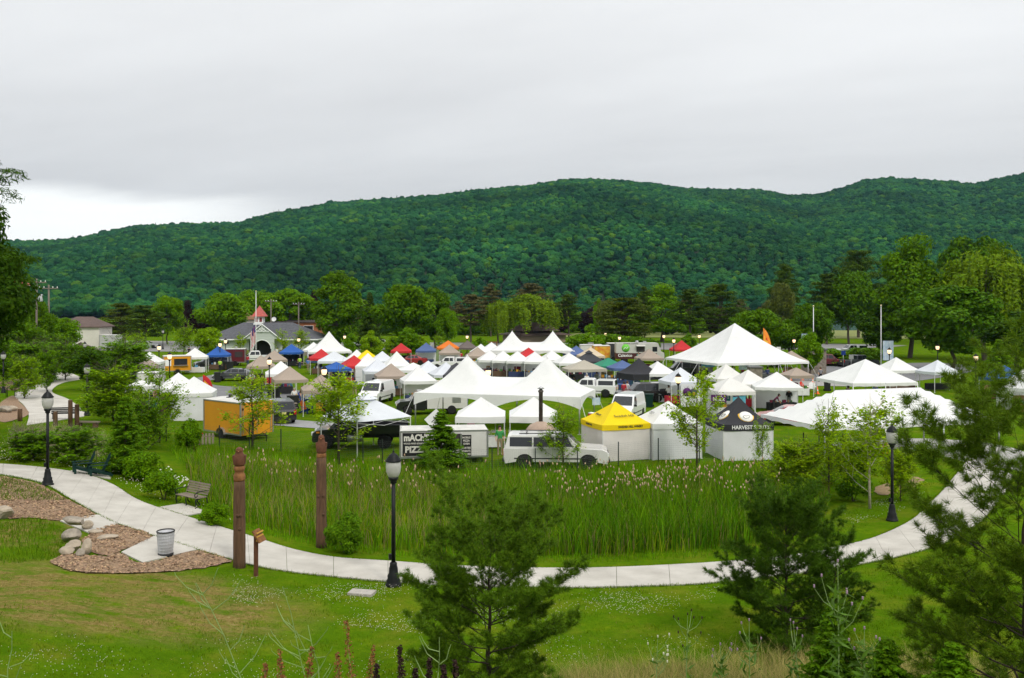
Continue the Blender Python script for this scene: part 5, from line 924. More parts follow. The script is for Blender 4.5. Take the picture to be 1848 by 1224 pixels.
simple_house('red_roofed_house', 'tall cream house with a red roof behind the left bank trees', 18, 190, 4.4, 5, 12.4, 14.2, 0, CREAM, mat('red_tiles', (.38, .10, .07), .85, .2, 3), [(-1.1, 10.5, .9, 1.6), (1.1, 10.5, .9, 1.6), (-1.1, 7.6, .9, 1.6), (1.1, 7.6, .9, 1.6)], over=.8)
sh = simple_house('park_shelter', 'brown two tiered roof of a park shelter behind the far marquee', 964, 214, 12.4, 9, 1.7, 2.9, 28, mat('tan_wall', (.30, .24, .17), .9, .1), BROWNR, (), over=1.0, rl=3.2)
part('upper_roof', MB().add([(-5.2, -3.6, 2.72), (5.2, -3.6, 2.72), (5.2, 3.6, 2.72), (-5.2, 3.6, 2.72), (-3.1, 0, 4.75), (3.1, 0, 4.75)], [(0, 1, 5, 4), (1, 2, 5), (2, 3, 4, 5), (3, 0, 4)]), BROWNR, sh)
simple_house('white_lodge', 'far white building on the shore between the pines', 1071, 330, 6, 5, 4.6, 5.0, 0, CREAM, mat('grey_roof', (.3, .3, .3), .9, .1), [(-1.5, 3.2, 1.6, .9), (1.5, 3.2, 1.6, .9)], rl=2, z0=1.2)
simple_house('kiosk', 'small brown roofed kiosk by the far footpath', 146, 128, 3.2, 3.2, 2.1, 3.4, 15, mat('kiosk_timber', (.14, .06, .035), .8, .2), BROWNR, ())
WOODP = mat('weathered_pole', (.17, .145, .12), .95, .25, 3, .4, 12, stretch=(3, 3, .4))
for px, Y, top, lab, tf in ((36, 112, 512, 'wooden utility pole left of the other two', False), (66, 116, 503, 'utility pole carrying grey transformers', True), (88, 120, 514, 'utility pole right of the one with transformers', False), (489, 190, 540, 'thin utility pole behind the pavilion, left one', False), (539, 190, 545, 'thin utility pole behind the pavilion, right one', False)):
    p = AT(px, Y); h = ZPX(top, Y) - p.z; t = thing('utility_pole', lab, 'utility pole', p, R(12), 'wooden utility poles'); part('post', MB().tube([(0, 0, 0), (0, 0, h)], [.16, .11], 8), WOODP, t); part('crossarm', MB().box((0, -.16, h - .5), (2.4, .12, .14)), WOODP, t)
    for s in (-1, -.5, .5, 1): part('insulator', MB().lathe([(.05, 0), (.07, .1), (.03, .2)], 8), TRIM, t, loc=(s * 1.1, -.16, h - .43))
    if tf:
        for s in (-1, 1): part('transformer', MB().lathe([(.27, 0), (.3, .1), (.3, .85), (.22, .95)], 12), mat('transformer_grey', (.42, .44, .45), .5), t, loc=(s * .55, -.3, h - 3.0))
FLAGW = mat('flag_white', (.7, .68, .66), .8, .05, trans=.2)
def flagpole(label, px, Y, top, base=0.):
    p = AT(px, Y); h = ZPX(top, Y) - p.z; t = thing('flagpole', label, 'flagpole', p); part('pole', MB().tube([(0, 0, base), (0, 0, h)], [.075, .04], 10), TRIM, t); part('finial', MB().lathe([(.01, 0), (.09, .05), (.11, .12), (.07, .2), (.01, .23)], 10), mat('finial_gold', (.7, .6, .35), .3, metal=.6), t, loc=(0, 0, h)); return t, h
f, h = flagpole('white flagpole in front of the pavilion with a hanging striped flag', 462, 140, 527)
fl = MB(); fl.grid(lambda u, v: (-.08 - u * .75 - .06 * math.sin(v * 9), .08 * math.sin(u * 12 + v * 4), h - 5.0 - v * 2.9 + u * (-1.2) - .2), 8, 10); part('flag', fl, FLAGW, f)
for k in range(5): s_ = MB(); s_.grid(lambda u, v, k=k: (-.08 - (k * .16 + u * .075) - .06 * math.sin(v * 9), .08 * math.sin((k * .213 + u * .1) * 12 + v * 4) - .012, h - 5.0 - v * 2.9 + (k * .213 + u * .1) * (-1.2) - .2), 2, 10); part('flag_stripe', s_, mat('flag_red', (.45, .03, .05), .8), f)
s_ = MB(); s_.grid(lambda u, v: (-.10 - u * .5 - .06 * math.sin(v * 4), -.03 + .08 * math.sin(u * 8 + v * 2), h - 5.05 - v * 1.2 - u * .8), 4, 4); part('flag_canton', s_, mat('flag_navy', (.03, .04, .16), .8), f)
BAN = mat('banner_blue', (.28, .42, .55), .8, .45, 2.2, col2=(.62, .68, .72))
for px, Y, top, lab, st in ((1468, 116, 554, 'white flagpole on a stone pier with a pale blue banner on its left', True), (1590, 118, 553, 'second white flagpole with a pale banner on its right', False)):
    f, h = flagpole(lab, px, Y, top, 3.3 if st else 0.); s = -1 if st else 1; part('banner', MB().box((s * .95, 0, 3.9 if st else 2.9), (1.2 if st else 1.4, .03, 2.6)), BAN, f); part('banner_arm', MB().box((s * .75, 0, 5.22 if st else 4.22), (1.6, .05, .05)).box((s * .75, 0, 2.58 if st else 1.58), (1.6, .05, .05)), DARKM, f)
    if st:
        q = part('stone_pier', MB().box((0, 0, 1.55), (2.5, 2.5, 3.1)), STONE, f); part('pier_cap', MB().box((0, 0, 3.2), (2.8, 2.8, .2)), mat('pier_cap', (.13, .13, .13), .9), f)
p = AT(1362, 96); t = thing('stone_pier', 'short stone gate pier below the huge pointed marquee', 'pier', p); part('shaft', MB().box((0, 0, 1.1), (1.3, 1.3, 2.2)), STONE, t); part('cap', MB().box((0, 0, 2.26), (1.5, 1.5, .12)), mat('pier_cap', (.13, .13, .13), .9), t)
# ---------------------------------------------------------------- street lamps
IRON = mat('black_iron', (.008, .009, .010), .5, .2, 9, spec=.22); GLOBE = mat('frosted_globe', (.62, .61, .58), .35, .08, 6, trans=.35); GLOW = mat('lit_globe', (.8, .75, .65), .4, emit=(1., .62, .30), estr=1.15)
def lamp_proto():
    t = thing('lamp_post', 'x', 'lamp post', (0, 0, 0), 0, 'black globe lamp posts')
    part('base', MB().lathe([(.24, 0), (.24, .06), (.20, .09), (.21, .16), (.17, .22), (.18, .30), (.14, .36), (.13, .52), (.105, .60), (.11, .66), (.08, .70)], 16), IRON, t)
    part('post', MB().lathe([(.062, .68), (.056, 3.02)], 12), IRON, t); part('collar', MB().lathe([(.06, 3.0), (.10, 3.04), (.09, 3.08), (.14, 3.14), (.15, 3.2)], 14), IRON, t); part('outlet_box', MB().box((-.09, 0, .86), (.09, .1, .16)), IRON, t)
    g = part('globe', MB().lathe([(.10, 3.18), (.16, 3.24), (.21, 3.36), (.228, 3.5), (.215, 3.62), (.19, 3.68)], 18), GLOBE, t)
    part('cap', MB().lathe([(.235, 3.665), (.24, 3.70), (.20, 3.725), (.205, 3.75), (.165, 3.775), (.17, 3.80), (.13, 3.825), (.13, 3.85), (.09, 3.875), (.06, 3.9), (.03, 3.92), (.035, 3.95), (.012, 3.99), (.006, 4.05)], 16), IRON, t); return t
LAMP = lamp_proto(); _first = [True]
def lamp(label, p, lit=False):
    t = LAMP if _first[0] else copy_tree(LAMP); _first[0] = False; t.location = p; t['label'] = label; t.rotation_euler = (0, 0, random.uniform(-.5, .5))
    for c in t.children:
        if c.name.startswith('globe'): c.material_slots[0].link = 'OBJECT'; c.material_slots[0].material = GLOW if lit else GLOBE
for lab, px, py in (('black lamp post beside the middle foreground pine', 710, 1057), ('black lamp post on the left bank by the path', 86, 876), ('black lamp post beside the winding upper path', 157, 750), ('black lamp post on the right lawn beside the birch', 1610, 940), ('black lamp post at the left edge by the mulch bed', 6, 709)): lamp(lab, G(px, py))
for lab, px, gy, lit in (('lamp post nearest the kiosk on the far footpath', 128, 617, 0), ('lamp post behind the winding path, right of the kiosk lamp', 153, 625, 0), ('lit lamp post left of the yellow concession trailer', 287, 628, 1), ('lit lamp post in front of the yellow concession trailer', 306, 647, 1), ('lit lamp post in front of the dark minivan', 397, 622, 1), ('lit lamp post behind the dark minivan', 407, 616, 1), ('lit lamp post right of the pavilion arch', 539, 613, 1), ('lit lamp post among the tan canopies', 486, 652, 1), ('lamp post behind the high peaked marquee', 622, 608, 1), ('lit lamp post beside the coloured deck chairs', 585, 670, 1), ('lit lamp post left of the far marquee', 843, 608, 1),
    ('lit lamp post in front of the big two peaked marquee', 881, 672, 1), ('far lamp post above the hedge', 1093, 603, 1), ('lit lamp post left of the food truck lettering', 1118, 610, 1), ('lit lamp post in front of the painted apple wall', 1224, 684, 1), ('lit lamp post right of the food truck cab', 1198, 607, 1), ('lit lamp post left of the red canopy on the right', 1216, 615, 1), ('lit lamp post above the marquee slope on its left', 1262, 607, 1), ('lit lamp post left of the stone based flagpole', 1433, 615, 1), ('lit lamp post right of the second flagpole', 1605, 634, 1), ('lit lamp post behind the right pine, left of its twin', 1692, 627, 1), ('lit lamp post behind the right pine, right of its twin', 1761, 646, 1), ('unlit lamp post by the far car park', 294, 601, 0)):
    Y = FOC * (CAMZ - 3.5) / (gy - HY); lamp(lab, AT(px, Y), lit)
# ================================================================== VEHICLES
def paint(name, c, rough=.28, metal=.0): return mat('paint_' + name, c, rough, .03, 2, metal=metal, spec=.5, coat=.6)
PT = {'white': paint('white', (.74, .74, .74)), 'pearl': paint('pearl', (.62, .61, .59)), 'black': paint('black', (.012, .012, .014)), 'charcoal': paint('charcoal', (.035, .037, .042)), 'grey': paint('grey', (.10, .105, .115), metal=.3), 'maroon': paint('maroon', (.13, .012, .018)), 'red': paint('red', (.32, .02, .025)), 'silver': paint('silver', (.45, .46, .47), metal=.3)}
RUB = mat('rubber', (.014, .014, .014), .85, .2, 9); RIM = mat('alloy', (.5, .5, .5), .3, .1, 8, metal=.7); HEADL = mat('headlamp', (.7, .72, .72), .1, .1, 9, spec=.6); TAIL = mat('tail_lamp', (.40, .02, .02), .2, .1, 9); AMB = mat('amber_lamp', (.75, .28, .04), .25); BLKP = mat('black_plastic', (.02, .02, .021), .6, .15, 9); PLATE = mat('plate', (.7, .62, .25), .6)
def wheel(parent, x, y, r, w=.22, side=1, rim=RIM):
    k = ('wh', r, w)
    if k not in _TM:
        _TM[k] = fixn(MB().lathe([(r * .6, -w / 2), (r * .93, -w / 2), (r, -w * .32), (r, w * .32), (r * .93, w / 2), (r * .6, w / 2)], 20).mesh('tyre')); _TM[k + (1,)] = fixn(MB().lathe([(r * .62, -.01), (r * .62, w * .40), (r * .55, w * .44), (r * .45, w * .34), (r * .16, w * .42), (.01, w * .42)], 16).mesh('rim'))
    o = link('wheel', _TM[k], RUB, parent); o.location = (x, y, r); o.rotation_euler = (R(-90 * side), 0, 0); link('rim', _TM[k + (1,)], rim, o)
def car_body(low, gh, wid, tum, wheels, r, zb=.30):
    """low: top outline of the lower body from tail to nose, gh: greenhouse outlines; arches cut round the wheels"""
    x0, x1 = low[0][0], low[-1][0]; bot = [(x1 - .08, zb)]
    for xw in sorted(wheels, reverse=True):
        ra = r + .07; n = 9
        bot += [(xw + ra * math.cos(a), max(zb, r + ra * math.sin(a))) for a in [PI * i / n for i in range(n + 1)]]
    bot.append((x0 + .08, zb)); P = low + bot; mb = MB(); n = len(P); cxm = sum(p[0] for p in P) / n; czm = sum(p[1] for p in P) / n
    def shell(P, f):                        # rounded-edge extrusion; f(z) half width
        n = len(P); cx_ = (min(p[0] for p in P) + max(p[0] for p in P)) / 2; cz_ = (min(p[1] for p in P) + max(p[1] for p in P)) / 2; sh = [(cx_ + (x - cx_) * .985, cz_ + (z - cz_) * .955) for x, z in P]
        V = [(x, f(z), z) for x, z in sh] + [(x, f(z) - .055, z) for x, z in P] + [(x, -f(z) + .055, z) for x, z in P] + [(x, -f(z), z) for x, z in sh]; F = [tuple(range(n)), tuple(range(4 * n - 1, 3 * n - 1, -1))]
        for k in range(3): F += [(k * n + i, (k + 1) * n + i, (k + 1) * n + (i + 1) % n, k * n + (i + 1) % n) for i in range(n)]
        mb.add(V, F)
    shell(P, lambda z: wid / 2)
    for g in gh: z0 = min(p[1] for p in g); z1 = max(p[1] for p in g); shell(g, lambda z: wid / 2 - .02 - tum * (z - z0) / (z1 - z0))
    return mb
def inset(P, s=.86, sz=.72):
    cx_ = sum(p[0] for p in P) / len(P); cz_ = sum(p[1] for p in P) / len(P); return [(cx_ + (x - cx_) * s, cz_ + (z - cz_) * sz + .01) for x, z in P]
def vehicle(label, cat, pos, head, kind, col, name=None, two=None):
    S = dict(
        suv=dict(L=[(-2.35, .5), (-2.38, .95), (-2.3, 1.05), (1.05, 1.08), (1.95, 1.0), (2.28, .88), (2.36, .55)], G=[[(-2.28, 1.03), (-2.08, 1.68), (-1.9, 1.75), (.2, 1.76), (.45, 1.70), (1.12, 1.05)]], w=1.88, t=.17, W=(-1.38, 1.42), r=.37, cuts=(-1.1, -.15), wins=(-1.98, .72)),
        wagon=dict(L=[(-2.85, .6), (-2.88, 1.08), (-2.82, 1.2), (1.35, 1.22), (2.55, 1.16), (2.82, 1.02), (2.88, .6)], G=[[(-2.8, 1.18), (-2.62, 1.88), (-2.4, 1.97), (.45, 1.97), (.7, 1.90), (1.42, 1.2)]], w=2.03, t=.13, W=(-1.72, 1.78), r=.41, cuts=(-1.25, -.05), wins=(-2.55, .95)),
        minivan=dict(L=[(-2.5, .45), (-2.55, .95), (-2.5, 1.05), (1.2, 1.06), (2.1, .93), (2.45, .78), (2.52, .45)], G=[[(-2.48, 1.03), (-2.3, 1.66), (-2.1, 1.75), (.2, 1.76), (.55, 1.66), (1.55, 1.02)]], w=1.98, t=.17, W=(-1.5, 1.58), r=.35, cuts=(-1.0, .0), wins=(-2.2, .95)),
        hatch=dict(L=[(-2.18, .45), (-2.22, .9), (-2.1, 1.03), (1.1, .98), (1.85, .82), (2.15, .66), (2.22, .42)], G=[[(-2.08, 1.0), (-1.75, 1.16), (-.7, 1.44), (.0, 1.49), (.35, 1.42), (1.3, .96)]], w=1.75, t=.17, W=(-1.3, 1.38), r=.32, cuts=(-.75, .1), wins=(-1.45, .75)),
        sedan=dict(L=[(-2.4, .5), (-2.42, .92), (-2.2, 1.0), (-1.5, 1.0), (1.0, .97), (2.0, .85), (2.35, .7), (2.4, .45)], G=[[(-1.75, .98), (-1.0, 1.40), (-.6, 1.45), (.1, 1.46), (.35, 1.40), (1.2, .95)]], w=1.82, t=.18, W=(-1.4, 1.45), r=.33, cuts=(-.5,), wins=(-1.2, .7)),
        van=dict(L=[(-2.4, .5), (-2.42, 1.05), (-2.38, 1.12), (1.5, 1.12), (2.15, 1.02), (2.32, .85), (2.36, .5)], G=[[(-2.36, 1.1), (-2.3, 1.88), (-2.1, 1.98), (.75, 1.98), (1.0, 1.90), (1.68, 1.1)]], w=1.85, t=.12, W=(-1.5, 1.55), r=.34, cuts=(), wins=(.35, 1.25)),
        pickup=dict(L=[(-2.75, .6), (-2.78, 1.02), (-2.7, 1.12), (1.1, 1.12), (2.4, 1.06), (2.68, .95), (2.74, .55)], G=[[(-.75, 1.1), (-.6, 1.70), (-.45, 1.78), (.45, 1.78), (.65, 1.72), (1.3, 1.1)], [(-2.7, 1.1), (-2.62, 1.66), (-2.5, 1.72), (-.92, 1.72), (-.85, 1.68), (-.84, 1.1)]], w=1.92, t=.14, W=(-1.75, 1.75), r=.39, cuts=(.0,), wins=(-.58, .85)),
        openpickup=dict(L=[(-2.75, .6), (-2.78, .98), (-2.75, 1.06), (-.9, 1.06), (1.1, 1.12), (2.4, 1.06), (2.68, .95), (2.74, .55)], G=[[(-.85, 1.05), (-.72, 1.70), (-.55, 1.78), (.45, 1.78), (.65, 1.72), (1.3, 1.1)]], w=1.92, t=.14, W=(-1.75, 1.75), r=.39, cuts=(.0,), wins=(-.68, .85)))[kind]
    t = thing(name or cat.replace(' ', '_'), label, cat, pos, R(head), 'vehicles parked around the market'); pt = PT[col]; w = S['w']; r = S['r']
    part('body', car_body(S['L'], S['G'], w, S['t'], S['W'], r), pt, t)
    for gi, g in enumerate(S['G']):
        z0 = min(p[1] for p in g); z1 = max(p[1] for p in g); zl, zh = z0 + (z1 - z0) * .16, z0 + (z1 - z0) * .84
        def edge(z, left):        # x on the slanted front or rear line at height z
            pts = [g[0], g[1]] if left else [g[-2], g[-1]]; (xa, za), (xb, zb_) = pts; f = min(1, max(0, (z - za) / (zb_ - za))) if zb_ != za else 0; return xa + (xb - xa) * f
        a, b = (S['wins'] if gi == 0 else (g[0][0] + .2, g[-1][0] - .15)); xs = [a] + ([c for c in S['cuts'] if a < c < b] if gi == 0 else []) + [b]
        for i in range(len(xs) - 1):
            xl, xr = xs[i] + .04, xs[i + 1] - .04; q = []
            for z in (zl, zh): q.append((max(xl, edge(z, True) + .12), min(xr, edge(z, False) - .10), z))
            (la, ra, za), (lb, rb, zb_) = q
            for s in (-1, 1):
                hw = lambda z: s * (w / 2 - .02 - S['t'] * (z - z0) / (z1 - z0) + .006); part('window', MB().add([(la, hw(za), za), (ra, hw(za), za), (rb, hw(zb_), zb_), (lb, hw(zb_), zb_)], [(0, 1, 2, 3)]), GLASS, t, norm=False)
        fr = [g[-2], g[-1]]; bk = [g[0], g[1]]
        for nm, ((xa, za), (xb, zb_)), s, do in (('windshield', fr, 1, gi == 0), ('rear_window', bk, -1, (kind not in ('pickup', 'openpickup') or gi == 1 or kind == 'openpickup'))):
            if not do: continue
            if za > zb_: xa, za, xb, zb_ = xb, zb_, xa, za
            lo, hi = .14, .94
            if nm == 'rear_window' and kind == 'hatch': lo, hi = .2, 2.4
            P0 = (xa + (xb - xa) * lo, za + (zb_ - za) * lo); P1 = (xa + (xb - xa) * hi, za + (zb_ - za) * hi); o = .014
            h0 = w / 2 - .12 - S['t'] * (P0[1] - z0) / (z1 - z0); h1 = w / 2 - .13 - S['t'] * min(1, (P1[1] - z0) / (z1 - z0)); part(nm, MB().add([(P0[0] + s * o, -h0, P0[1] + o), (P0[0] + s * o, h0, P0[1] + o), (P1[0] + s * o, h1, P1[1] + o), (P1[0] + s * o, -h1, P1[1] + o)], [(0, 1, 2, 3)]), GLASS, t, norm=False)
    for xw in S['W']:
        for s in (-1, 1): wheel(t, xw, s * (w / 2 - .13), r, .22, s)
    xn = S['L'][-1][0]; xt = S['L'][0][0]; zf = S['L'][-1][1] + .18
    for s in (-1, 1):
        part('headlight', MB().box((xn - .05, s * (w / 2 - .26), zf + .06), (.12, .34, .17)), HEADL, t); part('tail_light', MB().box((xt + .0, s * (w / 2 - .12), zf + .18), (.07, .17, .34)), TAIL, t); part('mirror', MB().box((S['G'][0][-1][0] - .3, s * (w / 2 + .09), S['G'][0][-1][1] + .12), (.1, .2, .16)), BLKP, t)
        part('side_trim', MB().box((0, s * (w / 2 + .004), .62), (xn - xt - 1.2, .015, .07)), BLKP, t)
    part('grille', MB().box((xn - .01, 0, zf + .03), (.06, w - 1.0, .2)), BLKP, t); part('front_bumper', MB().box((xn - .02, 0, .48), (.16, w - .12, .2)), BLKP if col != 'white' else STEEL, t); part('rear_bumper', MB().box((xt + .02, 0, .5), (.16, w - .12, .2)), BLKP, t); part('number_plate', MB().box((xt - .045, 0, .85), (.02, .32, .16)), PLATE, t); part('front_plate', MB().box((xn + .07, 0, .5), (.02, .32, .16)), PLATE, t)
    return t
v = vehicle('white long wagon parked along the wire fence', 'station wagon', AT(1003, 49.2), -3, 'wagon', 'pearl', 'station_wagon'); v.scale = (1, 1, .93)
part('roof_rack', MB().box((-.7, .62, 2.02), (2.6, .05, .05)).box((-.7, -.62, 2.02), (2.6, .05, .05)).box((-1.6, 0, 2.03), (.05, 1.24, .04)).box((0, 0, 2.03), (.05, 1.24, .04)), BLKP, v)
vehicle('black sport wagon beside the black canopy', 'suv', AT(1157, 82.5), 188, 'suv', 'black', 'sport_utility_vehicle'); vehicle('white pickup with a white bed cap right of the big marquee', 'pickup', AT(1063, 87.0), 166, 'pickup', 'white', 'pickup_truck'); vehicle('white pickup with a bed cap in front of the far canopies', 'pickup', AT(812, 123), 178, 'pickup', 'white', 'pickup_truck')
vehicle('white cargo van facing the camera left of the big marquee', 'van', AT(680, 82.0), -103, 'van', 'white', 'cargo_van'); vehicle('small white van behind the yellow canopy', 'van', AT(1132, 70.0), -112, 'van', 'white', 'cargo_van'); vehicle('grey hatchback on the lawn left of the tan canopies', 'car', AT(421, 104.5), 186, 'hatch', 'grey', 'hatchback'); vehicle('dark minivan beside the yellow concession trailer', 'minivan', AT(384, 126), 208, 'minivan', 'charcoal', 'minivan')
vehicle('dark wagon showing its tail right of the orange trailer', 'suv', AT(505, 68.5), 112, 'suv', 'black', 'sport_utility_vehicle'); vehicle('white pickup with an open door beside the maroon trailer', 'pickup', AT(460, 139), 200, 'openpickup', 'white', 'pickup_truck'); vehicle('dark red car under the edge of the long hipped marquee', 'car', AT(1424, 66.5), 170, 'sedan', 'red', 'sedan'); vehicle('dark red parked wagon right of the stone pier', 'suv', AT(1497, 130), -22, 'suv', 'maroon', 'sport_utility_vehicle')
vehicle('dark pickup parked behind the white pyramid tent', 'pickup', AT(1550, 128), 10, 'openpickup', 'charcoal', 'pickup_truck'); vehicle('white pickup far back on the meadow road', 'pickup', AT(1537, 160), 186, 'pickup', 'white', 'pickup_truck'); vehicle('white car at the far car park, left one', 'car', AT(654, 184), 20, 'hatch', 'white', 'hatchback'); vehicle('white car at the far car park, right one', 'car', AT(676, 184), 200, 'suv', 'white', 'sport_utility_vehicle')
vehicle('silver car at the far left car park', 'car', AT(264, 176), 10, 'sedan', 'silver', 'sedan'); vehicle('red car behind the slate blue canopy', 'car', AT(741, 133), 190, 'sedan', 'red', 'sedan'); vehicle('dark car under the huge marquee, left side', 'car', AT(1228, 112), 180, 'suv', 'charcoal', 'sport_utility_vehicle'); vehicle('grey car under the huge marquee, right of the first', 'car', AT(1362, 104), 172, 'sedan', 'grey', 'sedan'); vehicle('silver car beneath the marquee guy ropes', 'car', AT(1250, 114), 185, 'suv', 'silver', 'sport_utility_vehicle')
def trailer(label, cat, pos, rz, L_, w, h, z0, m, name='trailer', roofm=None, wheels=(0,), trim=True, tongue=True):
    t = thing(name, label, cat, pos, R(rz), 'trailers and food trucks'); b = MB().box((0, 0, z0 + h / 2), (L_, w, h)); part('box_body', b, m, t); part('roof', MB().add([(-L_ / 2 - .02, -w / 2 - .02, z0 + h), (L_ / 2 + .02, -w / 2 - .02, z0 + h), (L_ / 2 + .02, w / 2 + .02, z0 + h), (-L_ / 2 - .02, w / 2 + .02, z0 + h), (-L_ / 2 + .1, 0, z0 + h + .09), (L_ / 2 - .1, 0, z0 + h + .09)], [(0, 1, 5, 4), (1, 2, 5), (2, 3, 4, 5), (3, 0, 4)]), roofm or mat('trailer_roof', (.55, .54, .51), .7, .15, 1.5), t)
    if trim:
        for sx in (-1, 1):
            for sy in (-1, 1): part('corner_trim', MB().box((sx * (L_ / 2 + .004), sy * (w / 2 + .004), z0 + h / 2), (.09, .09, h)), STEEL, t)
        for sy in (-1, 1): part('lower_rail', MB().box((0, sy * (w / 2 + .006), z0 + .05), (L_, .03, .1)), STEEL, t); part('upper_rail', MB().box((0, sy * (w / 2 + .006), z0 + h - .04), (L_, .03, .08)), STEEL, t)
    for xw in wheels:
        for s in (-1, 1): wheel(t, xw, s * (w / 2 - .02), .33, .2, s); part('mudguard', MB().grid(lambda u, v: (xw + .43 * math.cos(PI * u), s * (w / 2 + .01 + .17 * v), .36 + .43 * math.sin(PI * u)), 10, 1), STEEL, t, norm=False)
    if tongue: part('tow_bar', MB().tube([(L_ / 2, -.5, z0), (L_ / 2 + 1.1, 0, z0), (L_ / 2, .5, z0)], .045, 5).tube([(L_ / 2 + 1., 0, 0), (L_ / 2 + 1., 0, z0 + .25)], .035, 6), DARKM, t)
    return t
ORG = mat('orange_trailer_paint', (.66, .285, .010), .42, .06, 1.2, spec=.4)
ot = trailer('big orange yellow box trailer in front of the white walled canopy', 'trailer', Vector((X(430, 59.6), 59.6, zg(X(430, 59.6), 59.6))), -38, 4.1, 2.5, 2.15, .38, ORG)
part('roof_vent', MB().lathe([(.28, 0), (.28, .03), (.12, .05), (.12, .2), (.02, .22)], 12), BLKP, ot, loc=(-.9, 0, 2.6)); part('rear_door_frame', MB().box((2.065, 0, 1.45), (.02, 2.2, .04)).box((2.066, -1.08, 1.45), (.02, .05, 2.0)).box((2.066, 1.08, 1.45), (.02, .05, 2.0)).box((2.068, 0, 1.45), (.02, .03, 2.0)), STEEL, ot); part('door_handle', MB().box((2.09, .1, 1.3), (.04, .06, .5)), DARKM, ot); part('hinge', MB().box((2.09, -1.1, 2.1), (.05, .1, .14)).box((2.09, -1.1, .8), (.05, .1, .14)), DARKM, ot)
yt = trailer('yellow concession trailer with a serving hatch, far left', 'food trailer', AT(319, 114.5), 205, 3.3, 2.1, 1.95, .45, ORG); part('serving_hatch', MB().box((-.4, 1.07, 1.65), (1.6, .03, .8)), GLASS, yt); part('counter', MB().box((-.4, 1.2, 1.2), (1.8, .3, .05)), STEEL, yt); part('menu_board', MB().box((1.1, 1.075, 1.55), (.7, .03, .8)), LETW, yt)
mt = trailer('maroon food trailer with an open hatch beside the white pickup', 'food trailer', AT(426, 131), 190, 2.8, 2.0, 2.0, .5, mat('maroon_trailer_paint', (.11, .012, .02), .4, .05, 2, spec=.4)); part('serving_hatch', MB().box((-.5, 1.02, 1.7), (1.1, .03, .8)), mat('hatch_shade', (.05, .04, .04), .8), mt); part('rear_doorway', MB().box((1.41, 0, 1.4), (.03, 1.2, 1.6)), mat('pale_interior', (.35, .34, .34), .7), mt); part('roof_fan', MB().lathe([(.2, 0), (.25, .15), (.1, .25)], 10), STEEL, mt, loc=(0, 0, 2.58))
WT = mat('white_trailer_paint', (.60, .59, .56), .5, .07, 1.0, .15, 6)
# wood-fired pizza trailer
pz = trailer('white pizza trailer with black lettered sign panels', 'food trailer', AT(800, 51.0), 7, 4.9, 2.2, 1.55, .38, WT, wheels=(-.55,), tongue=False)
SB = mat('sign_black', (.014, .014, .015), .6, .1, 5); o = part('sign_panel', MB().box((-1.55, -1.125, 1.17), (1.55, .02, 1.28)), SB, pz)
LP = mat('lettering_cream', (.66, .64, .58), .7)
sign(o, "mACh'S", .50, (-1.55, -1.14, 1.53), 0, LP, .022, sx=.86); sign(o, 'WOOD-FIRED SOURDOUGH', .125, (-1.55, -1.14, 1.215), 0, LP, .003, sx=.88); sign(o, 'PIZZA', .48, (-1.55, -1.14, .87), 0, LP, .022, sx=.98)
o = part('menu_panel', MB().box((1.25, -1.125, 1.05), (.56, .02, 1.2)), SB, pz)
for k, s in enumerate(('MOBILE', 'PIZZA', 'OVEN', 'PARTIES', 'EVENTS', '& MORE')): sign(o, s, .15, (1.25, -1.14, 1.5 - k * .175 - (.06 if k > 2 else 0)), 0, LP, .004, sx=.9)
part('serving_window', MB().box((.45, -1.12, 1.35), (.9, .03, .75)), mat('hatch_shade', (.05, .04, .04), .8), pz); part('cabinet', MB().box((.95, -1.2, 1.1), (.08, .2, 1.3)), STEEL, pz)
part('round_logo', MB().lathe([(.36, 0), (.40, 0), (.40, .02), (.36, .02)], 22), mat('logo_grey', (.35, .34, .32), .7), pz, loc=(2.465, -.1, 1.2)).rotation_euler = (0, R(90), 0); part('logo_mark', MB().box((2.47, -.05, 1.25), (.02, .25, .28)).box((2.47, -.25, 1.12), (.02, .18, .18)), SB, pz)
rfm = MB().prism([(-1.15, 1.95), (-.2, 2.95), (.0, 2.90), (.45, 2.35), (.25, 2.3), (-.15, 2.72), (-1.0, 1.95)], -.95, -.85); part('menu_frame', MB().box((-.45, -.7, 2.45), (.9, .05, .95), ry=R(-42)), TRIM, pz); part('menu_lines', MB().box((-.48, -.74, 2.55), (.6, .02, .03), ry=R(-42)).box((-.4, -.74, 2.4), (.6, .02, .03), ry=R(-42)).box((-.4, -.74, 2.45), (.03, .02, .6), ry=R(-42)), SB, pz)
# tall chimney pipe of the oven behind the wagon
p = AT(976, 52.4); t = thing('oven_chimney', 'tall dark stove pipe over a domed oven behind the white wagon', 'oven', p); part('dome', MB().lathe([(.95, 0), (.98, 1.2), (.9, 1.55), (.65, 1.85), (.3, 2.0), (.12, 2.05)], 16), mat('oven_clay', (.36, .27, .21), .9, .15, 3, .4, 9), t); part('pipe', MB().lathe([(.12, 2.0), (.12, 3.75), (.16, 3.78), (.16, 3.85), (.05, 3.98)], 14), mat('stove_pipe', (.10, .085, .075), .6, .3, 4, metal=.3), t); part('pipe_cap', MB().lathe([(.22, 0), (.05, .12), (.01, .14)], 12), STEEL, t, loc=(0, 0, 3.98))
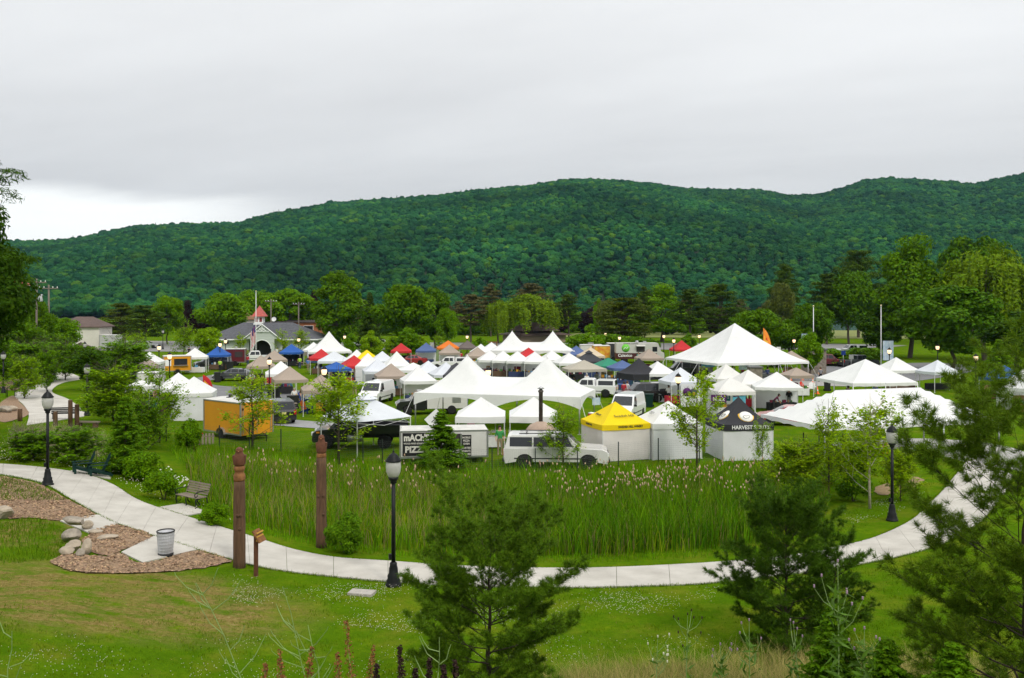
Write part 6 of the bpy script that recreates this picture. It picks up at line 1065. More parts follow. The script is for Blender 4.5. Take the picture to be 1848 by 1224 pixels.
# flatbed under the vented canopy
def flatbed():
    p = AT(650, 56.3); t = thing('flatbed_truck', 'black flatbed truck parked under the large vented canopy', 'truck', p, R(184), 'trailers and food trucks'); part('cab', car_body([(.6, .6), (.6, 1.25), (1.5, 1.28), (2.6, 1.18), (2.85, 1.0), (2.9, .55)], [[(.62, 1.22), (.66, 1.95), (.8, 2.02), (1.2, 2.02), (1.85, 1.25)]], 2.0, .12, (2.0,), .42, .42), PT['black'], t); part('bed', MB().box((-1.2, 0, 1.02), (3.6, 2.2, .16)).box((.55, 0, 1.5), (.08, 2.2, .9)).box((-1.2, -1.08, 1.3), (3.6, .05, .4)).box((-1.2, 1.08, 1.3), (3.6, .05, .4)), PT['black'], t); part('chassis', MB().box((-.3, 0, .75), (5.2, .9, .28)), DARKM, t); part('fuel_tank', MB().tube([(-.2, .85, .68), (.7, .85, .68)], .25, 12).tube([(-.2, -.85, .68), (.7, -.85, .68)], .25, 12), STEEL, t)
    for xw in (2.0, -1.6):
        for s in (-1, 1): wheel(t, xw, s * .88, .44, .28, s)
    for s in (-1, 1): part('headlight', MB().box((2.88, s * .72, .95), (.1, .3, .2)), HEADL, t); part('window', MB().add([(.75, s * .985, 1.35), (1.55, s * .985, 1.35), (1.15, s * .93, 1.88), (.78, s * .93, 1.88)], [(0, 1, 2, 3)]), GLASS, t); part('marker_light', MB().box((2.5, s * 1.0, 1.05), (.2, .05, .1)), AMB, t)
flatbed()
def box_truck(label, pos, rz, lower, upper, L_=6.4, w=2.2, h=2.3, z0=.62, cabc=None):
    t = thing('food_truck', label, 'food truck', pos, R(rz), 'trailers and food trucks'); part('lower_body', MB().box((-.5, 0, z0 + .45), (L_ - 1.0, w, .9)), lower, t); part('upper_body', MB().box((-.5, 0, z0 + .9 + (h - .9) / 2), (L_ - 1.0, w + .004, h - .9)), upper, t)
    part('cab', MB().prism([(L_ / 2 - 1.0, z0), (L_ / 2 - 1.0, z0 + h - .02), (L_ / 2 - .85, z0 + h - .02), (L_ / 2 - .35, z0 + 1.15), (L_ / 2 + .1, z0 + .95), (L_ / 2 + .15, z0)], -w / 2 + .05, w / 2 - .05), cabc or upper, t); part('windshield', MB().add([(L_ / 2 - .80, -w / 2 + .18, z0 + h - .25), (L_ / 2 - .80, w / 2 - .18, z0 + h - .25), (L_ / 2 - .36, w / 2 - .15, z0 + 1.25), (L_ / 2 - .36, -w / 2 + .15, z0 + 1.25)], [(0, 1, 2, 3)]), GLASS, t)
    for s in (-1, 1):
        part('window', MB().box((L_ / 2 - 1.35, s * (w / 2 + .005), z0 + 1.5), (.75, .02, .75)), GLASS, t); part('headlight', MB().box((L_ / 2 + .15, s * .75, z0 + .6), (.05, .28, .2)), HEADL, t)
        for xw in (L_ / 2 - .9, -L_ / 2 + 1.4): wheel(t, xw, s * (w / 2 - .14), .42, .26, s)
    part('bumper', MB().box((L_ / 2 + .2, 0, z0 - .1), (.1, w, .2)), STEEL, t); part('roof_vent', MB().lathe([(.22, 0), (.26, .2), (.2, .32), (.05, .34)], 12).box((1.2, .2, .12), (.5, .5, .24)), STEEL, t, loc=(-.3, 0, z0 + h)); return t
LM = mat('truck_maroon', (.07, .018, .018), .5, .1, 2); LG = mat('truck_silver', (.50, .49, .46), .45, .05, 2)
ft = box_truck('silver and maroon food truck with a green round emblem', AT(1153, 138), 0, LM, LG, 7.3, 2.3, 2.45)
e = part('emblem', MB().lathe([(.01, 0), (.62, 0), (.62, .03), (.01, .03)], 22), mat('emblem_green', (.16, .55, .06), .6), ft, loc=(-2.2, -1.16, 2.3)); e.rotation_euler = (R(90), 0, 0); e2 = part('emblem_swirl', MB().tube([(-.35, -1.2, -.2), (-.1, -1.2, .1), (.15, -1.2, -.08), (.35, -1.2, .2)], .05, 5), LETW, ft, loc=(-2.2, -.0, 2.3))
sign(ft, 'Calexico', .62, (-2.3, -1.16, 1.15), 0, LETW, .012); sign(ft, 'AUTHENTIC CALIFORNIA', .2, (-1.4, -1.16, 2.97), 0, LETK, .006); part('serving_hatch', MB().box((.1, -1.16, 2.15), (1.3, .03, .9)), mat('hatch_shade', (.05, .04, .04), .8), ft); part('hatch_awning', MB().box((.1, -1.45, 2.68), (1.4, .6, .04), rx=R(15)), LG, ft)
pt_ = trailer('trailer painted with red and yellow flames left of the food truck', 'food trailer', AT(1085, 141), 4, 2.6, 2.0, 2.0, .5, mat('flame_paint', (.62, .10, .02), .6, .5, 1.4, col2=(.75, .55, .05)), tongue=False); dk = trailer('dark box trailer between the painted trailer and the food truck', 'trailer', AT(1105, 143), 2, 1.7, 2.0, 2.3, .5, PT['charcoal'], tongue=False); wf = trailer('low white food trailer behind the cream canopy', 'food trailer', AT(1066, 146), 0, 3.6, 2., 1.9, .5, WT, tongue=False); part('roof_vent', MB().box((0, 0, 2.6), (.9, .8, .3)), STEEL, wf)
ct = trailer('white camper trailer with a beige fabric top under the white canopy', 'trailer', AT(768, 82.0), 172, 3.8, 2.0, 1.15, .8, WT, roofm=mat('beige_top', (.40, .37, .30), .8, .1, 2), tongue=False)
st = thing('service_truck', 'black cabbed truck with a white service body under the big marquee', 'truck', AT(776, 73.4), R(190), 'trailers and food trucks')
part('cab', car_body([(.4, .55), (.4, 1.2), (1.3, 1.22), (2.5, 1.12), (2.75, .95), (2.8, .5)], [[(.42, 1.18), (.5, 1.85), (.65, 1.93), (1.05, 1.93), (1.7, 1.2)]], 1.95, .13, (1.9,), .38, .36), PT['black'], st); part('service_body', MB().box((-1.35, 0, 1.25), (3.3, 2.0, 1.5)), WT, st); part('chassis', MB().box((-.2, 0, .5), (5.4, .8, .22)), DARKM, st)
for xw in (1.9, -1.7):
    for s in (-1, 1): wheel(st, xw, s * .9, .38, .24, s)
for s in (-1, 1): part('headlight', MB().box((2.78, s * .7, .85), (.1, .28, .18)), HEADL, st); part('indicator', MB().box((2.7, s * .9, .85), (.12, .1, .14)), AMB, st); part('window', MB().add([(.6, s * .962, 1.3), (1.4, s * .962, 1.3), (1.02, s * .90, 1.8), (.62, s * .90, 1.8)], [(0, 1, 2, 3)]), GLASS, st); part('locker_door', MB().box((-2.1, s * 1.005, 1.4), (.7, .02, .9)), STEEL, st)
part('windshield', MB().add([(1.62, -.82, 1.3), (1.62, .82, 1.3), (1.14, .74, 1.86), (1.14, -.74, 1.86)], [(0, 1, 2, 3)]), GLASS, st)
wl = trailer('white box trailer beside the small low canopy at the far left', 'trailer', AT(272, 82.5), 10, 2.0, 1.7, 2.0, .4, WT, tongue=False); trailer('low white slatted trailer behind the box trailer at the far left', 'trailer', AT(274, 97), 6, 2.4, 1.6, .9, .6, WT, tongue=False)
trailer('grey box trailer beside the garage at the far left', 'trailer', AT(200, 165), 0, 3.2, 2.2, 2.4, .6, mat('trailer_grey', (.42, .42, .41), .6, .08), tongue=False)
# ================================================================== PEOPLE
def person_mesh(pose):
    """one continuous body grown round a jointed skeleton"""
    J = {'pelvis': (0, 0, .96), 'belly': (0, 0, 1.1), 'chest': (0, 0, 1.32), 'neck': (0, 0, 1.49), 'head': (0, -.02, 1.60), 'crown': (0, -.01, 1.73)}
    lean = {'stand': 0, 'reach': 0, 'bend': .75, 'walk': .05, 'sit': 0}[pose]
    for s, S_ in ((-1, 'l'), (1, 'r')):
        J['sh' + S_] = (s * .185, 0, 1.42); J['el' + S_] = (s * .25, .02, 1.15); J['wr' + S_] = (s * .24, -.08, .92); J['ha' + S_] = (s * .23, -.11, .82); J['hip' + S_] = (s * .09, 0, .92); J['kn' + S_] = (s * .10, -.02, .50); J['an' + S_] = (s * .10, .02, .09); J['to' + S_] = (s * .12, -.15, .03)
        if pose == 'reach': J['el' + S_] = (s * .24, -.10, 1.16); J['wr' + S_] = (s * .16, -.34, 1.14); J['ha' + S_] = (s * .13, -.44, 1.13)
        if pose == 'walk': f = s * .22; J['kn' + S_] = (s * .1, -.05 - f * .8, .5); J['an' + S_] = (s * .1, -f * 1.2 + .08, .1 + max(0, -f) * .3); J['to' + S_] = (s * .11, -f * 1.2 - .10, .04 + max(0, -f) * .15); J['wr' + S_] = (s * .25, f * .9 - .05, .93); J['ha' + S_] = (s * .25, f * 1.1 - .1, .84)
        if pose == 'sit': J['kn' + S_] = (s * .13, -.44, .50); J['an' + S_] = (s * .13, -.42, .09); J['to' + S_] = (s * .14, -.60, .03); J['wr' + S_] = (s * .2, -.28, .78); J['ha' + S_] = (s * .18, -.36, .74)
    if pose == 'sit':
        for k in J:
            if k[:2] not in ('kn', 'an', 'to', 'wr', 'ha'): x, y, z = J[k]; J[k] = (x, y, z - .44)
            elif k[:2] in ('wr', 'ha'): x, y, z = J[k]; J[k] = (x, y, z - .18)
    if lean:
        c, s_ = math.cos(lean), math.sin(lean); up = ('belly', 'chest', 'neck', 'head', 'crown', 'shl', 'shr', 'ell', 'elr', 'wrl', 'wrr', 'hal', 'har')
        for k in up: x, y, z = J[k]; y, z = y, z - .96; J[k] = (x, y * c - z * s_, .96 + z * c + y * s_)
        if pose == 'bend':
            for s, S_ in ((-1, 'l'), (1, 'r')): sx, sy, sz = J['sh' + S_]; J['el' + S_] = (sx * 1.1, sy - .08, sz - .26); J['wr' + S_] = (sx, sy - .22, sz - .42); J['ha' + S_] = (sx * .9, sy - .28, sz - .5)
    E = [('pelvis', 'belly'), ('belly', 'chest'), ('chest', 'neck'), ('neck', 'head'), ('head', 'crown')]
    for S_ in 'lr': E += [('chest', 'sh' + S_), ('sh' + S_, 'el' + S_), ('el' + S_, 'wr' + S_), ('wr' + S_, 'ha' + S_), ('pelvis', 'hip' + S_), ('hip' + S_, 'kn' + S_), ('kn' + S_, 'an' + S_), ('an' + S_, 'to' + S_)]
    rad = {'pelvis': (.16, .12), 'belly': (.145, .11), 'chest': (.17, .12), 'neck': (.06, .06), 'head': (.085, .10), 'crown': (.07, .085), 'sh': (.075, .075), 'el': (.048, .048), 'wr': (.036, .032), 'ha': (.045, .028), 'hip': (.10, .10), 'kn': (.066, .066), 'an': (.045, .05), 'to': (.045, .03)}
    names = list(J); me = bpy.data.meshes.new('body'); me.from_pydata([J[k] for k in names], [(names.index(a), names.index(b)) for a, b in E], [])
    o = bpy.data.objects.new('tmp', me); COL.objects.link(o); o.modifiers.new('s', 'SKIN'); sv = me.skin_vertices[0].data
    for i, k in enumerate(names): sv[i].radius = rad.get(k) or rad[k[:-1]]; sv[i].use_root = (k == 'pelvis')
    su = o.modifiers.new('u', 'SUBSURF'); su.levels = 1; dg = bpy.context.evaluated_depsgraph_get(); dg.update(); b = bpy.data.meshes.new_from_object(o.evaluated_get(dg)); b.name = 'body'; bpy.data.objects.remove(o)
    P = {k: Vector(v) for k, v in J.items()}
    def seg(p, a, c): d = P[c] - P[a]; t = max(0, min(1, (p - P[a]).dot(d) / d.length_squared)); return (p - P[a] - d * t).length, t
    b.materials.clear()
    for _ in range(3): b.materials.append(None)
    for f in b.polygons:
        p = Vector(f.center); best = min(((seg(p, a, c)[0], (a, c), seg(p, a, c)[1]) for a, c in E), key=lambda q: q[0]); a, c = best[1]
        if a in ('neck', 'head') or a[:2] in ('wr',) or (a[:2] == 'el' and best[2] > .15) or (a == 'chest' and c == 'neck' and best[2] > .75): mi = 0
        elif a[:3] in ('hip', 'pel') and c != 'belly' or a[:2] in ('kn', 'an') or (a == 'pelvis' and best[2] < .3): mi = 2
        else: mi = 1
        f.material_index = mi; f.use_smooth = True
    hd = MB(); hd.lathe([(.02, .155), (.06, .145), (.095, .10), (.11, .03), (.108, -.03), (.09, -.07)], 12); hm = hd.mesh('hair')
    for v_ in hm.vertices:
        if v_.co.y < -.04: v_.co.z = max(v_.co.z, .05)
        v_.co = v_.co + P['head'] + Vector((0, .018, .025))
    fc = MB(); hp = P['head']
    for s in (-1, 1): fc.box((hp.x + s * .034, hp.y - .099, hp.z + .02), (.02, .012, .012))
    return b, hm, fc.mesh('eyes'), MB().box((hp.x, hp.y - .108, hp.z - .01), (.024, .03, .04)).mesh('nose')
_PM = {}
SKIN = [mat('skin_light', (.52, .30, .21), .6, .05, 9), mat('skin_tan', (.33, .18, .11), .6, .05, 9)]; HAIR = [mat('hair_dark', (.025, .016, .010), .7), mat('hair_brown', (.09, .045, .02), .7), mat('hair_grey', (.35, .33, .31), .7)]
def cloth(n, c): return mat('cloth_' + n, c, .85, .08, 6, .2, 30)
CL = {k: cloth(k, c) for k, c in dict(red=(.42, .025, .04), teal=(.02, .22, .20), white=(.66, .66, .66), black=(.018, .018, .02), navy=(.03, .045, .12), pink=(.60, .14, .22), grey=(.20, .20, .22), green=(.04, .25, .07), brown=(.11, .065, .04), plum=(.10, .02, .05), blue=(.08, .18, .45), denim=(.05, .075, .15), khaki=(.28, .22, .14), lime=(.35, .6, .05)).items()}
def person(label, pos, rz, pose, shirt, trousers, skin=0, hair=0, h=1.0):
    if pose not in _PM: _PM[pose] = person_mesh(pose)
    b, hm, ey, ns = _PM[pose]; t = thing('person', label, 'person', pos, R(rz), 'people at the market'); t.scale = (h, h, h); o = link('body', b, None, t)
    for i, m in enumerate((SKIN[skin], CL[shirt], CL[trousers])): o.material_slots[i].link = 'OBJECT'; o.material_slots[i].material = m
    for nm, me_, m in (('hair', hm, HAIR[hair]), ('eyes', ey, HAIR[0]), ('nose', ns, SKIN[skin])):
        if len(me_.materials) == 0: me_.materials.append(m)
        c = link(nm, me_, None, t); c.material_slots[0].link = 'OBJECT'; c.material_slots[0].material = m
for a in (('person in a pink top behind the saplings at the left edge of the market', G(283, 735), 20, 'stand', 'pink', 'navy', 0, 0), ('dark haired person in black beside the tan canopy by the hatchback', AT(474, 92), 200, 'stand', 'black', 'denim', 0, 0), ('person in a red shirt standing by the black canopy', AT(1126, 83.5), 150, 'stand', 'red', 'black', 0, 0), ('person in a white shirt beside the red one at the black canopy', AT(1132, 84.2), 120, 'reach', 'white', 'black', 0, 1),
    ('person in a white shirt and black trousers behind the black wagon', G(1207, 729), 170, 'reach', 'white', 'black', 1, 0), ('person in a maroon shirt bending at the scalloped canopy', AT(1396, 74.0), 75, 'bend', 'plum', 'black', 1, 0), ('person in black working at the scalloped canopy', AT(1424, 76.5), 160, 'reach', 'black', 'grey', 0, 0), ('person in teal behind the worker in black', AT(1432, 77.5), 200, 'stand', 'teal', 'navy', 0, 1),
    ('person in a grey top walking on the path right of the huge marquee', G(1481, 690), 180, 'walk', 'grey', 'black', 0, 1), ('person in a green shirt behind the white wagon', AT(902, 52.8), 10, 'stand', 'green', 'khaki', 0, 0), ('person in teal under the open vendor row, left', AT(889, 121.5), 190, 'stand', 'teal', 'black', 0, 0), ('dark clothed person reaching under the open vendor row', AT(929, 119.5), 120, 'reach', 'black', 'grey', 0, 0), ('person in grey under the open vendor row, right', AT(941, 119), 230, 'stand', 'navy', 'denim', 0, 1), ('person in dark red under the left end of the vendor row', AT(876, 122), 150, 'stand', 'plum', 'black', 0, 0),
    ('person in a pale pink shirt under the beige canopy', AT(1059, 93.5), 170, 'stand', 'white', 'denim', 0, 2), ('person in grey under the beige canopy', AT(1077, 96), 200, 'reach', 'grey', 'black', 0, 0), ('person in black under the beige canopy, left', AT(1033, 96), 150, 'stand', 'black', 'denim', 1, 0), ('person sitting in white under the tan canopy by the deck chairs', AT(531, 82), 30, 'sit', 'white', 'khaki', 0, 2), ('person in orange brown by the flag at the orange trailer', AT(545, 79), 60, 'stand', 'brown', 'denim', 0, 1), ('person in a striped blue shirt beside the blue canopy', AT(556, 120), 180, 'stand', 'blue', 'khaki', 0, 0),
    ('person in black under the orange canopy', AT(808, 139), 180, 'stand', 'black', 'denim', 0, 0), ('person in a red vest right of the orange canopy', AT(832, 137), 200, 'stand', 'red', 'black', 0, 0), ('person in navy at the tan canopy far back', AT(799, 136), 140, 'reach', 'navy', 'black', 0, 1), ('person in a dark coat far left near the car park', AT(341, 150), 180, 'stand', 'black', 'black', 0, 0), ('person in black under the white pyramid tent, left', AT(1531, 79.5), 160, 'reach', 'black', 'black', 0, 0), ('person in dark red under the white pyramid tent', AT(1553, 80), 200, 'sit', 'plum', 'black', 0, 1),
    ('person in teal at the table under the white vendor canopy', AT(912, 121), 160, 'stand', 'teal', 'denim', 0, 1), ('person in a lime vest left of the blue canopy', AT(397, 118), 180, 'stand', 'lime', 'black', 0, 0), ('person in a lime vest right of the blue curtained canopy', AT(541, 124), 180, 'stand', 'lime', 'navy', 0, 0)):
    person(a[0], a[1], a[2] , *a[3:])

for a in (('person in white walking between the tan canopies and the hatchback', G(455, 700), 200, 'walk', 'white', 'denim', 0, 1), ('person in red walking on the lawn left of the lamp post by the deck chairs', G(566, 722), 30, 'walk', 'red', 'khaki', 0, 0), ('person in blue under the wide bluish white canopy', AT(597, 109), 190, 'stand', 'blue', 'khaki', 0, 0), ('person in grey at the right leg of the wide bluish white canopy', AT(624, 107), 160, 'reach', 'grey', 'denim', 0, 2), ('person in green behind the white cargo van', AT(712, 88), 140, 'stand', 'green', 'black', 0, 1), ('person in navy left of the white cargo van', AT(640, 88), 200, 'walk', 'navy', 'khaki', 0, 0), ('person in pink under the first front white canopy', AT(850, 56.5), 10, 'stand', 'pink', 'denim', 0, 1), ('person in brown under the second front white canopy', AT(985, 57), 200, 'sit', 'brown', 'denim', 0, 0),
    ('person in white walking right of the white capped pickup', G(1108, 716), 90, 'walk', 'white', 'denim', 0, 0), ('person in lime shirt under the huge pointed marquee', AT(1300, 104), 180, 'stand', 'lime', 'navy', 0, 1), ('person in white under the huge pointed marquee', AT(1322, 105), 150, 'reach', 'white', 'black', 0, 0), ('person in red under the huge pointed marquee', AT(1340, 106), 210, 'stand', 'red', 'denim', 0, 0), ('person in navy under the right side of the huge marquee', AT(1385, 103), 170, 'stand', 'navy', 'black', 1, 0), ('person in blue under the white pyramid tent', AT(1580, 81), 180, 'stand', 'blue', 'grey', 0, 0), ('person in teal standing by the food truck hatch', AT(1152, 134.5), 0, 'stand', 'teal', 'denim', 0, 1), ('person in plum standing by the food truck', AT(1160, 134), 10, 'stand', 'plum', 'black', 0, 0),
    ('person in white among the far white canopies left of the far marquee', AT(872, 131), 170, 'walk', 'white', 'navy', 0, 0), ('person in black at the far canopies left of the red one', AT(700, 132), 190, 'walk', 'black', 'denim', 0, 0), ('person in khaki and white near the pavilion arch', AT(500, 150), 180, 'walk', 'white', 'khaki', 0, 1), ('person in red near the maroon trailer', AT(447, 128), 160, 'stand', 'red', 'denim', 0, 0)): person(a[0], a[1], a[2], *a[3:])
# ================================================================== PARK FURNITURE AND SMALL THINGS
TIMB = mat('carved_timber', (.105, .058, .032), .9, .4, 3, .6, 14, stretch=(4, 4, .5)); TIMBO = mat('orange_timber', (.19, .085, .030), .85, .45, 6, .5, 14); TIMBR = mat('russet_timber', (.115, .045, .024), .8, .3, 6, .5, 18); SLATW = mat('weathered_slat', (.20, .165, .125), .9, .25, 4, .3, 14, stretch=(.6, 4, 4))
def totem(label, pos, h, r, rings):
    t = thing('totem_pole', label, 'totem pole', pos, random.uniform(-.3, .3), 'carved wooden poles by the path'); sh = h * (.72 if rings else .80)
    prof = [(r * (1.02 - .10 * i / 12) * (1 + random.uniform(-.03, .03)), sh * i / 12 - (.2 if i == 0 else 0)) for i in range(13)]; part('shaft', MB().lathe(prof, 14), TIMB, t)
    if rings: part('carved_band', MB().lathe([(r * .92, sh), (r * .95, sh + .05), (r * .98, sh + .16), (r * .82, sh + .22), (r * .72, sh + .25), (r * .72, sh + .30), (r * .90, sh + .34), (r * .92, sh + .43), (r * .66, sh + .47)], 14), TIMBO, t); z = sh + .46
    else: part('carved_band', MB().lathe([(r * .92, sh), (r * .96, sh + .04), (r * .90, sh + .10), (r * .86, sh + .14)], 14), TIMBO, t); z = sh + .13
    hb = h - z; b = part('carved_bird', MB().lathe([(r * .72, 0), (r * .90, hb * .12), (r * .95, hb * .34), (r * .82, hb * .56), (r * .62, hb * .68), (r * .60, hb * .76), (r * .60, hb * .86), (r * .40, hb * .96), (r * .12, hb)], 14), TIMBR, t, loc=(0, 0, z)); part('beak', MB().add([(-.05, -r * .5, z + hb * .84), (.05, -r * .5, z + hb * .84), (0, -r * .5, z + hb * .76), (0, -r * 1.0, z + hb * .78)], [(0, 1, 3), (1, 2, 3), (2, 0, 3)]), TIMBO, t)
    for s in (-1, 1): part('wing', MB().box((s * r * .80, .02, z + hb * .32), (r * .35, r * .9, hb * .5), ry=s * R(6)), TIMBR, t); part('eye', MB().lathe([(.001, 0), (.025, .0), (.025, .012), (.001, .012)], 8), TIMBO, t, loc=(s * r * .34, -r * .5, z + hb * .84)).rotation_euler = (R(90), 0, 0)
    for k in range(3): part('knot', MB().lathe([(.055, 0), (.045, .03), (.001, .04)], 9), TIMB, t, loc=(random.uniform(-.5, .5) * r, -r * .92, sh * random.uniform(.25, .8))).rotation_euler = (R(90), 0, 0)
totem('thick carved pole on the near side of the path with banded neck', G(432, 1024), 3.72, .19, True); totem('carved pole topped by a red bird on the far side of the path', G(580, 988), 3.95, .185, False)
p = G(462, 1040); t = thing('trail_sign', 'thin brown post with a slanted yellow board beside the thick carved pole', 'sign', p, R(78)); part('post', MB().box((0, 0, .66), (.10, .10, 1.36)), TIMBR, t); part('board', MB().box((0, -.10, 1.22), (.42, .04, .42), rx=R(-35)), TIMBO, t)
for k in range(3): part('board_stripe', MB().box((0, -.125, 1.11 + k * .11), (.40, .02, .045), rx=R(-35)), mat('stripe_yellow', (.40, .22, .03), .7), t)
def bench():
    p = G(345, 914); t = thing('park_bench', 'slatted bench with curled iron ends beside the left path', 'bench', p, R(-36)); w = 1.45
    for k in range(5): part('seat_slat', MB().box((0, -.22 + k * .105, .44 + .012 * (k == 0)), (w, .085, .03)), SLATW, t)
    for k in range(5): part('back_slat', MB().box((0, .27 + k * .035, .54 + k * .088), (w, .03, .072), rx=R(-20)), SLATW, t)
    for s in (-1, 0, 1):
        x = s * (w / 2 - .05); m = MB(); m.tube([(x, -.30, 0), (x, -.22, .12), (x, -.26, .30), (x, -.24, .42)], .022, 6).tube([(x, .40, 0), (x, .30, .14), (x, .26, .42), (x, .45, .95)], .022, 6).tube([(x, -.24, .42), (x, .26, .42)], .02, 6); part('end_frame', m, IRON, t)
        if s: part('armrest', MB().tube([(x, .34, .66), (x, .05, .70), (x, -.20, .68), (x, -.30, .60), (x, -.28, .50), (x, -.20, .50), (x, -.16, .56)], .02, 6), IRON, t); part('scroll', MB().tube([(x, -.12 + .12 * math.cos(a), .27 + .12 * math.sin(a)) for a in [i * PI / 6 for i in range(12)]], .014, 5), IRON, t)
bench()
def adirondack(label, pos, rz, m1, m2, group='adirondack chairs'):
    t = thing('adirondack_chair', label, 'chair', pos, R(rz), group)
    for k in range(5): part('back_slat', MB().box(((k - 2) * .115, .33, .66 - abs(k - 2) * .035), (.10, .025, .86 - abs(k - 2) * .07), rx=R(-24)), m1, t)
    for k in range(5): part('seat_slat', MB().box((0, -.28 + k * .11, .38 - k * .033), (.56, .095, .025), rx=R(-16)), m2, t)
    for s in (-1, 1): part('arm', MB().box((s * .36, -.05, .56), (.14, .78, .028)), m2, t); part('front_leg', MB().box((s * .31, -.36, .28), (.04, .10, .56)), m2, t); part('back_leg', MB().box((s * .27, .12, .20), (.035, .95, .11), rx=R(-20)), m2, t)
def flatc(n, c): return mat('chair_' + n, c, .6, .1, 5, spec=.12)
GRN = flatc('green', (.008, .030, .024)); NAV = flatc('navy', (.015, .04, .19)); ORA = flatc('orange', (.78, .20, .03)); YEC = flatc('yellow', (.80, .48, .01)); REC = flatc('red', (.62, .03, .015)); WHC = flatc('white', (.7, .7, .68))
adirondack('dark green chair by the left path, left of its pair', G(150, 856), -58, GRN, GRN); adirondack('dark green chair by the left path, right of its pair', G(178, 860), -58, GRN, GRN)
adirondack('navy chair with an orange back near the orange trailer', G(553, 746), 62, ORA, NAV); adirondack('yellow and red chair left of the lamp post', G(578, 749), 20, YEC, REC); adirondack('navy chair behind the orange backed one', G(548, 728), 60, NAV, NAV); adirondack('yellow chair beside the black bin', G(539, 725), 70, YEC, YEC); adirondack('red chair on the lawn right of the scalloped canopy', G(1453, 707), 40, REC, REC); adirondack('grey white chair on the lawn right of the red one', G(1465, 708), -20, WHC, WHC)
def basket():
    p = G(299, 1003); t = thing('litter_basket', 'white mesh litter basket with a dark rim on the concrete pad', 'bin', p); r0, r1, h = .21, .265, .78; m = MB()
    for k in range(30): a = 2 * PI * k / 30; m.tube([(r0 * math.cos(a), r0 * math.sin(a), .03), (r1 * math.cos(a), r1 * math.sin(a), h)], .0085, 3, False)
    for k in range(9): f = k / 8; rr = r0 + (r1 - r0) * f; m.tube([(rr * math.cos(a), rr * math.sin(a), .03 + (h - .03) * f) for a in [2 * PI * i / 20 for i in range(21)]], .0085, 3, False)
    part('mesh', m, mat('galvanised', (.55, .56, .58), .5, .1, 8, metal=.3), t); part('liner', MB().lathe([(r0 * .9, .04), (r1 * .93, h - .02), (r1 * .91, h - .02), (r0 * .88, .06)], 18), mat('liner_bag', (.62, .63, .66), .6, .08, 5, .4, 12, trans=.3), t); part('rim', MB().tube([(r1 * math.cos(a), r1 * math.sin(a), h) for a in [2 * PI * i / 20 for i in range(21)]], .02, 6), BLKP, t); part('base', MB().lathe([(r0 + .02, 0), (r0 + .03, .05), (r0 + .02, .10), (.01, .10)], 18), BLKP, t)
basket()
def rock_mesh(seed, d):
    rg = np.random.default_rng(seed); bm = bmesh.new(); bmesh.ops.create_icosphere(bm, subdivisions=3, radius=1); c = unit(rg.normal(size=(9, 3))); o = rg.uniform(.62, .95, 9)
    for v in bm.verts:
        p = np.array(v.co); s = min(1.0, min((oo / max(1e-3, p @ cc)) if p @ cc > 0 else 9 for cc, oo in zip(c, o))); p = p * s * (1 + rg.normal() * .012); v.co = Vector(p * np.array(d) / 2)
    me = bpy.data.meshes.new('rock'); bm.to_mesh(me); bm.free(); me.polygons.foreach_set('use_smooth', [False] * len(me.polygons)); return me
ROCK = mat('granite', (.27, .235, .19), .9, .35, 3.5, .6, 16); ROCKP = mat('pale_granite', (.34, .285, .22), .9, .25, 3.5, .6, 16)
RG = 'boulders beside the left path'
for k, (lab, px, py, d, dz, m, rz) in enumerate((('long flat boulder on top of the rock pile', 133, 962, (1.0, .45, .3), .34, ROCK, -25), ('grey boulder under the long flat one', 130, 978, (.62, .5, .42), .12, ROCK, 10), ('pale boulder at the left foot of the rock pile', 133, 993, (.48, .42, .36), .06, ROCKP, 30), ('upright boulder at the right foot of the rock pile', 156, 1000, (.34, .36, .52), .12, ROCKP, 5), ('small rock at the bottom of the pile', 144, 1004, (.3, .3, .26), .05, ROCK, 50), ('small pale rock behind the pile', 158, 956, (.4, .34, .3), .10, ROCKP, 80), ('low flat pale slab right of the rock pile', 192, 973, (.75, .45, .16), .03, ROCKP, 15), ('flat slab between the pile and the mulch', 172, 962, (.5, .35, .14), .03, ROCKP, -10), ('buried rock left of the pile', 122, 1000, (.5, .4, .3), .03, ROCKP, 0), ('big pale boulder at the left edge', 4, 936, (.85, .6, .5), .12, ROCKP, 0), ('grey boulder by the winding path mulch', 8, 745, (1.1, .7, .6), .1, ROCK, 0), ('pale boulder right of the grey one by the winding path', 20, 743, (.9, .6, .5), .1, ROCKP, 20))):
    q = G(px, py); d = tuple(v * 1.05 for v in d); o = link('boulder', rock_mesh(40 + k, d), m); o.location = (q.x, q.y, q.z + dz + d[2] * .2); o.rotation_euler = (0, 0, R(rz)); tag(o, lab, 'rock', RG)
o = link('utility_cover', MB().box((0, 0, .03), (.72, .42, .08)).mesh('utility_cover'), mat('cover_concrete', (.36, .33, .30), .9, .15, 9, .3, 40)); o.location = G(653, 1072); o.rotation_euler = (0, 0, R(-12)); tag(o, 'flat grey utility cover sunk in the clover lawn', 'cover')
for lab, px, py, top, r in (('tall wooden post of the log rail by the upper path, left of its pair', 127, 770, 722, .15), ('wooden post of the log rail, right of its pair', 139, 772, 730, .15), ('short stump post below the winding path', 36, 760, 738, .16), ('short stump left of the log rail posts', 100, 768, 743, .15), ('dark carved post beside the far winding path', 102, 667, 636, .16)):
    q = G(px, py); h = (py - top) * q.y / FOC; t = thing('log_post', lab, 'post', q, 0, 'log posts by the upper path'); part('shaft', MB().lathe([(r, -.1), (r * .97, h * .5), (r * .94, h - .03), (r * .85, h)], 12), TIMB, t); part('end_grain', MB().lathe([(r * .84, h - .01), (r * .5, h + .012), (.01, h + .014)], 12), SLATW, t)
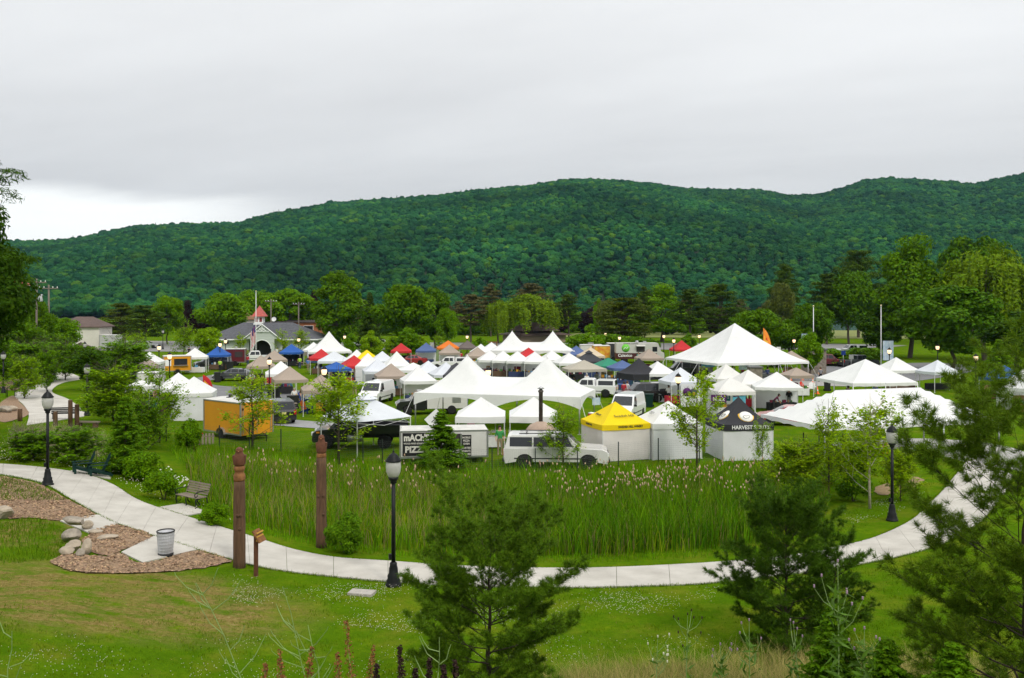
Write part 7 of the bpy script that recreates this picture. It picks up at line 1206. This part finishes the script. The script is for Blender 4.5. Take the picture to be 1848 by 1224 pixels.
q = G(158, 772); t = thing('log_bench', 'low plank bench right of the log posts', 'bench', q, R(-8)); part('plank', MB().box((0, 0, .40), (1.7, .35, .09)), SLATW, t); [part('block', MB().box((s * .6, 0, .18), (.25, .3, .36)), TIMB, t) for s in (-1, 1)]
q = G(117, 757); t = thing('slat_bench', 'dark backed bench by the upper path, seen from behind', 'bench', q, R(190)); [part('back_slat', MB().box((0, .2, .5 + k * .12), (1.7, .03, .09)), IRON, t) for k in range(4)]; [part('seat_slat', MB().box((0, -.2 + k * .12, .44), (1.7, .09, .03)), IRON, t) for k in range(4)]; [part('leg', MB().box((s * .75, 0, .22), (.05, .5, .44)), IRON, t) for s in (-1, 1)]
t = thing('bicycle_rack', 'dark metal rack with a round plate at the left edge', 'rack', G(20, 716), R(15)); [part('hoop', MB().tube([(x, 0, 0), (x, 0, .8), (x + .3, 0, 1.0), (x + .6, 0, .8), (x + .6, 0, 0)], .03, 6), IRON, t) for x in (-1.0, -.3, .4)]; part('plate', MB().lathe([(.01, 0), (.32, 0), (.32, .04), (.01, .04)], 14), PT['charcoal'], t, loc=(.5, -.1, 1.1)).rotation_euler = (R(90), 0, 0)
# ---------------------------------------------------------------- wire fence
def fence():
    P = [G(*q) for q in ((300, 797), (345, 803), (396, 808), (450, 812), (507, 815), (583, 826), (655, 833), (690, 836), (790, 848), (888, 855), (966, 856), (1042, 855), (1116, 842), (1188, 834), (1262, 836), (1327, 828), (1392, 822), (1450, 822), (1520, 826))]
    t = thing('wire_fence', 'black posted wire mesh fence between the reeds and the market', 'fence', P[0]); o = P[0]; FP = mat('fence_post', (.012, .02, .016), .5, .2, 8); FW = mat('fence_wire', (.16, .17, .17), .5, .1, 8, metal=.4)
    for i, q in enumerate(P):
        r = q - o; part('post', MB().box((r.x, r.y, r.z + .62), (.055, .055, 1.5)), FP, t)
        if i: 
            a = P[i - 1] - o; m = MB(); L_ = (r - a).length; n = int(L_ / .1)
            for k in range(12): z = .12 + k * .105; m.tube([a + Vector((0, -.035, z)), r + Vector((0, -.035, z))], .0022, 3, False)
            for k in range(n): c = a.lerp(r, k / n); m.tube([c + Vector((0, -.037, .1)), c + Vector((0, -.037, 1.29))], .0018, 3, False)
            tag(part('wire_mesh', m, FW, t, norm=False), kind='stuff')
fence()
# ---------------------------------------------------------------- market furniture
def table(label, pos, rz, w, clothm, d=.75, goods=None):
    t = thing('market_table', label, 'table', pos, R(rz), 'market tables'); part('table_top', MB().box((0, 0, .74), (w, d, .04)), clothm, t)
    if goods != 'bare':
        m = MB(); n = 22
        m.grid(lambda u, v: ((u - .5) * w * 1.01, -d / 2 - .015 - .02 * abs(math.sin(u * n)) * (1 - v), .12 + v * .64), n, 2); part('table_cloth', m, clothm, t, norm=False)
        for s in (-1, 1): part('cloth_side', MB().box((s * (w / 2 + .01), 0, .44), (.015, d, .62)), clothm, t)
    for sx in (-1, 1):
        for sy in (-1, 1): part('leg', MB().box((sx * (w / 2 - .08), sy * (d / 2 - .06), .36), (.03, .03, .72)), STEEL, t)
def stack(label, pos, rz, seed, col, n=5, sp=1.0):
    """goods set out on a table: one thing, each box or jar a part"""
    rg = random.Random(seed); t = thing('goods_display', label, 'goods', pos, R(rz), 'goods on the market tables')
    for k in range(n):
        h = rg.uniform(.12, .34); m = col[k % len(col)]; x = (k - (n - 1) / 2) * sp / n
        if rg.random() < .5: part('goods_box', MB().box((x, rg.uniform(-.1, .1), .765 + h / 2), (sp / n * .8, .26, h)), m, t)
        else: part('jar', MB().lathe([(.06, 0), (.07, .02), (.07, h * .75), (.04, h * .85), (.04, h)], 8), m, t, loc=(x, rg.uniform(-.12, .12), .765))
GM = [cloth('wine', (.18, .02, .05)), cloth('kraft', (.32, .2, .1)), cloth('leaf', (.07, .2, .05)), cloth('honey', (.55, .28, .03)), cloth('sky', (.12, .3, .5)), cloth('snow', (.65, .65, .63)), cloth('ink', (.02, .02, .03))]
for k, (where, px, Y, w, c, gd) in enumerate((('teal cloth under the first vendor canopy', 884, 120.3, 2.6, 'teal', 1), ('dark red cloth under the second vendor canopy', 910, 119.6, 2.6, 'plum', 1), ('red cloth under the third vendor canopy', 936, 118.8, 2.8, 'red', 1), ('white cloth under the canopy right of the crimson one', 965, 118, 2.4, 'white', 0), ('black cloth under the beige canopy', 1045, 94.6, 3.2, 'black', 1), ('blue cloth beside the black canopy', 1104, 92, 2.4, 'blue', 0), ('red cloth by the black canopy', 1137, 82.8, 1.6, 'red', 0), ('black cloth in the scalloped canopy', 1411, 74.8, 2.4, 'black', 1), ('white cloth under the round topped canopy', 1312, 71.3, 2.9, 'white', 1), ('red cloth beside the person in white behind the black wagon', 1213, 80.2, 1.2, 'red', 0), ('grey cloth under the white pyramid tent', 1545, 79, 3.4, 'grey', 1), ('white cloth under the canopy by the yellow concession trailer', 352, 116.5, 2.4, 'white', 1), ('black cloth under the blue curtained canopy', 526, 129.5, 2.6, 'black', 1), ('dark cloth under the wide bluish white canopy', 604, 110, 3.2, 'black', 1), ('navy cloth under the slate blue far canopy', 769, 133.5, 2.2, 'navy', 0), ('white cloth under the tan far canopy', 812, 137.5, 2.2, 'white', 1), ('blue cloth under the blue canopy right of the bluish white one', 607, 97, 2.0, 'blue', 0), ('dark cloth under the tan canopy with white curtains', 706, 87.5, 2.4, 'brown', 1), ('white cloth under the front white canopy left', 868, 55.4, 2.4, 'white', 0), ('black cloth under the white canopy right of the right lamp', 1692, 93, 2.4, 'black', 0), ('teal cloth at the left edge under the small white canopy', 283, 73, 1.5, 'teal', 1))):
    q = AT(px, Y); table('folding table with a ' + where, q, random.uniform(-8, 8), w, CL[c])
    if gd: stack('goods set out on the ' + where, q, 0, k, [GM[(k + j) % 7] for j in range(3)], 6, w * .85)
_rt = random.Random(5); _have = [o.location.copy() for o in COL.objects if o.name.startswith('market_table')]
for k, (lab, p, rot, w, d) in enumerate(OPEN):
    if min((p - h).length for h in _have) < 2.6 or 'chairs' in lab or 'flatbed' in lab: continue
    M_ = Matrix.Rotation(R(rot), 3, 'Z'); q = p + M_ @ Vector((_rt.uniform(-.2, .2), -d / 2 + .7, 0)); cl = _rt.choice(['black', 'navy', 'brown', 'plum', 'grey', 'red', 'white', 'denim']); table('stall table under the ' + lab, q, rot, w * .8, CL[cl])
    stack('goods displayed under the ' + lab, q, rot, 60 + k, [GM[(k + j) % 7] for j in range(3)], 6, w * .7)
    t = thing('storage_tote', 'stacked totes under the ' + lab, 'boxes', p + M_ @ Vector((_rt.uniform(-.6, .6), d / 2 - .6, 0)), R(rot), 'storage boxes behind the stalls'); z = 0
    for j in range(3): hh_ = _rt.uniform(.3, .5); m_ = _rt.choice(GM[:2] + [GM[6], GM[6], GM[4]]); part('tote', MB().box((_rt.uniform(-.1, .1), 0, z + hh_ / 2), (_rt.uniform(.8, 1.6), .5, hh_ - .02)), m_, t); z += hh_
def bin_(label, pos, m, s=1.0):
    t = thing('wheeled_bin', label, 'bin', pos, random.uniform(-.5, .5), 'rubbish bins'); t.scale = (s, s, s); part('tub', MB().add([(-.24, -.26, .04), (.24, -.26, .04), (.24, .26, .04), (-.24, .26, .04), (-.30, -.34, .95), (.30, -.34, .95), (.30, .34, .95), (-.30, .34, .95)], [(3, 2, 1, 0), (0, 1, 5, 4), (1, 2, 6, 5), (2, 3, 7, 6), (3, 0, 4, 7)]), m, t, norm=False); part('lid', MB().box((0, 0, .98), (.64, .72, .07)), m, t); [wheel(t, s_ * .27, .26, .09, .05, 1) for s_ in (-1, 1)]
for lab, px, py, m in (('black bin left of the grey hatchback', 392, 690, BLKP), ('black bin beside the dark minivan', 402, 668, BLKP), ('black bin in front of the tan canopy by the deck chairs', 529, 738, BLKP), ('dark round bin beside the maroon trailer', 415, 668, BLKP), ('black bin left of the white pyramid tent', 1493, 706, BLKP), ('blue bin behind the front white canopy', 836, 736, NAV), ('black bin left of the tan canopy chairs', 497, 720, BLKP), ('dark green bin right of the small white van', 1172, 735, GRN)): bin_(lab, G(px, py), m, 1.15)
def picnic(label, pos, rz):
    t = thing('picnic_table', label, 'picnic table', pos, R(rz), 'picnic tables')
    for k in range(5): part('top_plank', MB().box((0, (k - 2) * .15, .75), (1.8, .14, .04)), SLATW, t)
    for s in (-1, 1):
        for k in (0, 1): part('seat_plank', MB().box((0, s * (.62 + k * .14), .45), (1.8, .13, .04)), SLATW, t)
        m = MB(); 
        for q in (-1, 1): m.tube([(s * .65, q * .25, .74), (s * .65, q * .70, .0)], .035, 4)
        m.box((s * .65, 0, .42), (.05, 1.5, .09)); part('trestle', m, DARKM, t)
for lab, px, py, rz in (('picnic table by the black bin and the deck chairs', 516, 745, 20), ('picnic table behind the yellow deck chair', 592, 740, 10), ('picnic table right of the blue curtained canopy', 548, 664, 30), ('picnic table left of the tan canopy row', 488, 706, -20)): picnic(lab, G(px, py), rz)
CONE = mat('cone_orange', (.85, .16, .03), .6, .05); CW = mat('cone_white', (.75, .75, .75), .6)
for lab, px, py in (('orange traffic cone left of its twin on the path', 1427, 687), ('orange traffic cone in the middle of the path cones', 1448, 687), ('orange traffic cone right of the walking person', 1467, 692), ('orange traffic cone on the lawn in front of the bins', 1475, 711)):
    t = thing('traffic_cone', lab, 'cone', G(px, py), 0, 'orange cones'); part('cone', MB().lathe([(.17, .03), (.15, .06), (.03, .74), (.02, .75)], 12), CONE, t); part('foot', MB().box((0, 0, .02), (.44, .44, .04)), CONE, t); part('stripe', MB().lathe([(.112, .27), (.086, .42), (.09, .42), (.116, .27)], 12), CW, t)
def feather(label, pos, h, m, txt, m2, rz=0, w=.85):
    t = thing('feather_flag', label, 'flag', pos, R(rz)); part('pole', MB().tube([(0, 0, 0), (0, 0, h * .8), (.25, 0, h * .97), (.5, 0, h)], [.03, .02, .015, .01], 6), DARKM, t); fl = MB(); fl.grid(lambda u, v: (.02 + u * w * (math.sin(PI * min(1, .18 + v * .85)) ** .5), .05 * math.sin(u * 3 + v * 5), h * (.28 + .70 * v) + .1 * u * (v - .5)), 6, 12); part('flag_cloth', fl, m, t, norm=False)
    f2 = MB(); f2.grid(lambda u, v: (.16 + u * w * .42 * (math.sin(PI * v) ** .5), .05 * math.sin((.3 + u * .5) * 3 + v * 5) - .02, h * (.42 + .45 * v)), 4, 8); part('flag_panel', f2, m2, t, norm=False)
    for k, c in enumerate(txt): sign(t, c, .42, (.40, -.10, h * (.76 - k * .12)), 0, mat('flag_letters', (.6, .06, .02), .7), .02)
feather('red feather flag with a yellow panel behind the white walled canopy', G(366, 738), 2.9, mat('flag_crimson', (.50, .015, .02), .7, trans=.2), '', mat('flag_yellow', (.80, .42, .02), .7, trans=.2)); feather('orange feather flag with red letters behind the huge marquee', AT(1377, 108), 6.3, mat('flag_orange', (.80, .25, .03), .7, trans=.2), 'RAW', mat('flag_gold', (.85, .55, .05), .7, trans=.2), 0, 1.0)
def banner(label, pos, rz, w, h, z, m, lines, lm, extra=None):
    t = thing('vinyl_banner', label, 'banner', pos, R(rz), 'hanging banners'); part('sheet', MB().box((0, 0, z), (w, .02, h)), m, t)
    for s, size, dz, b in lines: sign(t, s, size, (0, -.016, z + dz), 0, lm, b)
    if extra: part('print', MB().box((extra[0], -.014, z + extra[1]), (extra[2], .006, extra[3])), extra[4], t)
    for s_ in (-1, 1): part('cord', MB().tube([(s_ * w / 2, 0, z + h / 2), (s_ * w / 2, .0, z + h / 2 + .3)], .008, 3), POLE, t)
PURP = mat('banner_purple', (.085, .012, .11), .6, .3, 3); TEAL = mat('banner_teal', (.10, .36, .48), .6, .25, 3)
q = AT(1297, 70.2); banner('purple banner lettered in white under the round topped canopy', q, 4, 1.25, .75, 1.5, PURP, [('Mook', .40, .02, .01), ('Specialties', .12, -.22, .002), ('homemade', .12, .27, .002)], LETW, (.2, -.31, .8, .1, SB)); q = AT(1334, 70.6); banner('pale blue banner lettered in dark blue right of the purple one', q, 4, 1.05, .85, 1.42, TEAL, [('Mook', .30, -.26, .008), ('the', .16, .0, .004)], mat('lettering_navy', (.02, .04, .10), .6), (-.25, .33, .45, .18, PURP))
banner('small teal sign between the purple and the pale blue banners', AT(1314, 71.2), 0, .35, .55, 1.55, mat('banner_deep_teal', (.02, .16, .20), .6, .2, 3), [('S', .3, 0, .006)], LETW)
q = AT(1076, 66.4); banner('pale blue flag sheet hanging at the right end of the big marquee', q, 12, .62, .55, 1.75, BAN, [], LETW); q = AT(1352, 103.5); banner('wide pale blue banner inside the huge marquee', q, 0, 2.4, .8, 1.8, BAN, [], LETW); banner('small blue banner inside the huge marquee, left', AT(1278, 106), 0, 1.6, .6, 1.85, mat('banner_sky', (.10, .30, .5), .6, .3, 2), [], LETW)
# painted apples on the canopy wall
q = AT(1246, 77.6); t = thing('painted_panel', 'white wall panel painted with purple and dark apples', 'painting', q, R(4)); part('panel', MB().box((0, 0, 1.05), (1.7, .03, 2.0)), SKIRT, t)
for x, z, r, m in ((-.32, 1.35, .38, PURP), (.25, 1.30, .36, mat('apple_dark', (.05, .06, .07), .7, .3, 4)), (-.05, 1.12, .15, mat('apple_gold', (.6, .4, .05), .7)), (.32, 1.18, .16, mat('apple_orange', (.55, .2, .04), .7))): e = part('apple', MB().lathe([(.001, 0), (r, 0), (r, .006), (.001, .006)], 18), m, t, loc=(x, -.02 - .004 * (r < .3), z)); e.rotation_euler = (R(90), 0, 0)
part('stem', MB().tube([(-.15, -.03, 1.6), (-.3, -.03, 1.85)], .012, 4).tube([(.25, -.03, 1.6), (.12, -.03, 1.85)], .012, 4), LETK, t)
for lab, px in (('red drinks cooler drum, left of its pair', 1067), ('red drinks cooler drum, right of its pair', 1077)): t = thing('cooler_drum', lab, 'cooler', AT(px, 63.2), 0, 'red cooler drums'); part('drum', MB().lathe([(.22, .7), (.25, .72), (.25, 1.2), (.22, 1.24)], 14), cloth('cooler_red', (.45, .05, .02)), t); part('lid', MB().lathe([(.23, 1.24), (.23, 1.29), (.05, 1.33)], 14), LETW, t); part('label_patch', MB().box((0, -.25, .98), (.16, .02, .22)), LETW, t); part('stand', MB().box((0, 0, .36), (.5, .5, .68)), WHC, t)
def fold_chair(px, Y, rz, lab):
    t = thing('folding_chair', lab, 'chair', AT(px, Y), R(rz), 'white folding chairs under the front canopies'); m = WHC
    for s in (-1, 1): part('side_frame', MB().tube([(s * .2, .22, .0), (s * .2, -.12, .46), (s * .2, -.22, .9)], .014, 4), m, t); part('rear_leg', MB().tube([(s * .18, -.25, 0), (s * .18, .15, .46)], .014, 4), m, t)
    part('seat', MB().box((0, .03, .46), (.40, .38, .025)), m, t); part('back_rail', MB().box((0, -.19, .80), (.40, .02, .16)), m, t)
for k in range(7): fold_chair(878 + k * 15, 56.6 + .3 * (k % 2), 170 + 12 * (k % 3), ('first', 'second', 'third', 'fourth', 'fifth', 'sixth', 'last')[k] + ' white folding chair from the left under the front pair of canopies')
t = thing('fire_hydrant', 'small orange red hydrant on the drive behind the right lamp', 'hydrant', G(1598, 818)); part('barrel', MB().lathe([(.16, 0), (.16, .05), (.11, .08), (.11, .5), (.14, .52), (.12, .6), (.04, .7)], 12), CONE, t); [part('nozzle', MB().tube([(0, 0, .4), (s * .18, 0, .4)], .05, 8), CONE, t) for s in (-1, 1)]
for lab, px, Y, h, m in (('blue parking sign on a post by the far hedge', 1522, 126, 2.4, NAV), ('grey backed sign post right of the blue one', 1536, 118, 2.3, STEEL), ('white backed street sign post behind the huge marquee', 1405, 125, 3.0, WHC)): t = thing('road_sign', lab, 'sign', AT(px, Y), 0, 'road signs'); part('post', MB().tube([(0, 0, 0), (0, 0, h)], .035, 6), STEEL, t); part('plate', MB().box((0, -.05, h - .25), (.6, .02, .6)), m, t)
# orange fence and garden bits by the orange trailer
q = G(372, 803); t = thing('wooden_pallet', 'leaning grey wooden pallet in front of the orange trailer', 'pallet', q, R(20)); [part('slat', MB().box(((k - 2) * .2, .1, .35), (.12, .03, .7), rx=R(-25)), SLATW, t) for k in range(5)]; part('rail', MB().box((0, .17, .5), (1.0, .05, .07)), SLATW, t)
t = thing('bird_feeder', 'little red and yellow bird house on a stick by the orange trailer', 'bird house', G(361, 806)); part('stick', MB().tube([(0, 0, 0), (0, 0, .6)], .02, 5), TIMB, t); part('house', MB().box((0, 0, .68), (.2, .2, .18)), YEC, t); part('roof', MB().lathe([(.22, .76), (.02, .95)], 4), REC, t)
t = thing('timber_scaffold', 'orange timber frame behind the far white canopies', 'frame', AT(878, 156), 0); [part('post', MB().box((x, 0, 1.2), (.18, .18, 2.4)), TIMBO, t) for x in (-1.8, 0, 1.8)]; [part('beam', MB().box((0, 0, z), (4, .16, .2)), TIMBO, t) for z in (1.3, 2.4)]
# ================================================================== WEEDS AT THE CAMERA'S FEET
STEM = mat('weed_stem', (.24, .34, .12), .7, .2, 6, trans=.15); DOCK = mat('dock_seed', (.23, .085, .03), .85, .35, 9, island=.4); DARKS = mat('dark_seed', (.035, .016, .014), .9, .3, 9, island=.4); THIS = mat('thistle_purple', (.33, .22, .30), .8, .2, 9); WEEDL = mat('weed_leaf', (.085, .175, .012), .6, .2, 3, island=.3, trans=.25)
def base_for(px, Y): return AT(px, Y, -.03)
def mustard(label, px, Y, top, seed, lean=0., nb=9):
    rg = np.random.default_rng(seed); b = base_for(px, Y); h = ZPX(top, Y) - b.z; t = thing('mustard_weed', label, 'weed', b, 0, 'tall weeds in the foreground'); m = MB(); pts = [Vector((lean * (i / 6) ** 1.5 + rg.normal() * .012, rg.normal() * .02, h * i / 6)) for i in range(7)]; m.tube(pts, [.009 - .0009 * i for i in range(7)], 5)
    for k in range(nb):
        f = rg.uniform(.25, .95); i = min(int(f * 6), 5); a = pts[i].lerp(pts[i + 1], f * 6 - i); s = 1 if k % 2 else -1; L_ = h * rg.uniform(.12, .26); e = a + Vector((s * L_ * rg.uniform(.5, .9), rg.normal() * .1, L_ * rg.uniform(.5, .9))); mid = a.lerp(e, .55) + Vector((s * .02, 0, -.03)); m.tube([a, mid, e, e + Vector((s * .02, 0, .05))], [.0055, .005, .004, .0025], 4, False)
    part('stems', m, STEM, t, norm=False)
mustard('spindly branching green weed at the lower left', 462, 10.5, 1052, 1, -.7, 11); mustard('second spindly weed right of the first at the lower left', 562, 11, 1058, 2, -.35, 10); mustard('short forked green weed before the middle pine', 790, 9, 1150, 3, .02, 8); mustard('spindly weed at the bottom left corner', 12, 10, 1140, 4, .05, 8); mustard('thin green weed leaning left of the dock stalks', 590, 9.5, 1130, 5, -.2, 7)
def dock(label, px, Y, top, m_, seed, r=.02, n=260, lean=0.):
    rg = np.random.default_rng(seed); b = base_for(px, Y); h = ZPX(top, Y) - b.z; t = thing('dock_weed', label, 'weed', b, 0, 'tall weeds in the foreground'); part('stem', MB().tube([(0, 0, 0), (lean * .4, 0, h * .5), (lean, 0, h)], [.006, .005, .002], 5), STEM, t, norm=False); C = []
    for k in range(n): f = rg.uniform(.45, 1.0) if m_ is DOCK else rg.uniform(.7, 1.); rr = r * (1.3 - f) * 2.2; a = rg.uniform(0, 6.28); C.append((lean * f ** 1.5 + math.cos(a) * rr * rg.random(), math.sin(a) * rr * rg.random(), h * f))
    V, F = leaf_cards(np.array(C), rg.normal(size=(n, 3)), .011, rg, .8); o = link('seed_head', np_mesh('seed_head', V, F), m_, t); tag(o, kind='stuff')
    L = leaf_cards(np.stack([rg.normal(0, .05, 14), rg.normal(0, .05, 14), rg.uniform(.1, .5, 14) * h], 1), rg.normal(size=(14, 3)), .08, rg, .25); link('leaves', np_mesh('leaves', *L), WEEDL, t)
for k, (px, Y, top, kind, lab) in enumerate(((643, 9, 1120, 0, 'tallest rusty dock stalk at the bottom'), (617, 8.8, 1178, 0, 'rusty dock stalk left of the tallest one'), (660, 9.1, 1165, 0, 'rusty dock stalk right of the tallest one'), (515, 9, 1172, 0, 'leaning rusty dock stalk at the lower left'), (478, 8.8, 1196, 0, 'short rusty dock stalk at the lower left'), (548, 9.2, 1168, 0, 'thin greenish rusty stalk right of the leaning one'), (728, 8.6, 1165, 1, 'dark seed spike left of the middle pine'), (772, 8.2, 1188, 1, 'dark seed spike before the middle pine'), (800, 8.2, 1200, 1, 'small dark seed spike right of the forked weed'), (828, 8.3, 1192, 1, 'thick dark seed spike under the middle pine'), (674, 8.4, 1198, 1, 'leaning dark seed spike beside the dock stalks'), (745, 8.0, 1206, 1, 'low dark seed spike at the bottom'))): dock(lab, px, Y, top, DARKS if kind else DOCK, 20 + k, .040 if not kind else .036, 380, random.uniform(-.12, .12) if not kind else random.uniform(-.04, .04))
def thistle(label, px, Y, top, seed, col, nh=7, leafy=60):
    rg = np.random.default_rng(seed); b = base_for(px, Y); h = ZPX(top, Y) - b.z; t = thing('thistle', label, 'weed', b, 0, 'tall weeds in the foreground'); m = MB(); tips = []
    m.tube([(0, 0, 0), (rg.normal() * .03, 0, h * .5), (0, 0, h * .97)], [.010, .008, .003], 5)
    for k in range(nh): a = rg.uniform(0, 6.28); z0 = h * rg.uniform(.55, .85); e = Vector((math.cos(a) * h * .12, math.sin(a) * h * .12, min(h, z0 + h * rg.uniform(.10, .2)))); m.tube([(0, 0, z0), (e.x * .6, e.y * .6, z0 + (e.z - z0) * .4), e], [.005, .004, .002], 4, False); tips.append(e)
    part('stem', m, STEM, t, norm=False); tips.append(Vector((0, 0, h * .97)))
    for e in tips: part('flower_head', MB().lathe([(.003, 0), (.010, .007), (.011, .018), (.007, .024), (.012, .033), (.007, .038), (.002, .039)], 8), col, t, norm=False, loc=e)
    C = np.stack([rg.normal(0, .055, leafy), rg.normal(0, .055, leafy), rg.uniform(.05, .85, leafy) * h], 1); V, F = leaf_cards(C, rg.normal(size=(leafy, 3)), .075, rg, .22); link('leaves', np_mesh('leaves', V, F), WEEDL, t)
thistle('tall purple flowered thistle between the two right hand pines', 1512, 9.5, 1005, 1, THIS, 6, 140); thistle('purple flowered thistle below the dense dark pine', 1352, 12, 1115, 2, THIS, 4, 90); thistle('purple flowered thistle right of the dark pine stem', 1432, 12, 1120, 3, THIS, 3, 80); thistle('dark headed thistle on the lawn left of the dense pine', 1241, 13, 1104, 4, DARKS, 8, 30); thistle('white flowered weed at the bottom centre right', 1187, 13, 1146, 5, CLOV, 9, 30); thistle('leafy thistle at the bottom under the dense pine', 1300, 12.4, 1160, 6, THIS, 5, 80); thistle('leafy weed beside the right edge pine', 1560, 10, 1130, 7, THIS, 5, 140)
for k, (px, Y, top, w, lab) in enumerate(((1505, 12, 1090, 150, 'leafy undergrowth below the tall thistle'), (1600, 11, 1150, 150, 'leafy undergrowth at the bottom right'), (1720, 10, 1160, 170, 'leafy undergrowth under the right edge pine'))): tree('undergrowth', lab, px, Y, top, w, 'spruce', 'shrub', k % 2, 'bush', 'undergrowth at the bottom right')

# ================================================================== AIR
hz = bpy.data.materials.new('thin_haze'); hz.use_nodes = True; nt = hz.node_tree; nt.nodes.clear(); ou = nt.nodes.new('ShaderNodeOutputMaterial'); pv = nt.nodes.new('ShaderNodeVolumePrincipled')
pv.inputs['Color'].default_value = (.40, .68, 1., 1); pv.inputs['Density'].default_value = .00004; pv.inputs['Anisotropy'].default_value = 0.; nt.links.new(pv.outputs[0], ou.inputs['Volume'])
tag(link('haze', MB().box((0, 1300, 168), (4700, 2700, 346)).mesh('haze'), hz), 'thin bluish air over the valley', 'haze', kind='stuff')
